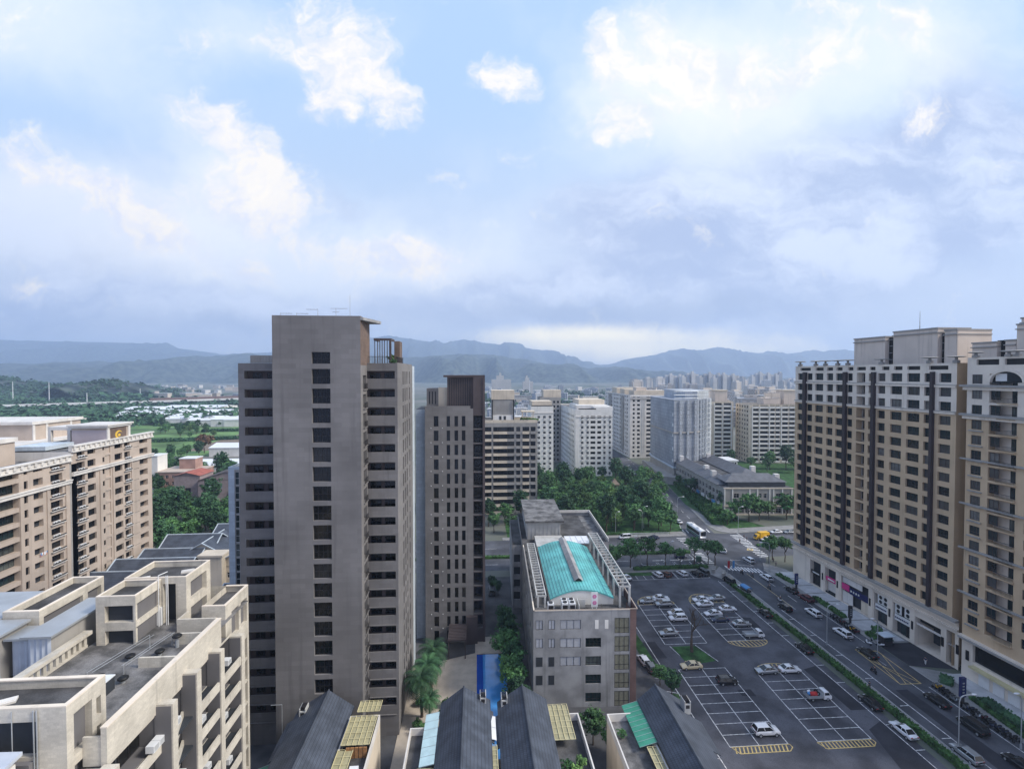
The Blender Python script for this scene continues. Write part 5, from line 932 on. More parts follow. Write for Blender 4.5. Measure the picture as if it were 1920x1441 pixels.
NB.mb.prism([(10, 8), (17, 6.5), (31, 21), (30, 48), (12, 46)], 48.603, 53.5, NB.mi('net_lt')); NB.finish('netting')
for i, (x, y) in enumerate(((4, .9), (9, 2.2), (14.2, 3.5), (19, 6.7), (22, 9.7), (25, 12.7), (28.4, 16.1))):
    o = MB(); n = 13
    for k in range(n): o.box(x - .6, x + .6, y - 1.1, y - .5, 10 + k * 3.0, 12.3 + k * 3.0)
    o.build('netting_strip', 'net_lt', NB.o)
o = MB(); o.prism([(26, 13.4), (32.25, 19.8), (32.25, 50), (31.9, 50), (31.9, 20.2), (25.8, 13.8)], 9.5, 48.5); o.build('scaffold_side', 'net_lt', NB.o)
o = MB(); [o.bar([(pl[i][0] * 1.01 - .3, pl[i][1] - .5, z), (pl[i + 1][0] * 1.01 - .2, pl[i + 1][1] - .5, z)], .09, 5) for i in (0, 1) for z in (49.5, 51.5, 53.6)]; o.build('scaffold_rail', 'galv', NB.o)
o = MB(); [o.box(1.7, 2.5, 14, 15.2, z, z + 2) for z in (13, 20, 26.5, 33)]; [o.box(-.1, .8, 1.0, 2.2, z, z + 1.8) for z in (12, 19, 27, 33, 39)]; structure(o.build('hoist_opening', 'white_metal', NB.o), 'stuff')
o = MB(); o.prism([(-7, -2), (0, -6), (6, -2), (3, 40), (-1, 52)], 0, 4.4); o.build('podium', 'grey_wall', NB.o)
o = MB(); o.box(24, 38, -1, 10, 9, 12.6, 0); [o.box(24.5 + i * 1.7, 25.6 + i * 1.7, -1.1, -1.003, 9.8, 11.8, 1) for i in range(8)]; o.box(23.4, 38.6, -1.6, 10.6, 12.603, 13.2, 0); o.build('site_cabin', ['white_metal', 'glass_dark'], NB.o)
# cream towers on the right of it
f_ = lambda: fw(3, 'frame_white', 'glass_far')
zc_ = lambda h, k=13: [(1.0 + 3.2 * j, 1.0 + 3.2 * j + h) for j in range(k)]
balw = lambda b, P, a, x, w, za, zb, dp: [b.fill('balcony', ('parapet', round(w, 2), 1.05, dp, 'white_wall'), mtxat(P, a, x, za, -.3)), b.fill('window', ('pane', round(w, 2), 1.7, 2, 'frame_dark', 'glass_far'), mtxat(P, a, x, za + 1.1, dp - .05))]
b = block('apartment_block', 'cream block with white balconies directly right of the netted building', 170, 352, -6, 20, 24, 42.5, ('beige',), [(2.5, 1.6, zc_(1.5), .4, fw(1, 'frame_dark', 'glass_dark'), None), (6.5, 5.0, zc_(2.8), 1.2, balw, None), (12.8, 5.4, zc_(2.8), 1.2, balw, None)], cols(1, 23, 5, 2.4, 1, 3.2, 13, 1.7, .5, f_())); [b.box(x, x + .5, -.5, -.004, 3, 42, 'white_wall') for x in (5.8, 11.9, 18.4)]; b.box(8, 17, 4, 14, 42.5, 51, 'tan_box'); b.box(7.6, 17.4, 3.6, 14.4, 51.003, 51.8, 'beige'); b.finish()
b = block('apartment_block', 'wide cream block with a grid of white balconies and pink roof cabins', 193.5, 335, -5, 44, 22, 41.0, ('beige',), [(2.5, 4.2, zc_(2.8), 1.4, balw, None), (7.6, 6.0, zc_(2.8), 1.4, balw, None), (14.6, 3.6, zc_(2.8), 1.4, balw, None), (18.6, 3.2, zc_(2.8), 1.4, balw, None), (23.2, 4.4, zc_(2.8), 1.4, balw, None), (28.2, 4.0, zc_(2.8), 1.4, balw, None), (34.0, 2.0, zc_(1.6), .4, fw(1, 'frame_dark', 'glass_dark'), None), (38.4, 2.0, zc_(1.6), .4, fw(1, 'frame_dark', 'glass_dark'), None)], cols(1, 21, 5, 1.8, 1, 3.2, 13, 1.6, .4, fw(1, 'frame_dark', 'glass_dark')))
[b.box(x, x + .5, -.5, -.004, 3, 40.5, 'white_wall') for x in (1.9, 7.0, 14.0, 22.4, 32.6)]; b.box(12, 24, 4, 14, 41, 46.5, 'tan_box'); b.box(13, 23, 3.6, 3.9, 47, 50, 'tan_box'); [b.box(x, x + .6, 3.6, 4.2, 46.5, 50.5, 'tan_box') for x in (12, 17, 23)]; b.box(27, 38, 5, 16, 41, 51.5, 'tan_box'); b.box(26.5, 38.5, 4.5, 16.5, 51.503, 52.3, 'beige'); b.box(39, 43.5, 6, 14, 41, 47.5, 'white_wall'); b.finish()
b = block('apartment_block', 'cream block with small windows seen just left of the long tan building', 243, 348, -6, 22, 26, 46, ('beige',), cols(.5, 21.5, 6, 1.8, 1, 3.2, 14, 1.6, .45, fw(1, 'frame_dark', 'glass_dark'))); b.box(4, 14, 4, 14, 46, 51, 'tan_box'); b.finish()
# low shop-house terrace with grey hipped roofs
c0, c1, c2 = G(1357, 965), G(1287, 905), G(1487, 965); ang = math.degrees(math.atan2(c2.y - c0.y, c2.x - c0.x)); LW = (c2 - c0).length; LD = (c1 - c0).length + 4
LR = Bld('shophouse_terrace', 'four storey brown shop terrace with grey hipped roofs beside the crossing', 'building', (c0.x, c0.y), R(ang), mats=('grey_wall', 'beige'))
zl = [(1.0 + 3.4 * j, 2.9 + 3.4 * j) for j in range(3)]; WL = fw(2, 'frame_white', 'glass_dark')
LR.facade((0, 0), 0, LW, 0, 12.2, [(x, w, zl, .4, WL, None) for x, w in ((4.5, 2.4), (8.2, .9), (9.8, .9), (12.2, 2.4), (15.8, 1.3), (18.0, 1.3), (23.6, 2.4), (27, .9), (28.5, .9))], 'grey_wall'); LR.facade((0, LD), -90, LD, 0, 12.2, [(2 + 4.2 * i, 2.6, zl, .5, WL, None) for i in range(int(LD / 4.2) - 1)], 'grey_wall'); LR.facade((LW, 0), 90, LD, 0, 12.2, []); LR.facade((LW, LD), 180, LW, 0, 12.2, [])
for z in (.0, 3.9, 11.9): LR.box(-.25, LW + .25, -.3, -.004, z, z + .45, 'beige')
for x in (.1, 3.6, 11.4, 14.9, 20.4, 22.2, 26.2, 30.4): LR.box(x, x + .5, -.22, -.004, .5, 11.8, 'white_wall')
LR.mb.quad((.05, .05, 12.18), (LW, .05, 12.18), (LW, LD, 12.18), (.05, LD, 12.18), m=LR.mi('roof_dark')); LR.box(3, LW - 2, 3, 8, 12.2, 14.2, 'dark_recess')
def hip(b, x0, x1, y0, y1, z, h, m='tile_grey'):
    w, d = x1 - x0, y1 - y0; e = min(w, d) / 2; p = [(x0, y0, z), (x1, y0, z), (x1, y1, z), (x0, y1, z)]
    r = ((x0 + e, (y0 + y1) / 2, z + h), (x1 - e, (y0 + y1) / 2, z + h)) if w > d else (((x0 + x1) / 2, y0 + e, z + h), ((x0 + x1) / 2, y1 - e, z + h)); q = b.mb.quad; mm = b.mi(m)
    if w > d: q(p[0], p[1], r[1], r[0], m=mm); q(p[2], p[3], r[0], r[1], m=mm); q(p[1], p[2], r[1], m=mm); q(p[3], p[0], r[0], m=mm)
    else: q(p[1], p[2], r[1], r[0], m=mm); q(p[3], p[0], r[0], r[1], m=mm); q(p[0], p[1], r[0], m=mm); q(p[2], p[3], r[1], m=mm)
M['tile_grey'] = mat('grey_roof_tile', (.135, .14, .155), .6, .15, .4, brick=(.5, .4, .75, .04))
hip(LR, -.8, 11, 6, LD + 1, 12.4, 2.6); hip(LR, 17, 30, 22, LD + 6, 12.6, 3.2); hip(LR, 2, LW - 1, 3.2, 15, 14.25, 3.0); LR.box(17.6, 29.4, 22.6, LD + 4, 12.2, 12.59, 'dark_recess')
for x, y in ((1.2, LD - 8), (4, 32), (2, 18), (20, LD), (27, 30), (LW - 3, 10)): LR.box(x, x + 2.2, y, y + 2.2, 12.3, 16.4, 'pink_lt')
LR.finish(); o = MB(); [o.box(-.7, -.3, 2 + i * 6.5, 5.5 + i * 6.5, 3.0, 4.3, i % 3) for i in range(8)]; structure(o.build('shop_sign', ['white_metal', 'blue', 'pink_lt'], LR.o), 'stuff')
o = MB(); o.box(LW - 5, LW - .6, -.9, -.31, 3.2, 4.4); o.build('green_sign', paint('green_sign_face', (.03, .50, .20)), LR.o)
# ================================================================ brick and white houses beyond the left towers
def house(name, label, x, y, rz, w, d, h, wm, rm, rh, group=None, win=None, gable=True, flat=False):
    b = Bld(name, label, 'house', (x, y), R(rz), mats=(wm,), group=group)
    b.facade((0, 0), 0, w, 0, h, win or []); b.facade((w, 0), 90, d, 0, h, []); b.facade((w, d), 180, w, 0, h, []); b.facade((0, d), -90, d, 0, h, []); b.finish(); r = MB(); e = .5
    if flat: r.box(-.2, w + .2, -.2, d + .2, h + .003, h + .4)
    elif w > d: r.quad((-e, -e, h - .2), (w + e, -e, h - .2), (w + e, d / 2, h + rh), (-e, d / 2, h + rh)); r.quad((w + e, d + e, h - .2), (-e, d + e, h - .2), (-e, d / 2, h + rh), (w + e, d / 2, h + rh)); r.quad((0, 0, h - .2), (0, d / 2, h + rh - .1), (0, d, h - .2)); r.quad((w, 0, h - .2), (w, d, h - .2), (w, d / 2, h + rh - .1))
    else: r.quad((w + e, -e, h - .2), (w + e, d + e, h - .2), (w / 2, d + e, h + rh), (w / 2, -e, h + rh)); r.quad((-e, d + e, h - .2), (-e, -e, h - .2), (w / 2, -e, h + rh), (w / 2, d + e, h + rh)); r.quad((0, 0, h - .2), (w, 0, h - .2), (w / 2, 0, h + rh - .1), m=1); r.quad((0, d, h - .2), (w / 2, d, h + rh - .1), (w, d, h - .2), m=1)
    r.build('roof', [rm, wm], b.o)
    if rm == 'tile_roof':
        f = MB(); L3 = [((-e, -e, h - .15), (-e, d / 2, h + rh + .05)), ((-e, d / 2, h + rh + .05), (-e, d + e, h - .15)), ((w + e, -e, h - .15), (w + e, d / 2, h + rh + .05)), ((w + e, d / 2, h + rh + .05), (w + e, d + e, h - .15)), ((-e, -e, h - .15), (w + e, -e, h - .15)), ((-e, d / 2, h + rh + .03), (w + e, d / 2, h + rh + .03))] if w > d else [((-e, -e, h - .15), (w / 2, -e, h + rh + .05)), ((w / 2, -e, h + rh + .05), (w + e, -e, h - .15)), ((w + e, -e, h - .15), (w + e, d + e, h - .15)), ((w / 2, -e, h + rh + .03), (w / 2, d + e, h + rh + .03)), ((-e, -e, h - .15), (-e, d + e, h - .15))]
        for p_, q_ in L3: f.tube(p_, q_, .17, .17, 4)
        f.build('fascia', 'white_tile', b.o)
    return b.o
M['mauve'] = mat('mauve_brick', (.33, .27, .27), .85, .12, .4, brick=(.8, .4, .85, .03)); M['terracotta'] = mat('terracotta_wall', (.38, .24, .20), .85, .15, .3)
wz_ = lambda n, w, k, z=1.2, h=1.6, x0=1.5, st=3.2: [(x0 + st * i, w, [(z + 3.3 * j, z + 3.3 * j + h) for j in range(k)], .3, fw(2, 'frame_white', 'glass_dark'), None) for i in range(n)]
q = G(327, 952); house('school_hall', 'mauve brick hall with a dark sloping roof behind the trees', q.x + 12, q.y - 2, 0, 26, 26, 13.5, 'mauve', 'tower_dark', 4.0, win=[(3, 8, [(9.5, 11.5)], .2, None, 'white_tile')]); house('brick_house', 'mauve brick house end with a red metal roof', q.x, q.y, 0, 11.8, 12, 15.5, 'mauve', 'rust_roof', 1.4, win=[(5, 2.6, [(2, 9.5)], .4, None, 'dark_recess')])
q = G(292, 938); house('terracotta_block', 'stepped terracotta block with flat terraces beside the pink building', q.x, q.y, 0, 20, 16, 14, 'terracotta', 'pink', 0, win=wz_(5, 1.6, 4), flat=True); house('terracotta_block', 'small terracotta roof tower above the stepped terraces', q.x + 7, q.y + 8, 0, 8, 7, 19.5, 'terracotta', 'white_metal', 0, flat=True)
house('white_panel_house', 'pale cream blank house wall showing at the corner of the pink building', q.x - 4.5, q.y + 2, 0, 4.4, 8, 22, 'white_wall', 'white_metal', 0, flat=True)
q = G(342, 893); house('white_house', 'white house with a flat canopy and a shallow pale green roof', q.x, q.y, 0, 36, 16, 6.5, 'white_wall', 'far_white', 3.0, win=wz_(8, 1.6, 1, 3, 1.8, 4, 4)); house('white_house', 'lower white annex with a pale flat roof among the trees', q.x - 8, q.y - 4, 0, 14, 10, 4.5, 'white_wall', 'white_tile', 0, flat=True)
q = G(392, 856); house('white_shed', 'long white ribbed shed near the russet tree', q.x, q.y, 0, 40, 24, 7, 'white_wall', 'far_white', 2.2)
for i, (px, py, w, d, h) in enumerate(((205, 792, 60, 40, 7), (262, 789, 70, 44, 7), (305, 797, 70, 30, 8), (350, 798, 64, 40, 7), (395, 800, 60, 30, 9), (225, 778, 90, 60, 9), (300, 776, 90, 60, 10), (330, 784, 70, 40, 9), (372, 787, 50, 36, 8), (420, 800, 50, 30, 8), (432, 790, 50, 30, 9), (60, 800, 40, 30, 8), (215, 786, 60, 30, 8), (250, 782, 60, 30, 8), (285, 782, 60, 30, 9), (350, 790, 60, 30, 8), (400, 793, 60, 30, 8), (320, 792, 70, 30, 8))):
    q = G(px, py); house('factory_shed', 'white factory shed, %s from the left in the works beyond the fields' % nth(i), q.x, q.y, 0, w, d, h, 'white_wall', 'far_white', 2.5, 'white factory sheds beyond the fields')
# blue tiled villas behind the cream roofs
for i, (px, py, z, w, d, h, rh, lab) in enumerate(((300, 1030, 12, 15, 9, 12, 3, 'slate roofed villa with a pale gable box, middle of the villa cluster'), (395, 1012, 12, 12, 11, 12, 3.4, 'slate roofed villa half hidden by the white tiled tower edge'), (195, 1084, 10, 20, 10, 10, 3.2, 'slate roofed villa behind the two cream penthouses'), (250, 1062, 10, 16, 11, 10, 3, 'slate roofed villa at the foot of the pink building'), (390, 1062, 11, 14, 16, 11, 3.6, 'slate roofed villa with a front gable near the taupe tower'), (340, 1040, 11, 12, 12, 11, 3.4, 'slate roofed villa with a flat skylight strip'), (130, 1110, 9, 18, 10, 9, 3, 'slate roofed villa behind the corrugated sheds'), (405, 1125, 9, 12, 10, 8.5, 2.5, 'slate roofed villa with a small roof light beside the taupe tower'))):
    q = G(px, py, z); house('villa', lab, q.x, q.y, 0, w, d, h, 'beige', 'tile_roof', rh, 'slate roofed villas', win=wz_(3, 1.4, 3, 1.2, 1.5, 1, 4))
q = G(372, 1048, 14); o = MB(); o.box(0, 6, 0, 4, 0, 14.5); o.box(-.3, 6.3, -.3, 4.3, 14.503, 15); t = tag(o.build('stair_cabin', 'beige'), 'small beige cabin standing among the slate villa roofs', 'cabin'); t.location = (q.x, q.y, 0)

# ================================================================ townhouses along the bottom
def townhouse(label, xr, yf, xl, xr2, z, ze_l, ze_r, y0=40):
    t = thing('townhouse', label, 'townhouse', ((xl + xr2) / 2, y0, 0), 0, 'slate roofed townhouses'); ox = (xl + xr2) / 2; L = yf - y0; w = MB(); X_ = lambda x: x - ox
    w.prism([(X_(xl + .5), 0), (X_(xr2 - .5), 0), (X_(xr2 - .5), L - .6), (X_(xl + .5), L - .6)], 0, min(ze_l, ze_r) - .4); w.quad((X_(xl + .5), L - .6, ze_l - .5), (X_(xr), L - .6, z - .2), (X_(xr2 - .5), L - .6, ze_r - .5)); w.build('wall', 'beige', t)
    r = MB(); th = .22
    for xe, ze in ((xl, ze_l), (xr2, ze_r)):
        r.quad((X_(xe), 0, ze), (X_(xr), 0, z), (X_(xr), L, z), (X_(xe), L, ze)); r.quad((X_(xe), 0, ze - th), (X_(xe), L, ze - th), (X_(xr), L, z - th), (X_(xr), 0, z - th)); r.quad((X_(xe), L, ze - th), (X_(xe), L, ze), (X_(xr), L, z), (X_(xr), L, z - th)); r.quad((X_(xe), 0, ze - th), (X_(xe), 0, ze), (X_(xe), L, ze), (X_(xe), L, ze - th))
    r.tube((X_(xr), -.01, z + .02), (X_(xr), L + .05, z + .02), .14, n=6); ro = r.build('roof', 'tile_roof', t)
    return t, ro, X_
def lattice(par, x0, x1, y0, y1, z, nx, ny, name='lattice_canopy', zt=None, pm='lattice_panel'):
    zt = z if zt is None else zt; o = MB(); zz = lambda x: z + (zt - z) * (x - x0) / (x1 - x0); o.quad((x0, y0, z - .05), (x1, y0, zt - .05), (x1, y1, zt - .05), (x0, y1, z - .05), m=1)
    for i in range(nx + 1): x = x0 + (x1 - x0) * i / nx; o.box(x - .045, x + .045, y0, y1, zz(x), zz(x) + .09)
    for j in range(ny + 1): y = y0 + (y1 - y0) * j / ny; o.quad((x0, y - .04, z + .092), (x1, y - .04, zt + .092), (x1, y + .04, zt + .092), (x0, y + .04, z + .092))
    o.build(name, ['yellow_lattice', pm], par)
def slope(par, name, x0, x1, y0, y1, z0, z1, m, n=0):
    o = MB(); o.quad((x0, y0, z0), (x1, y0, z1), (x1, y1, z1), (x0, y1, z0)); o.quad((x0, y0, z0 - .08), (x0, y1, z0 - .08), (x1, y1, z1 - .08), (x1, y0, z1 - .08)); [o.quad((x0, y - .03, z0 + .03), (x1, y - .03, z1 + .03), (x1, y + .03, z1 + .03), (x0, y + .03, z0 + .03), m=1) for y in [y0 + (y1 - y0) * i / max(1, n) for i in range(n + 1)] if n]; o.build(name, [m, 'galv'], par)
def dormer(par, X_, xr, xe, y, z, ze, dy=2.6):
    """lower cross wing of the roof running out past the eave"""
    o = MB(); o.quad((X_(xr), y, z - .3), (X_(xe), y + .3, ze - .5), (X_(xe), y + dy + 5, ze - .1), (X_(xr), y + dy + 5, z + .03)); o.quad((X_(xr), y, z - .45), (X_(xr), y, z - .3), (X_(xe), y + .3, ze - .5), (X_(xe), y + .3, ze - .65)); o.build('cross_wing_roof', 'tile_roof', par)
def ytop(px, py, z): return G(px, py, z)
def terrace(par, x0, x1, y0, y1, z, ph=1.1, m='roof_dark'):
    o = MB(); o.box(x0, x1, y0, y1, 0, z); o.build('terrace', 'beige', par); o = MB(); o.quad((x0 + .2, y0 + .2, z + .01), (x1 - .2, y0 + .2, z + .01), (x1 - .2, y1 - .2, z + .01), (x0 + .2, y1 - .2, z + .01)); o.build('terrace_floor', m, par); o = MB(); [o.box(*b, z + .003, z + ph) for b in ((x0, x1, y1 - .2, y1), (x0, x0 + .2, y0, y1 - .2), (x1 - .2, x1, y0, y1 - .2))]; o.box(x0 + .2, x1 - .2, (y0 + y1) / 2 - .1, (y0 + y1) / 2 + .1, z + .003, z + ph * .8); o.build('terrace_parapet', 'pink_lt', par)
def chimney(par, x, y, z):
    o = MB(); o.box(x - .5, x + .5, y - .4, y + 1.2, z - 1.4, z + .2); o.quad((x - .3, y - .41, z - .5), (x + .3, y - .41, z - .5), (x + .3, y - .41, z + .05), (x - .3, y - .41, z + .05), m=1); o.box(x - .5, x - .38, y - .4, y + 1.2, z + .203, z + .6); o.box(x + .38, x + .5, y - .4, y + 1.2, z + .203, z + .6); [o.box(x - .3 + .18 * i, x - .22 + .18 * i, y - .2, y + 1.1, z + .203, z + .75, 1) for i in range(4)]; o.build('chimney', ['concrete_lt', 'frame_dark'], par)
t, ro, X_ = townhouse('slate roofed townhouse below the taupe tower with a square yellow lattice canopy', -23.8, 80, -28.5, -19.8, 13, 10.2, 10.2); dormer(ro, X_, -23.8, -29.5, 30, 13, 9.6); chimney(ro, X_(-27), 37.5, 11.4)
terrace(t, X_(-19.8), X_(-15.2), 2, 37.5, 9.2); lattice(t, X_(-19.4), X_(-15.4), 30.5, 36.5, 10.9, 5, 5); lattice(t, X_(-18.6), X_(-15.2), 37.0, 39.5, 11.2, 5, 2); lattice(t, X_(-19.7), X_(-17.6), 21, 30.3, 10.4, 2, 7); slope(t, 'glass_awning', X_(-19.6), X_(-15.5), 17.5, 21.5, 10.2, 10.0, 'pale_awning', 2); slope(t, 'green_awning', X_(-31.6), X_(-28.8), 22, 31, 7.6, 8.6, 'green_awning', 4)
o = MB(); o.box(X_(-17.4), X_(-16.2), 26.4, 27.6, 9.21, 10.2); o.tube((X_(-17.1), 26.38, 9.75), (X_(-16.5), 26.38, 9.75), .32, .32, 10); o.build('air_conditioner', 'white_metal', t); o = MB(); [o.box(X_(-18.6) + i * .6, X_(-18.1) + i * .6, 30.2, 30.4, 9.21, 10.7) for i in range(5)]; o.build('timber_screen', mat('warm_timber', (.34, .17, .07), .7, .2, 2), t)
t, ro, X_ = townhouse('slate roofed townhouse left of the pool with pale glass awnings along its left eave', -2.1, 79.3, -5.8, 2.2, 13, 10.4, 10.6); dormer(ro, X_, -2.1, 2.6, 30.5, 13, 10.3, 1.5); chimney(ro, X_(1.0), 38.2, 11.7)
terrace(t, X_(-10.2), X_(-5.7), 5, 35, 8.6); slope(t, 'glass_awning', X_(-8.0), X_(-5.9), 27, 37.5, 9.9, 10.3, 'pale_awning', 6); lattice(t, X_(-8.2), X_(-6.0), 20, 26.8, 9.8, 2, 9, pm='dark_recess'); lattice(t, X_(-8.4), X_(-6.2), 5, 19.8, 9.6, 2, 16); slope(t, 'white_awning', X_(2.2), X_(2.9), 31, 36, 10.3, 10.1, 'white_metal', 2); lattice(t, X_(.5), X_(2.9), 8, 30, 10.1, 3, 24)
t, ro, X_ = townhouse('slate roofed townhouse right of the pool with a plant filled terrace', 7.4, 79, 3.3, 11.4, 13, 10.4, 10.5); dormer(ro, X_, 7.4, 2.9, 29.5, 13, 10.2, 1.5); chimney(ro, X_(4.4), 37.5, 11.6)
terrace(t, X_(11.2), X_(16.2), 5, 36.5, 8.6); lattice(t, X_(11.5), X_(14.6), 30.5, 38.2, 10.0, 4, 6); slope(t, 'glass_awning', X_(11.5), X_(14.8), 17, 22, 9.7, 9.6, 'pale_awning', 2); slope(t, 'green_awning', X_(3.6), X_(5.0), 19, 29, 10.2, 10.6, 'green_awning', 5); slope(t, 'glass_awning', X_(3.6), X_(5.0), 8, 18.8, 10.2, 10.6, 'glass_teal', 4)
t, ro, X_ = townhouse('slate roofed townhouse beside the car park with a green ribbed awning', 29.2, 77.6, 26.2, 33.6, 13, 10.6, 10.2); dormer(ro, X_, 29.2, 35.2, 27, 13, 9.4, 1.5); chimney(ro, X_(33), 34, 12)
terrace(t, X_(20.6), X_(26.2), 5, 35.5, 8.8, 1.2, 'roof_grey'); slope(t, 'green_awning', X_(23.6), X_(26.4), 28.5, 37.5, 9.8, 10.5, 'green_awning', 9); lattice(t, X_(24.6), X_(26.2), 18, 28.3, 9.9, 2, 7); slope(t, 'green_awning', X_(33.8), X_(35.0), 4, 22, 6.4, 6.2, 'pale_awning', 3); slope(t, 'awning', X_(24.8), X_(26.6), 6, 17.8, 9.7, 10.2, 'galv', 3); slope(t, 'green_awning', X_(18.6), X_(20.4), 20, 28, 5.0, 5.2, 'green_awning', 4)

# ================================================================ far city
M['city'] = mat('far_city_wall', (.74, .72, .69), .8, .05, .05, objrand=.22, brick=(3.2, 3.2, .62, .8)); M['city2'] = mat('far_city_grey_wall', (.40, .43, .48), .8, .05, .05, objrand=.25, brick=(2.6, 3.2, .65, .7)); M['city3'] = mat('far_city_cream_wall', (.70, .62, .54), .8, .05, .05, objrand=.2, brick=(4, 3.2, .6, .9)); M['flatroof'] = mat('far_flat_roof', (.50, .50, .50), .8, .1, .05, objrand=.3)
protos = []
for i in range(9):
    o = MB(); w, d = 14 + 5 * (i % 3), 12 + 3 * (i % 4); h = 1.0; sc_ = 1
    hh = (30, 42, 36, 52, 24, 46, 14, 9, 18)[i]; o.box(-w / 2, w / 2, -d / 2, d / 2, 0, hh, 0); o.box(-w / 2 - .4, w / 2 + .4, -d / 2 - .4, d / 2 + .4, hh + .01, hh + 1, 1)
    if i < 6: o.box(-w / 4, w / 4, -d / 4, d / 4, hh + 1, hh + 5, 0); [o.box(x, x + 1.2, -d / 2 - 1.0, -d / 2 - .01, 2, hh - 1, 1) for x in (-w / 2 + 2, w / 2 - 3)]
    protos.append((o.mesh('city_building', [('city', 'city2', 'city3')[i % 3], 'flatroof']), hh))
rnd = random.Random(5); cnt = {}
BANDS = (('hazy skyline below the right mountains', 1190, 1500, 1200, 2300, 92, (0, 1, 2, 3, 5)), ('low roofs beyond the slim tower', 905, 1180, 900, 1900, 52, (4, 6, 7, 8, 6, 7)), ('hazy town below the left mountain', 270, 450, 1200, 2300, 52, (6, 7, 7, 8)), ('rooftops behind the cream blocks', 1220, 1490, 520, 1000, 40, (2, 4, 0, 8)), ('roofs behind the white slab blocks', 925, 1140, 420, 800, 30, (4, 8, 6, 4)))
for nm, xa, xb, da, db, n, kinds in BANDS:
    lst = sorted((rnd.uniform(xa, xb), rnd.uniform(da, db)) for _ in range(n))
    for i, (px, dd) in enumerate(lst):
        d = ray(px, 700); k = rnd.choice(kinds); me, hh = protos[k]; o = link('city_building', me); o.location = (d.x / d.y * dd, dd, -.2); s = rnd.uniform(.7, 1.0); o.scale = (rnd.uniform(.8, 1.7), 1, s); o.rotation_euler = (0, 0, rnd.uniform(-.5, .5))
        kd = ('slim tower', 'tall tower', 'square tower', 'highest tower', 'mid rise block', 'broad tower', 'low block', 'flat roofed house', 'small block')[k]
        tag(o, 'pale %s, %s from left, %s' % (kd, nth(i), nm), 'building', nm)
for px, dd, w, h, lab in ((940, 1500, 60, 46, 'distant white office block with a small roof tower standing above the low roofs'), (990, 1600, 34, 38, 'distant square pale block right of the white office block')):
    d = ray(px, 700); o = MB(); o.box(-w / 2, w / 2, 0, 24, 0, h); o.box(-w / 4, w / 8, 2, 20, h + .01, h + 12); o.box(-6, 0, 6, 14, h + 12.01, h + 20); t = tag(o.build('office_block', 'city'), lab, 'building'); t.location = (d.x / d.y * dd, dd, 0)
for px, dd, w, h, lab in ((1265, 1500, 90, 60, 'distant grey tower group left end of the tallest skyline cluster'), (1300, 1450, 70, 66, 'distant cream tower group on the skyline above the netting'), (1335, 1500, 80, 64, 'distant blue grey tower group on the skyline'), (1365, 1420, 90, 62, 'distant pale tower group with a blue flank'), (1440, 1700, 120, 66, 'distant blue grey tower group near the tan building')):
    d = ray(px, 700); o = MB(); n = int(w / 15)
    for i in range(n): x = -w / 2 + i * 15; hh = h * (.82 + .18 * ((i * 37) % 5) / 4); o.box(x, x + 12, (i % 2) * 4, 22, 0, hh, i % 2); o.box(x + 3, x + 9, 5, 15, hh + .01, hh + 5, 0)
    t = tag(o.build('tower_group', ['city', 'city2']), lab, 'building'); t.location = (d.x / d.y * dd, dd, 0)
# viaduct and masts on the left
va = [G(-140, 766, 11), G(0, 760, 11), G(120, 756.5, 11), G(240, 753, 11), G(340, 750, 11), G(445, 746.5, 11), G(560, 743, 11)]
t = thing('viaduct', 'long pale road viaduct crossing the wooded valley on the left', 'bridge', (va[3].x, va[3].y, 0)); o = MB(); p0 = va[3]
for a_, b_ in zip(va, va[1:]): d = b_ - a_; c = (a_ + b_) / 2 - p0; o.obox((c.x, c.y), d.length, 12, 8.6, 11.0, math.atan2(d.y, d.x)); n = Vector((d.y, -d.x, 0)).normalized() * 6; o.obox((c.x + n.x, c.y + n.y), d.length, .5, 11.01, 12.6, math.atan2(d.y, d.x))
o.build('deck', 'far_white', t)
for a_, b_ in zip(va, va[1:]):
    for f in (.25, .75): c = a_ + (b_ - a_) * f - p0; o = MB(); o.box(c.x - 2, c.x + 2, c.y - 1.5, c.y + 1.5, 0, 8.4); o.box(c.x - 4, c.x + 4, c.y - 2, c.y + 2, 7, 8.59); o.build('pier', 'concrete_lt', t)
o = MB(); d = va[5] - va[3]; n = Vector((d.y, -d.x, 0)).normalized() * 40; a_, b_ = va[3] + d * .15 + n - p0, va[5] + d * .1 + n - p0; c = (a_ + b_) / 2; o.obox((c.x, c.y), (b_ - a_).length, 14, 3, 7, math.atan2(d.y, d.x)); t = tag(o.build('red_brown_bridge', 'brick'), 'red brown lower bridge deck in front of the pale viaduct', 'bridge'); t.location = p0
for px, yb, yt, dd, lab in ((24, 735, 715, 1150, 'thin white mast, farthest left on the wooded hill'), (92, 735, 716, 1150, 'thin white mast in the middle of the wooded hill'), (163, 748, 736, 1000, 'thin white mast just behind the viaduct'), (263, 745, 728, 1250, 'thin pale mast near the foot of the small conical hill'), (993, 735, 712, 1400, 'thin pylon mast standing before the mountain beside the pale office block')):
    q0, q1 = YP(px, yb, dd), YP(px, yt, dd); o = MB(); o.tube((0, 0, 0), (0, 0, q1.z), .9, .5, 6); t = tag(o.build('mast', 'white_metal'), lab, 'mast', 'masts in the valley'); t.location = (q0.x, dd, 0)
q = YP(184, 715, 1350); o = MB(); o.box(-4, 5, -5, 5, 0, 46); o.box(-12, -4, -5, 5, 0, 40); o.box(-34, -16, -5, 5, 0, 36); t = tag(o.build('hill_building', 'far_white'), 'white stepped building standing on the small hill far left', 'building'); t.location = (q.x, 1350, 0)
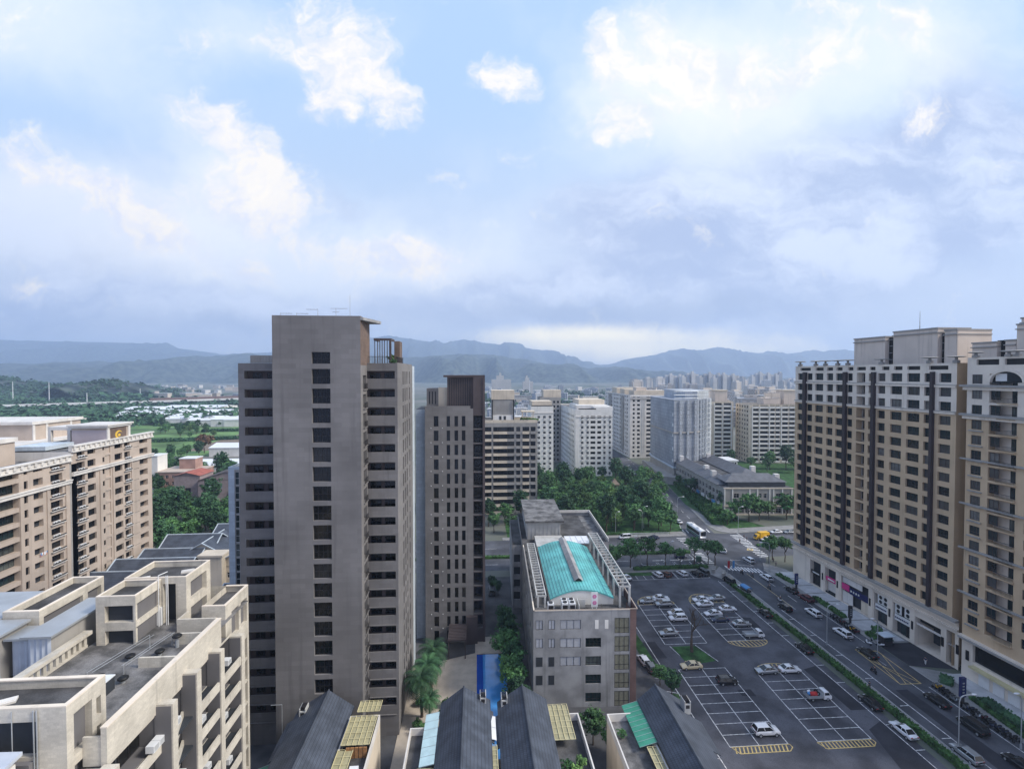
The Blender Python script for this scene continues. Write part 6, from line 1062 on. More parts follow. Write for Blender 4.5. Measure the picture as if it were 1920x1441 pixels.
# ================================================================ vegetation
def crownmesh(name, m, seed, R0, H0, zc, nclump, leaf, per, flat=1.0, shape='round'):
    """leaf-sized faces gathered in clumps through the volume of a crown; uneven outline with gaps"""
    r = random.Random(seed); o = MB()
    for c in range(nclump):
        while True:
            v = Vector((r.uniform(-1, 1), r.uniform(-1, 1), r.uniform(-1, 1)))
            if .25 < v.length < 1: break
        v = v.normalized() * (.45 + .55 * r.random() ** .6); bump = .75 + .45 * noise.noise(Vector((v.x * 1.7 + seed, v.y * 1.7, v.z * 1.7)))
        if shape == 'cone': k = 1 - .75 * (v.z * .5 + .5); v = Vector((v.x * k, v.y * k, v.z))
        cc = Vector((v.x * R0 * bump, v.y * R0 * bump, zc + v.z * H0 * flat * bump)); rad = r.uniform(.10, .19) * R0 + leaf * .4
        for q in range(per):
            d = Vector((r.gauss(0, 1), r.gauss(0, 1), r.gauss(0, .6))); d = d.normalized() * rad * r.random() ** .5; p = cc + d
            n = (d + Vector((0, 0, .7 * rad)) + Vector((r.gauss(0, 1), r.gauss(0, 1), r.gauss(0, 1))) * rad * .5).normalized(); t = n.orthogonal().normalized(); t = (Matrix.Rotation(r.uniform(0, 6.28), 3, n) @ t); b = n.cross(t); s = leaf * r.uniform(.6, 1.3)
            o.quad(p - t * s, p + b * s * .55, p + t * s, p - b * s * .55)
    return o.mesh(name, m)
def trunkmesh(h, r, seed, spread, top):
    rr = random.Random(seed); o = MB(); p = Vector((0, 0, 0)); k = 4
    for i in range(k): q = Vector((rr.uniform(-.15, .15) * i, rr.uniform(-.15, .15) * i, h * (i + 1) / k)); o.tube(p, q, r * (1 - .12 * i), r * (1 - .12 * (i + 1)), 7); p = q
    for i in range(5): a = i * 1.26 + rr.random(); q = p + Vector((math.cos(a) * spread * .5, math.sin(a) * spread * .5, top * .5)); o.tube(p - Vector((0, 0, h * .15)), q, r * .5, r * .3, 5); o.tube(q, q + Vector((math.cos(a + .4) * spread * .3, math.sin(a + .4) * spread * .3, top * .35)), r * .3, r * .1, 5)
    return o.mesh('trunk', 'bark')
KIND = {}
for i in range(4): KIND['round%d' % i] = (trunkmesh(3.2, .22, i, 2.4, 3.5), crownmesh('crown', 'leaf', 10 + i, 4.0, 3.1, 6.2, 95, .32, 24))
for i in range(2): KIND['light%d' % i] = (trunkmesh(3.0, .2, 20 + i, 2.2, 3), crownmesh('crown', 'leaf2', 30 + i, 3.6, 2.7, 5.6, 85, .31, 22))
for i in range(2): KIND['tall%d' % i] = (trunkmesh(4.5, .25, 40 + i, 2.2, 4), crownmesh('crown', 'leaf_blue', 50 + i, 3.8, 4.6, 8.6, 120, .33, 22))
for i in range(2): KIND['street%d' % i] = (trunkmesh(3.4, .16, 60 + i, 1.6, 2.4), crownmesh('crown', 'leaf', 70 + i, 2.7, 1.9, 5.4, 80, .24, 20, .9))
KIND['rust'] = (trunkmesh(3.0, .2, 80, 2.2, 3), crownmesh('crown', 'leaf_rust', 81, 3.8, 2.6, 5.4, 80, .42, 14))
KIND['dense'] = (trunkmesh(2.4, .2, 90, 2, 3), crownmesh('crown', 'leaf_blue', 91, 2.9, 4.2, 6.2, 150, .26, 20))
KIND['bush'] = (trunkmesh(.4, .08, 95, .5, .6), crownmesh('crown', 'leaf', 96, 1.0, .8, .9, 40, .17, 14)); KIND['bush2'] = (trunkmesh(.4, .08, 97, .5, .6), crownmesh('crown', 'leaf2', 98, 1.0, .8, .9, 40, .17, 14))
def tree(kind, x, y, s, label, group=None, z=0, name='tree', sz=None, rz=None):
    t = thing(name, label, 'tree' if name != 'shrub' else 'shrub', (x, y, z), random.uniform(0, 6.28) if rz is None else rz, group); t.scale = (s, s, sz or s * random.uniform(.88, 1.1)); a, b = KIND[kind]
    link('trunk', a, t); link('crown', b, t); return t
# park across the street: rows front to back
rnd = random.Random(11); PK = []
rowsY = [192.8, 199, 206, 213.5, 222, 231, 241, 252, 264, 277]
for ri, y in enumerate(rowsY):
    xr = 80 + max(0, (y - 200) * .32); x = 18 + (ri % 2) * 3 + (16 if y > 205 else 10); row = []
    while x < xr:
        row.append((x + rnd.uniform(-1.4, 1.4), y + rnd.uniform(-2, 2))); x += rnd.uniform(6.2, 8.2)
    for i, (tx, ty) in enumerate(row):
        kd = rnd.choice(['round0', 'round1', 'round2', 'round3', 'round0', 'light0', 'tall0', 'light0', 'light1', 'tall1']); s = rnd.uniform(.85, 1.35)
        tree(kd, tx, ty, s, '%s park tree, %s from the left in the %s row back from the street' % ({'r': 'round leafy', 't': 'tall dark', 'l': 'pale green'}[kd[0]], nth(i), nth(ri)), 'park trees')
# trees hugging the beige block and the slim tower
for i, (x, y, k, s) in enumerate(((5, 204, 'tall0', 1.0), (12, 205, 'round1', 1.0), (7, 196, 'round0', .9), (14, 194, 'round2', .9), (19, 208, 'tall1', 1.1), (25, 203, 'round3', 1.1), (31, 212, 'tall0', 1.25), (29, 200, 'round1', 1.0), (32, 226, 'tall1', 1.3), (30, 240, 'round0', 1.3), (38, 262, 'round1', 1.3), (34, 276, 'tall0', 1.2))): tree(k, x, y, s, 'leafy tree at the foot of the beige balcony block, %s from its left end' % nth(i), 'trees beside the beige block')
# street trees between street and car park
for i, (x, y, s, k) in enumerate(((50.6, 157.2, 1.05, 'round1'), (56.3, 157.2, 1.35, 'street0'), (62.6, 157.6, 1.2, 'street1'), (67.6, 157.4, .85, 'street0'), (72.8, 158.2, 1.4, 'street1'), (77.3, 157.7, 1.25, 'street0'), (79.3, 156.9, 1.3, 'street1'), (45, 157.4, 1.0, 'round3'), (40, 157.5, 1.0, 'round0'))): tree(k, x, y, s, 'street tree in the strip above the car park, %s' % ('tallest of the strip' if i == 4 else 'at the crossing corner' if i == 6 else 'beside the corner tree' if i == 5 else 'small thin one' if i == 3 else '%s from the teal hall' % nth({8: 0, 7: 1, 0: 2, 1: 3, 2: 4}[i])), 'street trees above the car park')
for i, (x, y, s, k) in enumerate(((98.5, 157.6, 1.15, 'street0'), (101.5, 160.5, 1.2, 'street1'), (104.5, 158.2, 1.1, 'street0'))): tree(k, x, y, s, ('slim street tree on the corner pavement before the tan building', 'street tree on the corner, half hidden by the tan building', 'street tree mostly behind the edge of the tan building')[i], 'corner street trees', sz=1.25)
for i, (x, y, s, k) in enumerate(((112.5, 204, 1.2, 'round0'), (117.5, 203, 1.35, 'round1'), (122.5, 203.5, 1.3, 'round3'), (128.5, 206, 1.1, 'light0'), (136, 205, 1.35, 'round2'), (142, 204, 1.2, 'tall0'), (149, 205, 1.0, 'round0'))): tree(k, x, y, s, 'tree in front of the shop terrace, %s from its left corner' % nth(i), 'trees before the shop terrace')
for i in range(15):
    y = 198 + i * 6.0; x = 103 + (y - 200) * .14 + (i % 2) * 5.0; k = ('round1', 'bush', 'round3', 'tall1', 'bush2')[i % 5]; tree(k, x + 2.5, y, (.85 if k[0] != 'b' else 2.2), 'low tree in the green strip beside the far road, %s from the crossing' % nth(i), 'trees in the green strip')
for i, (x, y, s, k) in enumerate(((150, 322, 1.2, 'tall0'), (160, 318, 1.0, 'round0'), (172, 320, 1.1, 'tall1'), (184, 316, 1.0, 'round1'), (196, 314, 1.3, 'round2'), (206, 312, 1.5, 'tall0'), (215, 310, 1.5, 'round0'), (225, 308, 1.6, 'tall1'), (234, 306, 1.5, 'round3'), (240, 300, 1.4, 'tall0'), (204, 300, 1.2, 'round1'), (218, 296, 1.3, 'round2'), (188, 304, 1.0, 'round0'), (232, 290, 1.2, 'round1'))): tree(k, x, y, s, 'dark tree at the foot of the cream blocks, %s from the netted building' % nth(i), 'trees below the cream blocks')
# pool side trees, palms
for i, (x, y, s, k) in enumerate(((7.0, 117, .95, 'dense'), (7.2, 111, 1.0, 'dense'), (6.6, 105, 1.05, 'round1'), (7.6, 100, .95, 'dense'), (7.0, 95, .95, 'round3'), (7.4, 89.5, .9, 'dense'), (8.6, 84.5, .8, 'round0'))): tree(k, x, y, s, 'dark leafy tree overhanging the blue pool, %s from its far end' % nth(i), 'trees along the pool')
for i, (x, y, s, k) in enumerate(((4.6, 143, .55, 'dense'), (6.2, 140.5, .5, 'dense'))): tree(k, x, y, s, ('small tree at the mouth of the side lane by the street', 'smaller tree just below the one at the lane mouth')[i], 'lane mouth trees')
for i, (x, y, s, k) in enumerate(((36.2, 118, .7, 'dense'), (37.6, 97, .5, 'round1'), (38.0, 92, .55, 'tall1'), (37, 88, .5, 'round0'), (20, 82, .7, 'round1'), (23, 79, .65, 'round3'))): tree(k, x, y, s, ('shrubby tree beside the brick edge of the teal hall', 'leafy tree on the parking bays beside the hall', 'largest leafy tree by the bays beside the hall', 'leafy tree behind the ridge of the car park townhouse', 'dark tree below the concrete wall of the hall', 'small dark tree right of the one below the hall wall')[i], 'trees beside the hall')
def palm():
    r = random.Random(3); o = MB(); p = Vector((0, 0, 0))
    for i in range(8): q = Vector((.03 * i, .02 * i, 5.6 * (i + 1) / 8)); o.tube(p, q, .24 - .01 * i, .23 - .01 * i, 8); p = q
    tm = o.mesh('trunk', 'bark'); o = MB()
    for k in range(40):
        a = k * 2.399; el = math.radians(78 - k * 2.5); L_ = r.uniform(2.4, 3.2); pts = []
        for j in range(8): s = j / 7 * L_; e = el - (j / 7) ** 1.3 * 1.5; pts.append(pts[-1] + Vector((math.cos(a) * math.cos(e), math.sin(a) * math.cos(e), math.sin(e))) * L_ / 7 if pts else Vector((p.x, p.y, p.z)))
        sd_ = Vector((-math.sin(a), math.cos(a), 0))
        for j in range(1, 7):
            for sg in (-1, 1):
                for f in (0, .5):
                    c = pts[j].lerp(pts[j + 1], f); w = .75 * math.sin(math.pi * (j + f) / 8) + .12; tip = c + sd_ * sg * w + (pts[j + 1] - pts[j]).normalized() * .35 - Vector((0, 0, .22)); dd = (pts[j + 1] - pts[j]).normalized() * .09; o.quad(c - dd, tip, c + dd)
    return tm, o.mesh('fronds', 'leaf_blue')
pm = palm()
for i, (x, y, s) in enumerate(((-9.2, 100.5, 1.25), (-9.6, 95.5, 1.2), (-10.2, 91.0, 1.25), (-9.0, 98, 1.0), (-8.6, 89, .85))):
    t = thing('palm_tree', ('feathery palm nearest the slim tower beside the beige court', 'second feathery palm along the beige court', 'feathery palm nearest the townhouse on the beige court', 'smaller palm tucked between the two far palms', 'low palm at the foot of the nearest palm')[i], 'palm tree', (x, y, .1), i * 1.1, 'palms along the beige court'); t.scale = (s,) * 3; link('trunk', pm[0], t); link('fronds', pm[1], t)
for i, (x, y, s) in enumerate(((-8.2, 87, 1.2), (-8.4, 85, 1.3), (-10.6, 88, 1.2), (-10.8, 94, 1.1), (-9.8, 86, 1.4))): tree('bush', x, y, s, 'green bush under the palms of the beige court, %s from the townhouse' % nth(i), 'bushes under the palms', .1, 'shrub')
for i, (x, y) in enumerate(((-5.9, 93.2), (-6.3, 90.6))):
    t = thing('planter', ('dark round planter on the beige court, farther of two', 'dark round planter on the beige court, nearer of two')[i], 'planter', (x, y, .12), 0, 'planters on the beige court'); o = MB(); o.tube((0, 0, 0), (0, 0, .7), .6, .75, 12); o.build('pot', 'frame_dark', t); link('foliage', KIND['bush'][1], t, Matrix.Translation((0, 0, .2)))
# terrace greenery, roof bush
for i, (x, y, s) in enumerate(((12.6, 66.5, 1.0), (13.6, 65.2, 1.05), (12.5, 64.3, 1.0), (14.6, 67.0, .9), (14.6, 64.0, .9), (15.3, 62.2, .8), (13.4, 62.6, .8))): tree('bush2' if i % 2 else 'bush', x, y, s, 'leafy potted shrub filling the townhouse terrace right of the pool, %s from the ridge' % nth(i), 'shrubs on the townhouse terrace', 8.6, 'shrub')
tree('bush2', -15.4, 93.5, 1.35, 'bright green shrub on the roof terrace of the tall taupe tower', None, 65.5, 'shrub'); tree('bush', -14.8, 89.5, .8, 'small dark shrub behind the railing of the taupe tower roof', None, 65.5, 'shrub'); tree('bush', 15.5 + 6.5, 72, .8, 'green shrub at the corner of the car park townhouse terrace', None, 8.8, 'shrub')
for i in range(6): tree('bush2' if i % 2 else 'bush', 20.2 + i * 1.25, 216.2, 1.35, 'roof garden shrub on the beige balcony block, %s from the left' % nth(i), 'roof garden shrubs', 42.4, 'shrub')
# left woods between the pink building and the taupe tower
rnd = random.Random(21); lst = []
for i in range(230):
    py = rnd.uniform(872, 1042); px = rnd.uniform(284, 446); q = G(px, py, 6)
    if (q.y > 230 and 318 < px < 436 and 905 < py < 968 and q.y < 262) or any((q.x - a) ** 2 + (q.y - b) ** 2 < 22 + (q.y / 90) ** 2 for a, b, _ in lst): continue
    if py > 985 and px > 340 and py > 1000: continue
    lst.append((q.x, q.y, px))
lst.sort(key=lambda t: t[1])
for i, (x, y, px) in enumerate(lst):
    k = rnd.choice(['tall0', 'round0', 'round1', 'round2', 'tall1', 'round3']); s = rnd.uniform(1.0, 1.45); tree(k, x, y, s, '%s tree of the dense wood beyond the slate villas, %s from the front' % ('tall dark' if k[0] == 't' else 'round green', nth(i)), 'trees of the wood left of the taupe tower')
q = G(383, 835, 6); tree('rust', q.x, q.y, 2.2, 'russet brown tree at the edge of the green field', None); q = G(420, 905, 5); tree('dense', q.x, q.y, 2.2, 'dense round dark tree before the white house', None, sz=1.5); q = G(338, 815, 6); tree('tall1', q.x, q.y, 1.0, 'dark pointed tree standing alone at the near edge of the green field', None, sz=1.3)
rnd = random.Random(31); lst = []
for i in range(150):
    px = rnd.uniform(282, 446); py = rnd.choice([rnd.uniform(846, 890), rnd.uniform(793, 803), rnd.uniform(843, 870)])
    if py < 815 and not (300 < px < 385): continue
    q = G(px, py, 6)
    if any((q.x - a) ** 2 + (q.y - b) ** 2 < 60 for a, b in lst) or (325 < px < 446 and 850 < py < 915) or (380 < px and py < 868 and py > 815): continue
    lst.append((q.x, q.y))
for i, (x, y) in enumerate(sorted(lst, key=lambda t: t[1])): k = rnd.choice(['tall0', 'round0', 'round1', 'light0', 'tall1', 'round3']); tree(k, x, y, rnd.uniform(.8, 1.15), '%s tree of the belt around the green fields, %s from the front' % ({'t': 'dark', 'r': 'leafy', 'l': 'pale'}[k[0]], nth(i)), 'trees around the fields')
# far woods that read as one mass
def woodmass(name, label, region, n, size, seed, m='leaf_blue'):
    r = random.Random(seed); o = MB()
    for i in range(n):
        px, py = r.uniform(region[0], region[1]), r.uniform(region[2], region[3]); c = G(px, py, 3)
        if 395 < c.y < 640 and -400 < c.x < -190: continue
        s = size * r.uniform(.6, 1.3)
        for q in range(16):
            d = Vector((r.gauss(0, 1), r.gauss(0, 1), r.gauss(0, .7))).normalized(); d.z = abs(d.z); p = Vector((c.x, c.y, 2)) + Vector((d.x * s, d.y * s, d.z * s * 1.2)) * r.uniform(.6, 1); nr = (d + Vector((0, 0, .4)) + Vector((r.gauss(0, 1), r.gauss(0, 1), r.gauss(0, 1))) * .4).normalized(); t = nr.orthogonal().normalized(); t = Matrix.Rotation(r.uniform(0, 6.3), 3, nr) @ t; b = nr.cross(t); k = s * .42; o.quad(p - t * k, p + b * k * .7, p + t * k, p - b * k * .7)
    w = o.build(name, m); tag(w, label, 'wood', None, 'stuff')
woodmass('far_woods', 'dark woods filling the valley around the viaduct on the left', (-60, 446, 747, 792), 1500, 9, 41); woodmass('hillside_woods', 'wooded foot of the low hill behind the viaduct', (-60, 300, 727, 750), 700, 14, 42); woodmass('field_edge_woods', 'thickets between the white factory sheds and the fields', (180, 446, 770, 800), 170, 5, 43); woodmass('town_trees', 'green belts among the low roofs below the mountain', (905, 1490, 735, 760), 500, 9, 44)
def woodon(name, label, hill, n, size, seed):
    r = random.Random(seed); o = MB(); vs = [v.co for v in hill.data.vertices if v.co.z > 4]; fs = [p for p in hill.data.polygons if p.center.z > 3]
    for i in range(n):
        p = r.choice(fs); q = [hill.data.vertices[j].co for j in p.vertices]; a, b = r.random(), r.random(); c = (q[0] * (1 - a) + q[1] * a) * (1 - b) + (q[3] * (1 - a) + q[2] * a) * b
        if noise.noise(Vector((c.x / 60, c.y / 60, seed))) < -.25: continue
        s = size * r.uniform(.5, 1.3)
        for k in range(9):
            d = Vector((r.gauss(0, 1), r.gauss(0, 1), abs(r.gauss(0, .7)))).normalized(); e = c + d * s * r.uniform(.5, 1); nr = (d + Vector((r.gauss(0, .5), r.gauss(0, .5), .4))).normalized(); t = Matrix.Rotation(r.uniform(0, 6.3), 3, nr) @ nr.orthogonal().normalized(); b2 = nr.cross(t); m_ = s * .45; o.quad(e - t * m_, e + b2 * m_ * .7, e + t * m_, e - b2 * m_ * .7)
    tag(o.build(name, 'leaf_blue'), label, 'wood', None, 'stuff')
woodon('hillside_woods', 'trees covering the small conical hill', HILLS[0], 700, 7, 51); woodon('hillside_woods', 'trees covering the long low hill on the far left', HILLS[1], 2200, 10, 52)
# hedges
def hedge(name, label, pts, w, h, m='hedge', z=0.02, dens=26, leaf=.16, seed=1):
    r = random.Random(seed); o = MB()
    for a, b in zip(pts, pts[1:]):
        a, b = Vector((*a, 0)), Vector((*b, 0)); d = (b - a); L_ = d.length; d.normalize(); n = Vector((-d.y, d.x, 0)); c = (a + b) / 2; o.obox((c.x, c.y), L_, w * .8, z, h * .85, math.atan2(d.y, d.x))
        for i in range(int(L_ * dens)):
            t, s, u = r.uniform(0, L_), r.uniform(-1, 1), r.random()
            if r.random() < .55: p = a + d * t + n * s * w / 2 + Vector((0, 0, h * r.uniform(.85, 1.05)))
            else: p = a + d * t + n * w / 2 * (1 if s > 0 else -1) * r.uniform(.85, 1.05) + Vector((0, 0, h * u))
            nr = Vector((r.gauss(0, 1), r.gauss(0, 1), r.gauss(.6, 1))).normalized(); t_ = nr.orthogonal(); b_ = nr.cross(t_); k = leaf * r.uniform(.7, 1.4); o.quad(p - t_ * k, p + b_ * k * .7, p + t_ * k, p - b_ * k * .7)
    return tag(o.build(name, m), label, 'hedge')
hedge('hedge', 'long clipped hedge dividing the car park from the street', [(78.2, 40), (78.3, 90), (78.2, 112), (77.4, 133), (76.9, 144)], 1.3, 1.0, dens=40)
hedge('hedge', 'clipped hedge along the top edge of the car park', [(51, 155.2), (76, 155.3)], 1.5, 1.1); hedge('hedge', 'dark low hedge on the median of the cross street', [(-60, 168.6), (76, 168.9)], 1.4, .9, seed=3); hedge('hedge', 'low hedge on the right hand median of the crossing', [(104, 173.6), (140, 177.2)], 2.0, .6, seed=4)
hedge('hedge', 'low hedge at the near edge of the park lawn', [(40, 189.6), (77, 190.4)], 1.5, 1.0, seed=5); hedge('hedge', 'loose green bank beside the far road', [(101.8, 199), (107, 225), (115, 270), (121, 300)], 5, 2.2, dens=60, leaf=.3, seed=6); hedge('hedge', 'second loose bank before the shop terrace', [(104.5, 199.4), (110, 214), (117, 250), (124, 285)], 4, 2.6, dens=50, leaf=.3, seed=7)
for i, (p, w, h, lab) in enumerate((([(95.9, 120.2), (96.0, 131.8)], 1.7, .8, 'clipped planter hedge on the pavement by the dark signboard'), ([(95.7, 109.6), (95.8, 112.6)], 1.7, .9, 'small planter hedge beside the driveway'), ([(96.2, 141), (95.4, 148)], 1.6, .8, 'planter hedge on the pavement nearest the crossing'), ([(96.0, 92.6), (98.8, 94.9)], 2.2, .8, 'dark box hedge island just below the driveway'), ([(95.6, 74), (97.0, 88.4)], 1.0, .7, 'bright clipped hedge edge along the scooter bay'), ([(97.4, 72), (98.6, 87.5)], 2.6, 1.1, 'dark shrub bed behind the bright clipped hedge edge'))): hedge('planter_hedge', lab, p, w, h, 'leaf_blue' if i in (3, 5) else 'hedge', .13, 40, .16, 20 + i)
tree('bush', 97.5, 111.5, 1.6, 'bushy shrub in the planter beside the driveway kiosk', None, .13, 'shrub'); tree('bush', 97.6, 108.9, 1.5, 'loose shrub against the driveway kiosk', None, .13, 'shrub')
# bare tree on the grass island
q = G(1297, 1222); t = thing('bare_tree', 'leafless dead tree on the grass island of the car park', 'tree', (q.x, q.y, .05)); r = random.Random(8); o = MB()
def branch(p, d, L_, r0, lev):
    n = 3; pts = [p]
    for i in range(n): d = (d + Vector((r.gauss(0, .13), r.gauss(0, .13), .06))).normalized(); pts.append(pts[-1] + d * L_ / n)
    for i in range(n): o.tube(pts[i], pts[i + 1], r0 * (1 - .2 * i), r0 * (1 - .2 * (i + 1)) + .022, 6 if lev < 2 else 4)
    if lev < 4:
        for k in range(3 if lev < 3 else 2):
            a = r.uniform(0, 6.28); e = r.uniform(.35, .9); nd = (d * math.cos(e) + (d.orthogonal().normalized() @ Matrix.Rotation(a, 3, d)) * math.sin(e)).normalized(); nd.z = abs(nd.z) * .9 + .15; branch(pts[-1] if k else pts[2], nd.normalized(), L_ * r.uniform(.55, .8), r0 * .5, lev + 1)
branch(Vector((0, 0, 0)), Vector((.03, 0, 1)), 4.2, .38, 0); o.build('trunk', 'bark', t)

# ================================================================ vehicles
def loft(o, secs, m=0):
    """skin through cross sections, each a list of points of equal length"""
    i0 = len(o.v); n = len(secs[0])
    for s in secs: o.v += [tuple(p) for p in s]
    for a in range(len(secs) - 1):
        for b in range(n - 1): o.f.append((i0 + a * n + b, i0 + a * n + b + 1, i0 + (a + 1) * n + b + 1, i0 + (a + 1) * n + b)); o.m.append(m)
    o.f.append(tuple(i0 + b for b in range(n))); o.m.append(m); o.f.append(tuple(i0 + (len(secs) - 1) * n + b for b in reversed(range(n)))); o.m.append(m)
def carproto(kind):
    """x forward, origin on the ground under the middle"""
    L_, Wd, Hh = {'sedan': (4.6, 1.8, 1.45), 'hatch': (4.2, 1.8, 1.52), 'suv': (4.6, 1.88, 1.68), 'van': (4.8, 1.85, 1.9)}[kind]; hw = Wd / 2; h = L_ / 2
    o = MB(); bl = {'sedan': .93, 'hatch': .95, 'suv': 1.05, 'van': 1.02}[kind]
    prof = {'sedan': [(-h, .55, .80), (-h + .12, .34, bl), (-h + .75, .30, bl + .04), (-.2, .28, bl), (.75, .28, bl - .02), (h - .35, .30, bl - .16), (h - .06, .34, bl - .3), (h, .45, bl - .42)],
            'hatch': [(-h, .5, .85), (-h + .1, .34, bl + .02), (-h + .5, .3, bl + .03), (-.2, .28, bl), (.9, .28, bl - .02), (h - .35, .3, bl - .14), (h - .06, .36, bl - .28), (h, .46, bl - .4)],
            'suv': [(-h, .55, .95), (-h + .08, .4, bl), (-h + .5, .36, bl + .03), (-.2, .34, bl), (.95, .34, bl), (h - .3, .36, bl - .10), (h - .06, .4, bl - .24), (h, .5, bl - .4)],
            'van': [(-h, .5, .95), (-h + .06, .36, bl), (-h + .5, .32, bl), (-.2, .3, bl), (1.2, .3, bl), (h - .3, .32, bl - .14), (h - .05, .36, bl - .28), (h, .46, bl - .4)]}[kind]
    secs = []
    for x, z0, z1 in prof: k = 1 - .10 * (abs(x) / h) ** 4; secs.append([(x, -hw * k * .92, z0), (x, -hw * k, z0 + .12), (x, -hw * k, z1 - .14), (x, -hw * k * .90, z1), (x, hw * k * .90, z1), (x, hw * k, z1 - .14), (x, hw * k, z0 + .12), (x, hw * k * .92, z0), (x, -hw * k * .92, z0)])
    loft(o, secs)
    g0, g1, r0, r1 = {'sedan': (-1.75, 1.15, -.95, .25), 'hatch': (-2.0, 1.2, -1.65, .3), 'suv': (-2.2, 1.25, -1.85, .35), 'van': (-2.3, 1.75, -2.1, .95)}[kind]
    gl = MB(); wb, wt, zb, zt = hw * .89, hw * .70, bl - .03, Hh - .05; B = [(g0, -wb, zb), (g1, -wb, zb), (g1, wb, zb), (g0, wb, zb)]; Tt = [(r0, -wt, zt), (r1, -wt, zt), (r1, wt, zt), (r0, wt, zt)]
    for i in range(4): gl.quad(B[i], B[(i + 1) % 4], Tt[(i + 1) % 4], Tt[i])
    o.quad(*[(x, y * 1.03, zt + .005) for x, y, _ in Tt]); mid = [((r0 + .12), -wt * .85, Hh), ((r1 - .15), -wt * .85, Hh), ((r1 - .15), wt * .85, Hh), ((r0 + .12), wt * .85, Hh)]; Tq = [(x, y * 1.03, zt + .006) for x, y, _ in Tt]
    for i in range(4): o.quad(Tq[i], Tq[(i + 1) % 4], mid[(i + 1) % 4], mid[i])
    o.quad(*mid)
    for sy in (-1, 1):
        for f in ((0.0,), (.48,), (1.0,)):
            f = f[0]; pb = Vector((g0 + (g1 - g0) * f, sy * wb * 1.01, zb)); pt = Vector((r0 + (r1 - r0) * f, sy * wt * 1.02, zt)); o.tube(pb, pt, .05, .045, 5)
        o.box(.75, .95, sy * (hw + .02) - .09, sy * (hw + .02) + .09, bl - .02, bl + .14)
    ch = MB(); ch.box(-h + .25, h - .25, -hw + .12, hw - .12, .14, .5)  # black box added below the body as painted contact shade
    wh = MB(); rd = .34 if kind in ('suv', 'van') else .31; wh.tube((0, -.11, 0), (0, .11, 0), rd, rd, 14, 0); wh.tube((0, -.118, 0), (0, .118, 0), rd * .62, rd * .62, 10, 1)
    hl = MB(); hl.box(-.05, .06, -.2, .2, -.07, .08); tl = MB(); tl.box(-.05, .05, -.18, .18, -.09, .10)
    return dict(underbody_shade=ch.mesh('underbody_shade', 'black'), body=o.mesh('body', 'white_metal', True), glass=gl.mesh('window', 'car_glass'), wheel=wh.mesh('wheel', ['rubber', 'galv']), head=hl.mesh('headlight', 'headlamp'), tail=tl.mesh('taillight', 'taillamp'), wx=h - .85, wy=hw - .10, wz=rd, hx=h - .12, hy=hw * .66, hz=bl - .32, tx=-h + .06, tz=bl - .14)
M['headlamp'] = paint('headlamp_glass', (.7, .7, .7), .1); M['taillamp'] = paint('taillamp_glass', (.40, .02, .02), .2)
CP = {k: carproto(k) for k in ('sedan', 'hatch', 'suv', 'van')}
CC = dict(white=paint('white_car_paint', (.74, .75, .77)), silver=mat('silver_car_paint', (.42, .44, .46), .25, .03, 1, metal=.5), grey=mat('grey_car_paint', (.16, .17, .18), .25, .03, 1, metal=.4), black=paint('black_car_paint', (.012, .012, .015)), blue=paint('dark_blue_car_paint', (.02, .03, .07)), cream=paint('cream_car_paint', (.70, .58, .36)), brown=paint('brown_car_paint', (.12, .05, .03)), maroon=paint('maroon_car_paint', (.09, .012, .02)), yellow=paint('yellow_paint_body', (.75, .42, .02)))
def car(kind, col, x, y, deg, label, group='cars in the car park', brake=False):
    d = CP[kind]; t = thing('parked_car' if 'park' in group or 'bay' in group else 'car', label, 'car', (x, y, .05), R(deg), group)
    b = link('body', d['body'], t); b.material_slots[0].link = 'OBJECT'; b.material_slots[0].material = CC[col]; link('window', d['glass'], t); link('underbody_shade', d['underbody_shade'], t)
    for sx in (-1, 1):
        for sy in (-1, 1): link('wheel', d['wheel'], t, Matrix.Translation((sx * d['wx'], sy * d['wy'], d['wz'])))
    for sy in (-1, 1): link('headlight', d['head'], t, Matrix.Translation((d['hx'], sy * d['hy'], d['hz']))); link('taillight', d['tail'], t, Matrix.Translation((d['tx'], sy * d['hy'], d['tz'])))
    return t
def carp(kind, col, px, py, deg, label, group='cars in the car park'): q = G(px, py, .5); return car(kind, col, q.x, q.y, deg, label, group)
UL, UR_, LL, LRt = 'upper left parking block', 'upper right parking block', 'lower left parking block', 'lower right parking block'
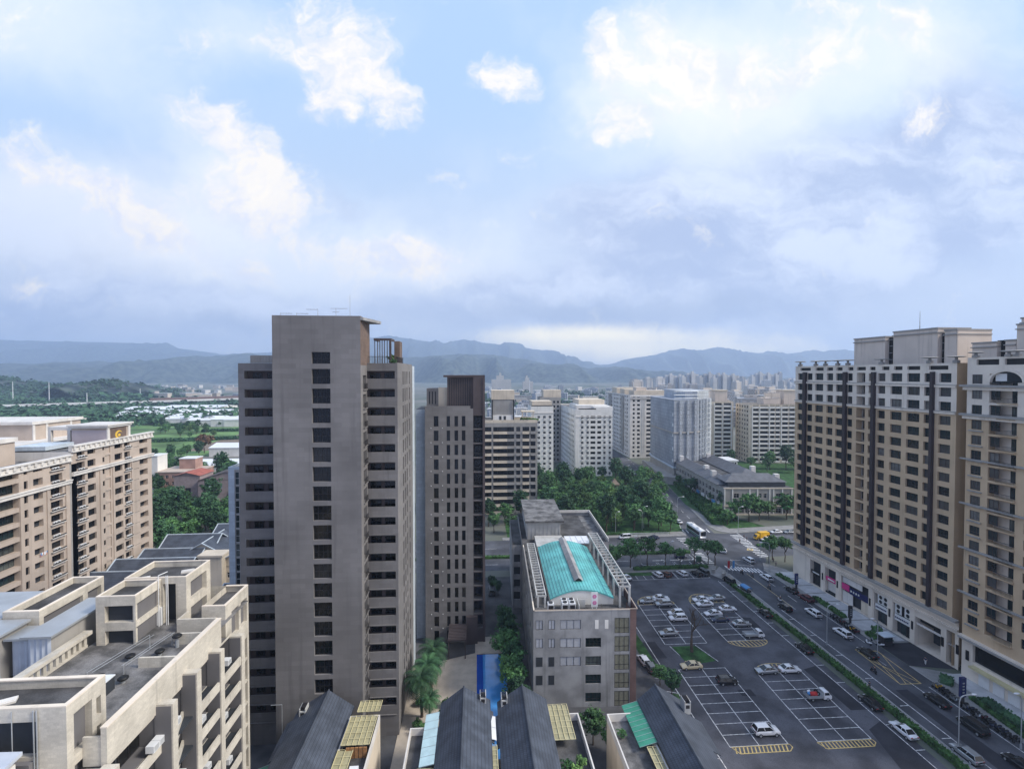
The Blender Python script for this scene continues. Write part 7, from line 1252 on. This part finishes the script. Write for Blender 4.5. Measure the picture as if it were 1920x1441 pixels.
for kind, col, px, py, deg, lab in (
    ('sedan', 'silver', 1214, 1126, 180, 'silver saloon at the left of the yellow hatching, %s' % UL), ('sedan', 'white', 1239, 1121, 0, 'white saloon on the right beside the yellow hatching, %s' % UL), ('suv', 'silver', 1244, 1132, 180, 'silver car second from the top right, %s' % UL), ('hatch', 'white', 1267, 1149, 180, 'white hatchback with a dark rear window, %s' % UL), ('suv', 'white', 1271, 1159, 180, 'white estate just below the white hatchback, %s' % UL), ('sedan', 'silver', 1253, 1186, 180, 'silver saloon parked alone on the left, %s' % UL),
    ('sedan', 'white', 1314, 1124, 180, 'white saloon top left beside the yellow hatching, %s' % UR_), ('sedan', 'silver', 1344, 1121, 180, 'silver saloon top right beside the yellow hatching, %s' % UR_), ('sedan', 'white', 1321, 1132, 180, 'second white saloon on the left, %s' % UR_), ('sedan', 'white', 1364, 1141, 0, 'white saloon alone in its row on the right, %s' % UR_), ('sedan', 'white', 1337, 1150, 180, 'third white saloon on the left directly above a dark blue car, %s' % UR_), ('sedan', 'blue', 1349, 1161, 180, 'dark blue saloon below the white ones, %s' % UR_), ('sedan', 'silver', 1390, 1169, 0, 'silver saloon just above the flatbed pickup, %s' % UR_),
    ('sedan', 'cream', 1296, 1248, 180, 'cream yellow classic saloon beside the grass island'), ('hatch', 'black', 1363, 1276, 0, 'black hatchback with a pale roof, %s' % LL), ('suv', 'white', 1436, 1370, 0, 'white crossover beside the striped bottom edge, %s' % LL), ('sedan', 'silver', 1437, 1256, 180, 'silver grey saloon on the striped top, %s' % LRt), ('sedan', 'white', 1480, 1254, 0, 'white saloon with dark windows on the striped top, %s' % LRt),
    ('hatch', 'white', 1233, 1077, 105, 'white hatchback in the top row left of a dark red motorcycle'), ('hatch', 'white', 1279, 1075, 105, 'white hatchback in the middle of the top row of bays'), ('hatch', 'black', 1306, 1075, 105, 'black hatchback in the top row of bays'), ('van', 'grey', 1318, 1073, 105, 'grey van at the right end of the top row'), ('brown' and 'hatch', 'brown', 1248, 1077, 105, 'brown car beside the left white hatchback in the top row'), ('sedan', 'white', 1173, 1082, 112, 'white car peeping out behind the pergola of the teal hall'),
    ('van', 'black', 1367, 1089, 95, 'black van with a pale roof at the top of the hedge row'), ('sedan', 'black', 1434, 1149, 92, 'black saloon alone in a bay by the hedge'), ('sedan', 'black', 1508, 1215, 92, 'black saloon with a red tail beside the hedge'), ('sedan', 'black', 1632, 1317, 92, 'black saloon in front of the white car by the hedge'), ('sedan', 'white', 1694, 1369, 92, 'white saloon nearest the viewer in the hedge bays'), ('hatch', 'white', 1207, 1238, 95, 'white car mostly hidden by trees beside the hall'), ('hatch', 'grey', 1219, 1250, 95, 'grey car nosing out beside the hall trees')): carp(kind, col, px, py, deg, lab)
for kind, col, px, py, deg, lab in (('suv', 'white', 1437, 1083, 93, 'white crossover driving away just past the crossing'), ('sedan', 'black', 1484, 1106, 94, 'black saloon by the kerb with red lights before the tan building'), ('suv', 'maroon', 1511, 1122, 94, 'dark maroon estate following the black saloon by the kerb'), ('suv', 'white', 1525, 1149, 93, 'white saloon in the middle of the street'), ('hatch', 'black', 1472, 1139, 92, 'black car following a motorcycle in the near lane'), ('suv', 'white', 1580, 1187, 93, 'white crossover driving beside the scooter row'), ('sedan', 'black', 1627, 1224, 93, 'black saloon with red tail light on the yellow box'), ('sedan', 'black', 1757, 1313, 91, 'black saloon with a red tail light beside the tall navy signboard'), ('van', 'black', 1824, 1362, 91, 'black van with red tail lights beside the scooters'), ('suv', 'silver', 1812, 1414, 91, 'silver crossover with a black roof at the bottom right'), ('sedan', 'black', 1912, 1432, 91, 'black saloon cut by the right bottom corner'), ('hatch', 'white', 1351, 1033, 150, 'white hatchback turning in the middle of the crossing'), ('suv', 'white', 1404, 1050, 95, 'white car with a red tail waiting at the stop line'),
    ('hatch', 'white', 1437, 1011, 185, 'white car just right of the yellow truck'), ('sedan', 'white', 1455, 997, 180, 'white saloon on the far side of the right arm'), ('sedan', 'silver', 1480, 997, 180, 'silver car beside the white saloon on the right arm'), ('sedan', 'blue', 1225, 1008, 185, 'dark blue saloon on the far carriageway by the park'), ('hatch', 'black', 1204, 1011, 185, 'black hatchback behind the dark blue saloon by the park'), ('van', 'white', 1172, 1007, 185, 'white van partly hidden by street trees'), ('hatch', 'white', 1127, 1011, 185, 'white car seen past the parapet of the teal hall'), ('hatch', 'white', 1154, 1039, 0, 'white car under the street trees next to the hall'), ('hatch', 'blue', 1276, 1043, 0, 'dark car half hidden by the bushy street tree'), ('sedan', 'white', 1272, 978, 100, 'small white car coming down the far road behind the bus'), ('hatch', 'white', 1225, 925, 100, 'white car among the trees by the netted building'), ('sedan', 'white', 1237, 936, 100, 'second white car along the netted building'), ('van', 'blue', 1231, 906, 100, 'blue van parked beside the netted podium')): carp(kind, col, px, py, deg, lab, 'cars on the streets')
carp('van', 'grey', 922, 1109, 90, 'small grey car with a pale roof driving in the side lane')
for i, (x, y) in enumerate(((110, 282), (109, 276), (111.5, 290), (113, 297), (108, 270))): car('hatch', ('white', 'silver', 'white', 'white', 'silver')[i], x - 9.5, y + 30, 100, 'pale parked car on the netted podium edge, %s from the front' % nth(i), 'cars parked along the podium')
def wheels(t, xs, wy, r_, w_=.24):
    o = MB(); o.tube((0, -w_ / 2, 0), (0, w_ / 2, 0), r_, r_, 14, 0); o.tube((0, -w_ / 2 - .01, 0), (0, w_ / 2 + .01, 0), r_ * .55, r_ * .55, 10, 1); me = o.mesh('wheel', ['rubber', 'galv'])
    for x in xs:
        for sy in (-1, 1): link('wheel', me, t, Matrix.Translation((x, sy * wy, r_)))
def pickup(px, py, deg, label, bed, load=None, group='small trucks', cover=None, cab='white'):
    q = G(px, py, .5); t = thing('pickup_truck', label, 'truck', (q.x, q.y, .05), R(deg), group); o = MB()
    loft(o, [[(x, -w, z0), (x, -w, z1 - .1), (x, -w * .9, z1), (x, w * .9, z1), (x, w, z1 - .1), (x, w, z0), (x, -w, z0)] for x, w, z0, z1 in ((.75, .80, .35, 1.72), (1.0, .82, .35, 1.86), (1.7, .82, .35, 1.8), (2.05, .82, .35, 1.2), (2.35, .78, .38, 1.0), (2.42, .74, .45, .9))]); b = o.build('cab', CC[cab], t, True)
    o = MB(); o.quad((1.76, -.7, 1.72), (1.76, .7, 1.72), (2.06, .74, 1.24), (2.06, -.74, 1.24)); [o.quad((.9, s * .835, 1.15), (1.95, s * .835, 1.15), (1.68, s * .83, 1.68), (.9, s * .83, 1.68)) for s in (-1, 1)]; o.build('window', 'car_glass', t)
    o = MB(); o.box(-2.4, .65, -.85, .85, .62, .74); o.box(-2.4, .65, -.85, -.8, .743, 1.15); o.box(-2.4, .65, .8, .85, .743, 1.15); o.box(-2.4, -2.35, -.797, .797, .743, 1.15); o.box(.6, .65, -.797, .797, .743, 1.15); o.box(-2.2, 2.2, -.4, .4, .4, .617); o.build('cargo_bed', bed, t); wheels(t, (-1.5, 1.55), .7, .33)
    return t
pickup(1413, 1190, 0, 'white flatbed pickup with an empty grey bed above the striped edge', 'galv')
t = pickup(1533, 1305, 0, 'white flatbed truck loaded with red and black goods', 'galv'); p = t.location
for dx, dy, dz, r_, m, nm, lab in ((-1.6, .1, .8, .38, 'blue', 'sack', 'blue and white sack in the bed of the loaded truck'), (-1.0, -.25, .8, .42, 'red', 'gas_canister', 'red canister lying in the bed of the loaded truck'), (-.3, .2, .85, .5, 'rubber', 'tyre', 'black tyre standing in the bed of the loaded truck'), (-.2, -.4, .8, .45, 'rubber', 'tyre', 'black tyre lying behind the cab of the loaded truck'), (-1.5, .5, 1.0, .3, 'white_metal', 'sack', 'white bundle on the blue sack of the loaded truck')):
    o = MB()
    if nm == 'tyre':
        for i in range(16): a0, a1 = i * math.pi / 8, (i + 1) * math.pi / 8; o.tube((r_ * .7 * math.cos(a0), 0, r_ + r_ * .7 * math.sin(a0)), (r_ * .7 * math.cos(a1), 0, r_ + r_ * .7 * math.sin(a1)), .14, .14, 6)
    elif nm == 'gas_canister': o.tube((-.5, 0, r_), (.5, 0, r_), r_, r_, 12); o.ell((-.5, 0, r_), .2, r_, r_); o.ell((.5, 0, r_), .2, r_, r_)
    else: o.ell((0, 0, r_ * .8), r_ * 1.2, r_, r_ * .8, 10, 7); o.ell((.2, .1, r_ * 1.2), r_ * .6, r_ * .5, r_ * .5)
    g_ = tag(o.build(nm, m, None, True), lab, 'cargo', 'goods on the loaded truck'); g_.location = (p.x + dx, p.y + dy, .05 + dz)
t = pickup(1395, 1108, 98, 'small truck under a bright blue canvas cover by the hedge', 'galv'); o = MB(); n = 8
for i in range(n):
    f = lambda k: (-.88 + 1.76 * k / n, 2.25 + .28 * math.sin(math.pi * k / n)); (ya, za), (yb, zb) = f(i), f(i + 1); o.quad((-2.4, ya, za), (.7, ya, za), (.7, yb, zb), (-2.4, yb, zb))
[o.quad((-2.4, s * .88, 1.9), (.7, s * .88, 1.9), (.7, s * .88, 2.25), (-2.4, s * .88, 2.25)) for s in (-1, 1)]; o.build('canvas_cover', 'blue', t); o = MB(); [o.tube((x, s * .84, 1.1), (x, s * .84, 2.25), .03) for x in (-2.3, -.8, .6) for s in (-1, 1)]; o.box(-2.2, .4, -.7, .7, .75, 1.5); o.build('cover_frame', 'frame_dark', t)
q = G(1427, 1006, 1); t = thing('yellow_truck', 'yellow box truck waiting on the right arm of the crossing', 'truck', (q.x, q.y, .03), R(186)); o = MB(); o.box(-2.9, 1.0, -1.05, 1.05, .7, 2.9); o.build('cargo_box', CC['yellow'], t); o = MB(); loft(o, [[(x, -w, .4), (x, -w, z1 - .15), (x, -w * .9, z1), (x, w * .9, z1), (x, w, z1 - .15), (x, w, .4), (x, -w, .4)] for x, w, z1 in ((1.05, .98, 2.2), (1.6, .98, 2.3), (2.2, .98, 2.1), (2.6, .96, 1.3))]); o.build('cab', CC['yellow'], t, True); o = MB(); o.quad((2.26, -.85, 2.0), (2.26, .85, 2.0), (2.63, .88, 1.35), (2.63, -.88, 1.35)); o.build('window', 'car_glass', t); wheels(t, (-1.9, 1.8), .9, .42)
q = G(1305, 994, 1.5); t = thing('bus', 'white roofed city bus pulling out of the far road', 'bus', (q.x, q.y, .03), R(-88)); o = MB(); loft(o, [[(x, -w, .35), (x, -w, 2.85), (x, -w * .86, 3.1), (x, w * .86, 3.1), (x, w, 2.85), (x, w, .35), (x, -w, .35)] for x, w in ((-5.9, 1.15), (-5.7, 1.25), (5.7, 1.25), (5.95, 1.15))]); [o.box(x, x + 1.6, -.7, .7, 3.1, 3.3) for x in (-3.5, 1.5)]; o.build('body', CC['white'], t, True); o = MB(); [o.box(-5.4, 5.2, s * 1.265 - .012, s * 1.265 + .012, 1.2, 2.5) for s in (-1, 1)]; o.box(5.93, 5.98, -1.0, 1.0, 1.1, 2.7); o.box(-5.93, -5.88, -1.0, 1.0, 1.6, 2.6); o.build('window', 'car_glass', t); o = MB(); [o.box(-5.5, 5.5, s * 1.268 - .012, s * 1.268 + .012, .5, 1.0) for s in (-1, 1)]; o.build('side_stripe', mat('green_stripe', (.05, .2, .14), .4), t); wheels(t, (-3.6, 3.6), 1.08, .48)
# scooters
def scooter_meshes():
    o = MB(); loft(o, [[(x, -w, z0), (x, -w, z1), (x, 0, z1 + .06), (x, w, z1), (x, w, z0), (x, -w, z0)] for x, w, z0, z1 in ((-.85, .08, .55, .68), (-.6, .17, .42, .74), (-.2, .17, .35, .70), (-.02, .14, .26, .36), (.3, .14, .26, .34), (.42, .18, .3, .62), (.55, .17, .4, .95), (.62, .1, .5, .98))]); body = o.mesh('body', 'white_metal', True)
    o = MB(); o.ell((-.38, 0, .78), .42, .15, .07, 10, 5); seat = o.mesh('seat', 'black', True); o = MB(); o.tube((.52, -.33, 1.05), (.52, .33, 1.05), .025); o.tube((.52, 0, .9), (.52, 0, 1.05), .03); [o.ell((.55, s * .3, 1.18), .02, .06, .05, 6, 4) for s in (-1, 1)]; bar = o.mesh('handlebar', 'black'); o = MB(); o.tube((0, -.06, 0), (0, .06, 0), .24, .24, 12); wh = o.mesh('wheel', 'rubber'); return body, seat, bar, wh
SM = scooter_meshes(); SC = [CC[k] for k in ('black', 'black', 'white', 'grey', 'maroon', 'black', 'blue', 'silver', 'black', 'yellow')]
def scooter(x, y, deg, ci, label, group, z=.05, lean=0.0):
    t = thing('scooter', label, 'scooter', (x, y, z), R(deg), group); b = link('body', SM[0], t); b.material_slots[0].link = 'OBJECT'; b.material_slots[0].material = SC[ci % 10]; link('seat', SM[1], t); link('handlebar', SM[2], t)
    for wx in (-.58, .62): link('wheel', SM[3], t, Matrix.Translation((wx, 0, .24)))
    t.rotation_euler[0] = lean; return t
CN = ('black', 'black', 'white', 'grey', 'maroon', 'black', 'dark blue', 'silver', 'black', 'yellow')
rnd = random.Random(77)
for nm, ya, yb, n, xx in (('row before the navy signboard', 112.6, 121.6, 13, 93.4), ('bay beside the black van', 76.8, 86.6, 16, 93.3), ('bay above the tall navy signboard', 87.4, 92.6, 8, 93.4), ('kerb row near the crossing', 128.6, 132.4, 6, 94.0)):
    for i in range(n): c = rnd.randrange(10); scooter(xx + rnd.uniform(-.2, .2), ya + (yb - ya) * (i + .5) / n, 0 + rnd.uniform(-8, 8) + 180, c, '%s parked scooter, %s from the near end of the %s' % (CN[c], nth(i), nm), 'scooters in the ' + nm, lean=.12)
for i, (px, py) in enumerate(((1628, 1208), (1640, 1204), (1650, 1212), (1655, 1207))): q = G(px, py); scooter(q.x, q.y, 100 + 20 * i, (2, 7, 2, 3)[i], ('pale scooter by the kerb under the lamp', 'silver scooter parked beside the driveway kiosk', 'white scooter parked nearest the driveway', 'grey scooter against the driveway kiosk')[i], 'scooters at the driveway', .14, .12)
for px, py, lab in ((1250, 1079, 'dark red motorcycle standing in the top row of bays'),): q = G(px + 10, py); scooter(q.x, q.y, 100, 4, lab, None)
# ================================================================ people
def person(name, label, cat_group, joints, cloth, x, y, z, rz, s=1.0, parent=None, helmet=None, bag=None):
    """one continuous skinned body posed by its joints, clothing as child shells"""
    t = thing('person', label, 'person', (x, y, z), R(rz), cat_group); t.scale = (s,) * 3
    def skinned(nm, pts, edges, m, root):
        me = bpy.data.meshes.new(nm); me.from_pydata([p[0] for p in pts], edges, []); me.materials.append(m if not isinstance(m, str) else M[m]); o = link(nm, me, t); k = o.modifiers.new('skin', 'SKIN'); sv_ = me.skin_vertices[0].data
        for i, p in enumerate(pts): sv_[i].radius = (p[1], p[1] * p[2] if len(p) > 2 else p[1])
        sv_[root].use_root = True; u = o.modifiers.new('sub', 'SUBSURF'); u.levels = 1; u.render_levels = 1; return o
    J = joints; names = list(J); idx = {n: i for i, n in enumerate(names)}
    pts = [J[n] for n in names]; E_ = [(idx[a], idx[b]) for a, b in (('pelvis', 'waist'), ('waist', 'chest'), ('chest', 'neck'), ('neck', 'head'), ('head', 'crown'), ('chest', 'shL'), ('shL', 'elL'), ('elL', 'haL'), ('chest', 'shR'), ('shR', 'elR'), ('elR', 'haR'), ('pelvis', 'hiL'), ('hiL', 'knL'), ('knL', 'anL'), ('anL', 'toL'), ('pelvis', 'hiR'), ('hiR', 'knR'), ('knR', 'anR'), ('anR', 'toR'))]
    skinned('body', pts, E_, 'skin', idx['pelvis'])
    def shell(nm, keys, edges, m, grow): kk = list(keys); skinned(nm, [(J[k][0], J[k][1] + grow, 1.0) for k in kk], [(kk.index(a), kk.index(b)) for a, b in edges], m, 0)
    shell('jacket', ('waist', 'chest', 'shL', 'elL', 'shR', 'elR', 'pelvis'), (('pelvis', 'waist'), ('waist', 'chest'), ('chest', 'shL'), ('shL', 'elL'), ('chest', 'shR'), ('shR', 'elR')), cloth[0], .018)
    shell('trousers', ('pelvis', 'hiL', 'knL', 'anL', 'hiR', 'knR', 'anR'), (('pelvis', 'hiL'), ('hiL', 'knL'), ('knL', 'anL'), ('pelvis', 'hiR'), ('hiR', 'knR'), ('knR', 'anR')), cloth[1], .014)
    h = Vector(J['head'][0]); o = MB(); o.ell((h.x - .012, h.y, h.z + .05), .115, .10, .115, 12, 8); o.build('helmet' if helmet else 'hair', helmet or 'black', t, True)
    o = MB(); [o.ell((h.x + .095, h.y + s_ * .035, h.z + .01), .012, .012, .01, 6, 4) for s_ in (-1, 1)]; o.ell((h.x + .112, h.y, h.z - .02), .02, .014, .02, 6, 4); o.build('face', 'skin', t)
    for hn in ('haL', 'haR'):
        c = Vector(J[hn][0]); o = MB(); o.ell((c.x, c.y, c.z - .03), .022, .035, .045, 8, 6)
        for f in range(4): fx = c.y + (-.028 + .019 * f); o.tube((c.x, fx, c.z - .06), (c.x + .02, fx, c.z - .12 - .008 * (f in (1, 2))), .009, .007, 5); 
        o.tube((c.x + .01, c.y + .03, c.z - .03), (c.x + .045, c.y + .045, c.z - .075), .010, .008, 5); o.build('hand', 'skin', t)
    return t
def J_(sw=.0, kind='stand'):
    if kind == 'stand':
        return dict(pelvis=((0, 0, .93), .14, 1.1), waist=((0, 0, 1.12), .125, 1.1), chest=((0, 0, 1.34), .14, 1.2), neck=((.01, 0, 1.50), .055), head=((.02, 0, 1.62), .085), crown=((.02, 0, 1.72), .07), shL=((0, .19, 1.42), .06), elL=((-.02 - sw * .3, .25, 1.16), .045), haL=((.05 - sw * .4, .26, .93), .03), shR=((0, -.19, 1.42), .06), elR=((-.02 + sw * .3, -.25, 1.16), .045), haR=((.05 + sw * .4, -.26, .93), .03), hiL=((0, .09, .86), .09), knL=((.04 + sw * .5, .10, .49), .062), anL=((sw * .75, .10, .09), .042), toL=((sw * .75 + .16, .11, .04), .035), hiR=((0, -.09, .86), .09), knR=((.04 - sw * .4, -.10, .49), .062), anR=((-sw * .85, -.10, .10), .042), toR=((-sw * .85 + .15, -.11, .04), .035))
    return dict(pelvis=((-.32, 0, .90), .14, 1.1), waist=((-.29, 0, 1.06), .125, 1.1), chest=((-.22, 0, 1.28), .14, 1.2), neck=((-.17, 0, 1.43), .055), head=((-.14, 0, 1.55), .09), crown=((-.14, 0, 1.66), .07), shL=((-.21, .19, 1.36), .06), elL=((.05, .27, 1.18), .045), haL=((.42, .26, 1.11), .03), shR=((-.21, -.19, 1.36), .06), elR=((.05, -.27, 1.18), .045), haR=((.42, -.26, 1.11), .03), hiL=((-.28, .11, .88), .09), knL=((.12, .17, .80), .062), anL=((.12, .16, .42), .042), toL=((.27, .16, .37), .035), hiR=((-.28, -.11, .88), .09), knR=((.12, -.17, .80), .062), anR=((.12, -.16, .42), .042), toR=((.27, -.16, .37), .035))
dk, nv, wt, gr = paint('dark_cloth', (.02, .02, .025), .9), paint('navy_cloth', (.025, .035, .07), .9), paint('white_cloth', (.6, .6, .6), .9), paint('grey_cloth', (.12, .12, .13), .9)
for i, (px, py, deg, ci, cl, lab) in enumerate(((1442, 1104, 93, 3, (gr, dk), 'rider in grey on a scooter just past the zebra crossing'), (1462, 1127, 93, 2, (dk, nv), 'rider in dark clothes in front of the black car in the near lane'), (1638, 1261, 92, 0, (dk, dk), 'rider in black on a scooter beside the yellow box'), (1391, 1076, 93, 0, (dk, dk), 'rider in black waiting nearest the zebra crossing'), (1410, 1082, 93, 3, (nv, gr), 'rider in navy second from the zebra crossing'))):
    q = G(px, py); person('person', lab, 'scooter riders', J_(0, 'ride'), cl, q.x, q.y, .06, deg, 1.0, helmet=wt if i in (1, 4) else 'black'); scooter(q.x, q.y, deg, ci, 'scooter under the ' + lab.replace('on a scooter ', '').replace('in dark clothes ', ''), 'ridden scooters', .06)
for px, py, deg, cl, lab in ((1735, 1246, 30, (nv, wt), 'man in a navy top and pale shorts walking out of the driveway'), (1387, 1018, 250, (dk, dk), 'pedestrian in black standing on the zebra crossing, nearest of three'), (1395, 1010, 200, (nv, dk), 'pedestrian in dark navy at the far end of the zebra crossing'), (1400, 1014, 200, (nv, gr), 'pedestrian in navy and grey beside the other two on the crossing'), (1455, 1062, 180, (gr, dk), 'pedestrian in grey on the corner pavement by the traffic pole'), (1630, 1293, 90, (nv, dk), 'pedestrian in navy walking beside the long hedge'), (1450, 1055, 90, (dk, nv), 'pedestrian in dark clothes under the corner street tree')):
    q = G(px, py); person('person', lab, 'pedestrians', J_(.22), cl, q.x, q.y, .14 if px > 1450 else .05, deg)
# ================================================================ street furniture
def lamp(px, py, h, side, label, arm=2.2, az=None):
    q = G(px, py); t = thing('street_lamp', label, 'street lamp', (q.x, q.y, .1), R(0), 'street lamps'); o = MB(); o.tube((0, 0, 0), (0, 0, .8), .16, .14, 8); pts = [Vector((0, 0, .8)), Vector((0, 0, h - 1.0)), Vector((side * .25, 0, h - .3)), Vector((side * .8, 0, h)), Vector((side * arm, 0, h + .15))]
    o.bar(pts, .085); o.build('pole', 'galv', t); o = MB(); o.ell((side * (arm + .4), 0, h + .12), .55, .22, .13, 12, 6); o.build('lamp_head', 'white_metal', t, True); return t
lamp(1797, 1408, 9.5, 1, 'tall street lamp nearest the viewer by the silver crossover'); lamp(1550, 1209, 9.5, 1, 'tall street lamp beside the white crossovers in the street'); lamp(1645, 1231, 8.6, -1, 'slim street lamp at the driveway kiosk', .9); lamp(1914, 1404, 9.5, -1, 'slim lamp pole cut by the right edge', .6); lamp(1154, 1002, 9, 1, 'street lamp in front of the park trees left of the pair', .9); lamp(1204, 998, 9, -1, 'street lamp at the park edge, left one of a pair', .8); lamp(1207, 990, 9, 1, 'street lamp at the park edge, right one of a pair', .8); lamp(1270, 972, 9.5, 1, 'street lamp beside the far road above the bus'); lamp(1384, 1002, 11, 1, 'pale traffic pole in front of the green bank', 1.2); lamp(1442, 1072, 9.5, -1, 'street lamp on the corner pavement before the tan building', 2.4); lamp(1201, 1058, 9.5, -1, 'street lamp standing among the trees above the car park', 1.2); lamp(1256, 1063, 8.5, 1, 'thin lamp pole between the street trees over the top bays', .5)
def totem(px, py, w, h, label, m='sign_navy', rz=0):
    q = G(px, py); t = thing('signboard', label, 'sign', (q.x, q.y, .13), R(rz)); o = MB(); o.box(-w * .3, w * .3, -.12, .12, 0, h * .3); o.build('post', 'frame_dark', t); o = MB(); o.box(-w / 2, w / 2, -.22, .22, h * .3, h); o.build('board', m, t); o = MB(); [o.box(-w * .18, w * .18, -.232, -.222, h * (.45 + .11 * i), h * (.50 + .11 * i)) for i in range(4)]; o.build('sign_lettering', 'galv', t)
totem(1804, 1322, 1.15, 5.4, 'tall navy upright signboard behind the nearest street lamp'); totem(1594, 1168, .9, 4.4, 'grey upright signboard at the end of the planter hedge', 'frame_dark'); totem(1493, 1104, .9, 4.6, 'blue upright signboard near the crossing end of the tan building', 'sign_navy')
q = G(1660, 1208); t = thing('kiosk', 'small dark guard kiosk with a pale roof beside the driveway', 'kiosk', (q.x, q.y, .13)); o = MB(); o.box(-1.1, 1.1, -.8, .8, 0, 2.2); o.build('wall', 'frame_dark', t); o = MB(); o.box(-1.4, 1.5, -1.2, 1.1, 2.203, 2.4); o.build('roof', 'white_tile', t); o = MB(); o.box(-.9, .9, -.82, -.803, 1.1, 1.9); o.build('window', 'glass_teal', t)
q = G(1368, 1075); 
for i, (dx, m, lab) in enumerate(((-.7, 'red', 'red feather flag standing on the corner at the car park'), (.9, 'blue', 'pale blue feather flag standing on the corner at the car park'))):
    t = thing('feather_flag', lab, 'flag', (q.x + dx, q.y, .13), 0, 'corner flags'); o = MB(); o.tube((0, 0, 0), (0, 0, 4.2), .03, .02); o.build('pole', 'galv', t); o = MB(); o.prism([(.03, -.01), (.75, -.01), (.75, .01), (.03, .01)], 1.6, 4.0); o.build('banner', m, t)
q = G(1435, 1050); o = MB(); o.box(-1.6, 1.6, -.05, .05, 5.2, 6.0, 0); o.tube((-1.7, 0, 0), (-1.7, 0, 6.1), .1, .08, 8, 1); o.tube((-1.7, 0, 5.6), (1.6, 0, 5.6), .06, .05, 6, 1)
t = thing('road_sign', 'pale green overhead road sign on a pole by the right zebra crossing', 'sign', (q.x, q.y, .05)); o = MB(); o.tube((-1.9, 0, 0), (-1.9, 0, 5.6), .1, .08, 8); o.tube((-1.9, 0, 5.2), (1.6, 0, 5.2), .06); o.build('pole', 'galv', t); o = MB(); o.box(-1.6, 1.6, -.12, -.07, 4.8, 5.7); o.build('board', mat('green_road_sign', (.20, .46, .40), .5), t)
q = G(1310, 1052); o = MB(); o.box(-.8, .8, -.5, .5, 0, 1.5); o.box(-.85, .85, -.55, .55, 1.503, 1.6); t = tag(o.build('switch_box', mat('green_cabinet', (.06, .12, .09), .6)), 'green roadside switch cabinet under the corner tree', 'cabinet'); t.location = (q.x, q.y, .13)
q = G(1168, 905); o = MB(); o.prism([(-1.8, -1.8), (1.8, -1.8), (1.8, 1.8), (-1.8, 1.8)], 0, 6.0); o.quad((-2.4, -2.4, 6.0), (2.4, -2.4, 6.0), (0, 0, 9)); o.quad((2.4, -2.4, 6), (2.4, 2.4, 6), (0, 0, 9)); o.quad((2.4, 2.4, 6), (-2.4, 2.4, 6), (0, 0, 9)); o.quad((-2.4, 2.4, 6), (-2.4, -2.4, 6), (0, 0, 9)); q = G(1152, 922, 3); t = tag(o.build('park_pavilion', 'soil'), 'small pale pavilion roof poking out of the park trees', 'pavilion'); t.location = (q.x, q.y, 1.2)
q = G(1062, 960, 2); t = thing('playground_slide', 'blue and teal play structure between the hall and the park trees', 'slide', (q.x, q.y, 0)); o = MB(); [o.tube((x, y, 0), (x, y, 3), .08) for x in (-1, 1) for y in (-1, 1)]; o.box(-1.2, 1.2, -1.2, 1.2, 1.6, 1.75); o.build('frame', 'blue', t); o = MB(); o.quad((-1.4, -1.4, 3), (1.4, -1.4, 3), (0, 0, 4.4)); o.quad((1.4, -1.4, 3), (1.4, 1.4, 3), (0, 0, 4.4)); o.quad((-1.4, 1.4, 3), (-1.4, -1.4, 3), (0, 0, 4.4)); o.build('canopy', 'blue', t); o = MB(); o.quad((1.2, -.5, 1.7), (5.2, -.5, .3), (5.2, .5, .3), (1.2, .5, 1.7)); o.build('chute', 'teal', t)
t = thing('fence', 'low white railing along the pavement before the park', 'fence', (68, 188.4, .13)); o = MB(); [o.box(i * .5, i * .5 + .12, -.05, .05, 0, 1.0) for i in range(-16, 17)]; o.box(-8, 8.6, -.03, .03, .8, .9); o.build('rail', 'white_metal', t)
for i, (x, y) in enumerate(((77.3, 147.6), (77.9, 148.6), (78.5, 149.6), (75.6, 150.8))): o = MB(); o.box(-.45, .45, -.3, .3, 0, 1.1); o.box(-.5, .5, -.35, .35, 1.103, 1.25); t = tag(o.build('litter_bin', 'grey_wall'), 'dark square bin on the car park corner, %s from the hedge' % nth(i), 'bin', 'bins on the car park corner'); t.location = (x, y, .13)
# ================================================================ haze
hz = MB(); hz.box(-9400, 9400, -55, 9550, -1, 680); h_ = hz.build('haze', 'white_wall'); hm = bpy.data.materials.new('haze_air'); hm.use_nodes = True; t_ = hm.node_tree; t_.nodes.clear(); o1 = t_.nodes.new('ShaderNodeOutputMaterial'); pv_ = t_.nodes.new('ShaderNodeVolumePrincipled'); pv_.inputs['Color'].default_value = (.60, .75, 1.0, 1); pv_.inputs['Density'].default_value = 1.6e-4; pv_.inputs['Anisotropy'].default_value = .2; t_.links.new(pv_.outputs[0], o1.inputs['Volume']); h_.data.materials.clear(); h_.data.materials.append(hm); h_['kind'] = 'stuff'
# scattered trees and hedge lines over the far green fields
rnd = random.Random(61)
for i in range(16):
    q = G(rnd.uniform(300, 440), rnd.uniform(799, 826), 0); tree(rnd.choice(['round0', 'light0', 'round2', 'tall0']), q.x, q.y, rnd.uniform(.6, 1.0), 'small tree scattered on the far green fields, %s counted along the plain' % nth(i), 'trees on the green fields')
for i, (a, b) in enumerate((((-330, 470), (-205, 505)), ((-300, 560), (-215, 575)), ((-390, 625), (-240, 650)))): hedge('hedge', ('nearest thicket line across the far green fields', 'middle thicket line across the far green fields', 'farthest thicket line across the far green fields')[i], [a, b], 6, 2.6, 'leaf_blue', 0, 14, .8, 70 + i)
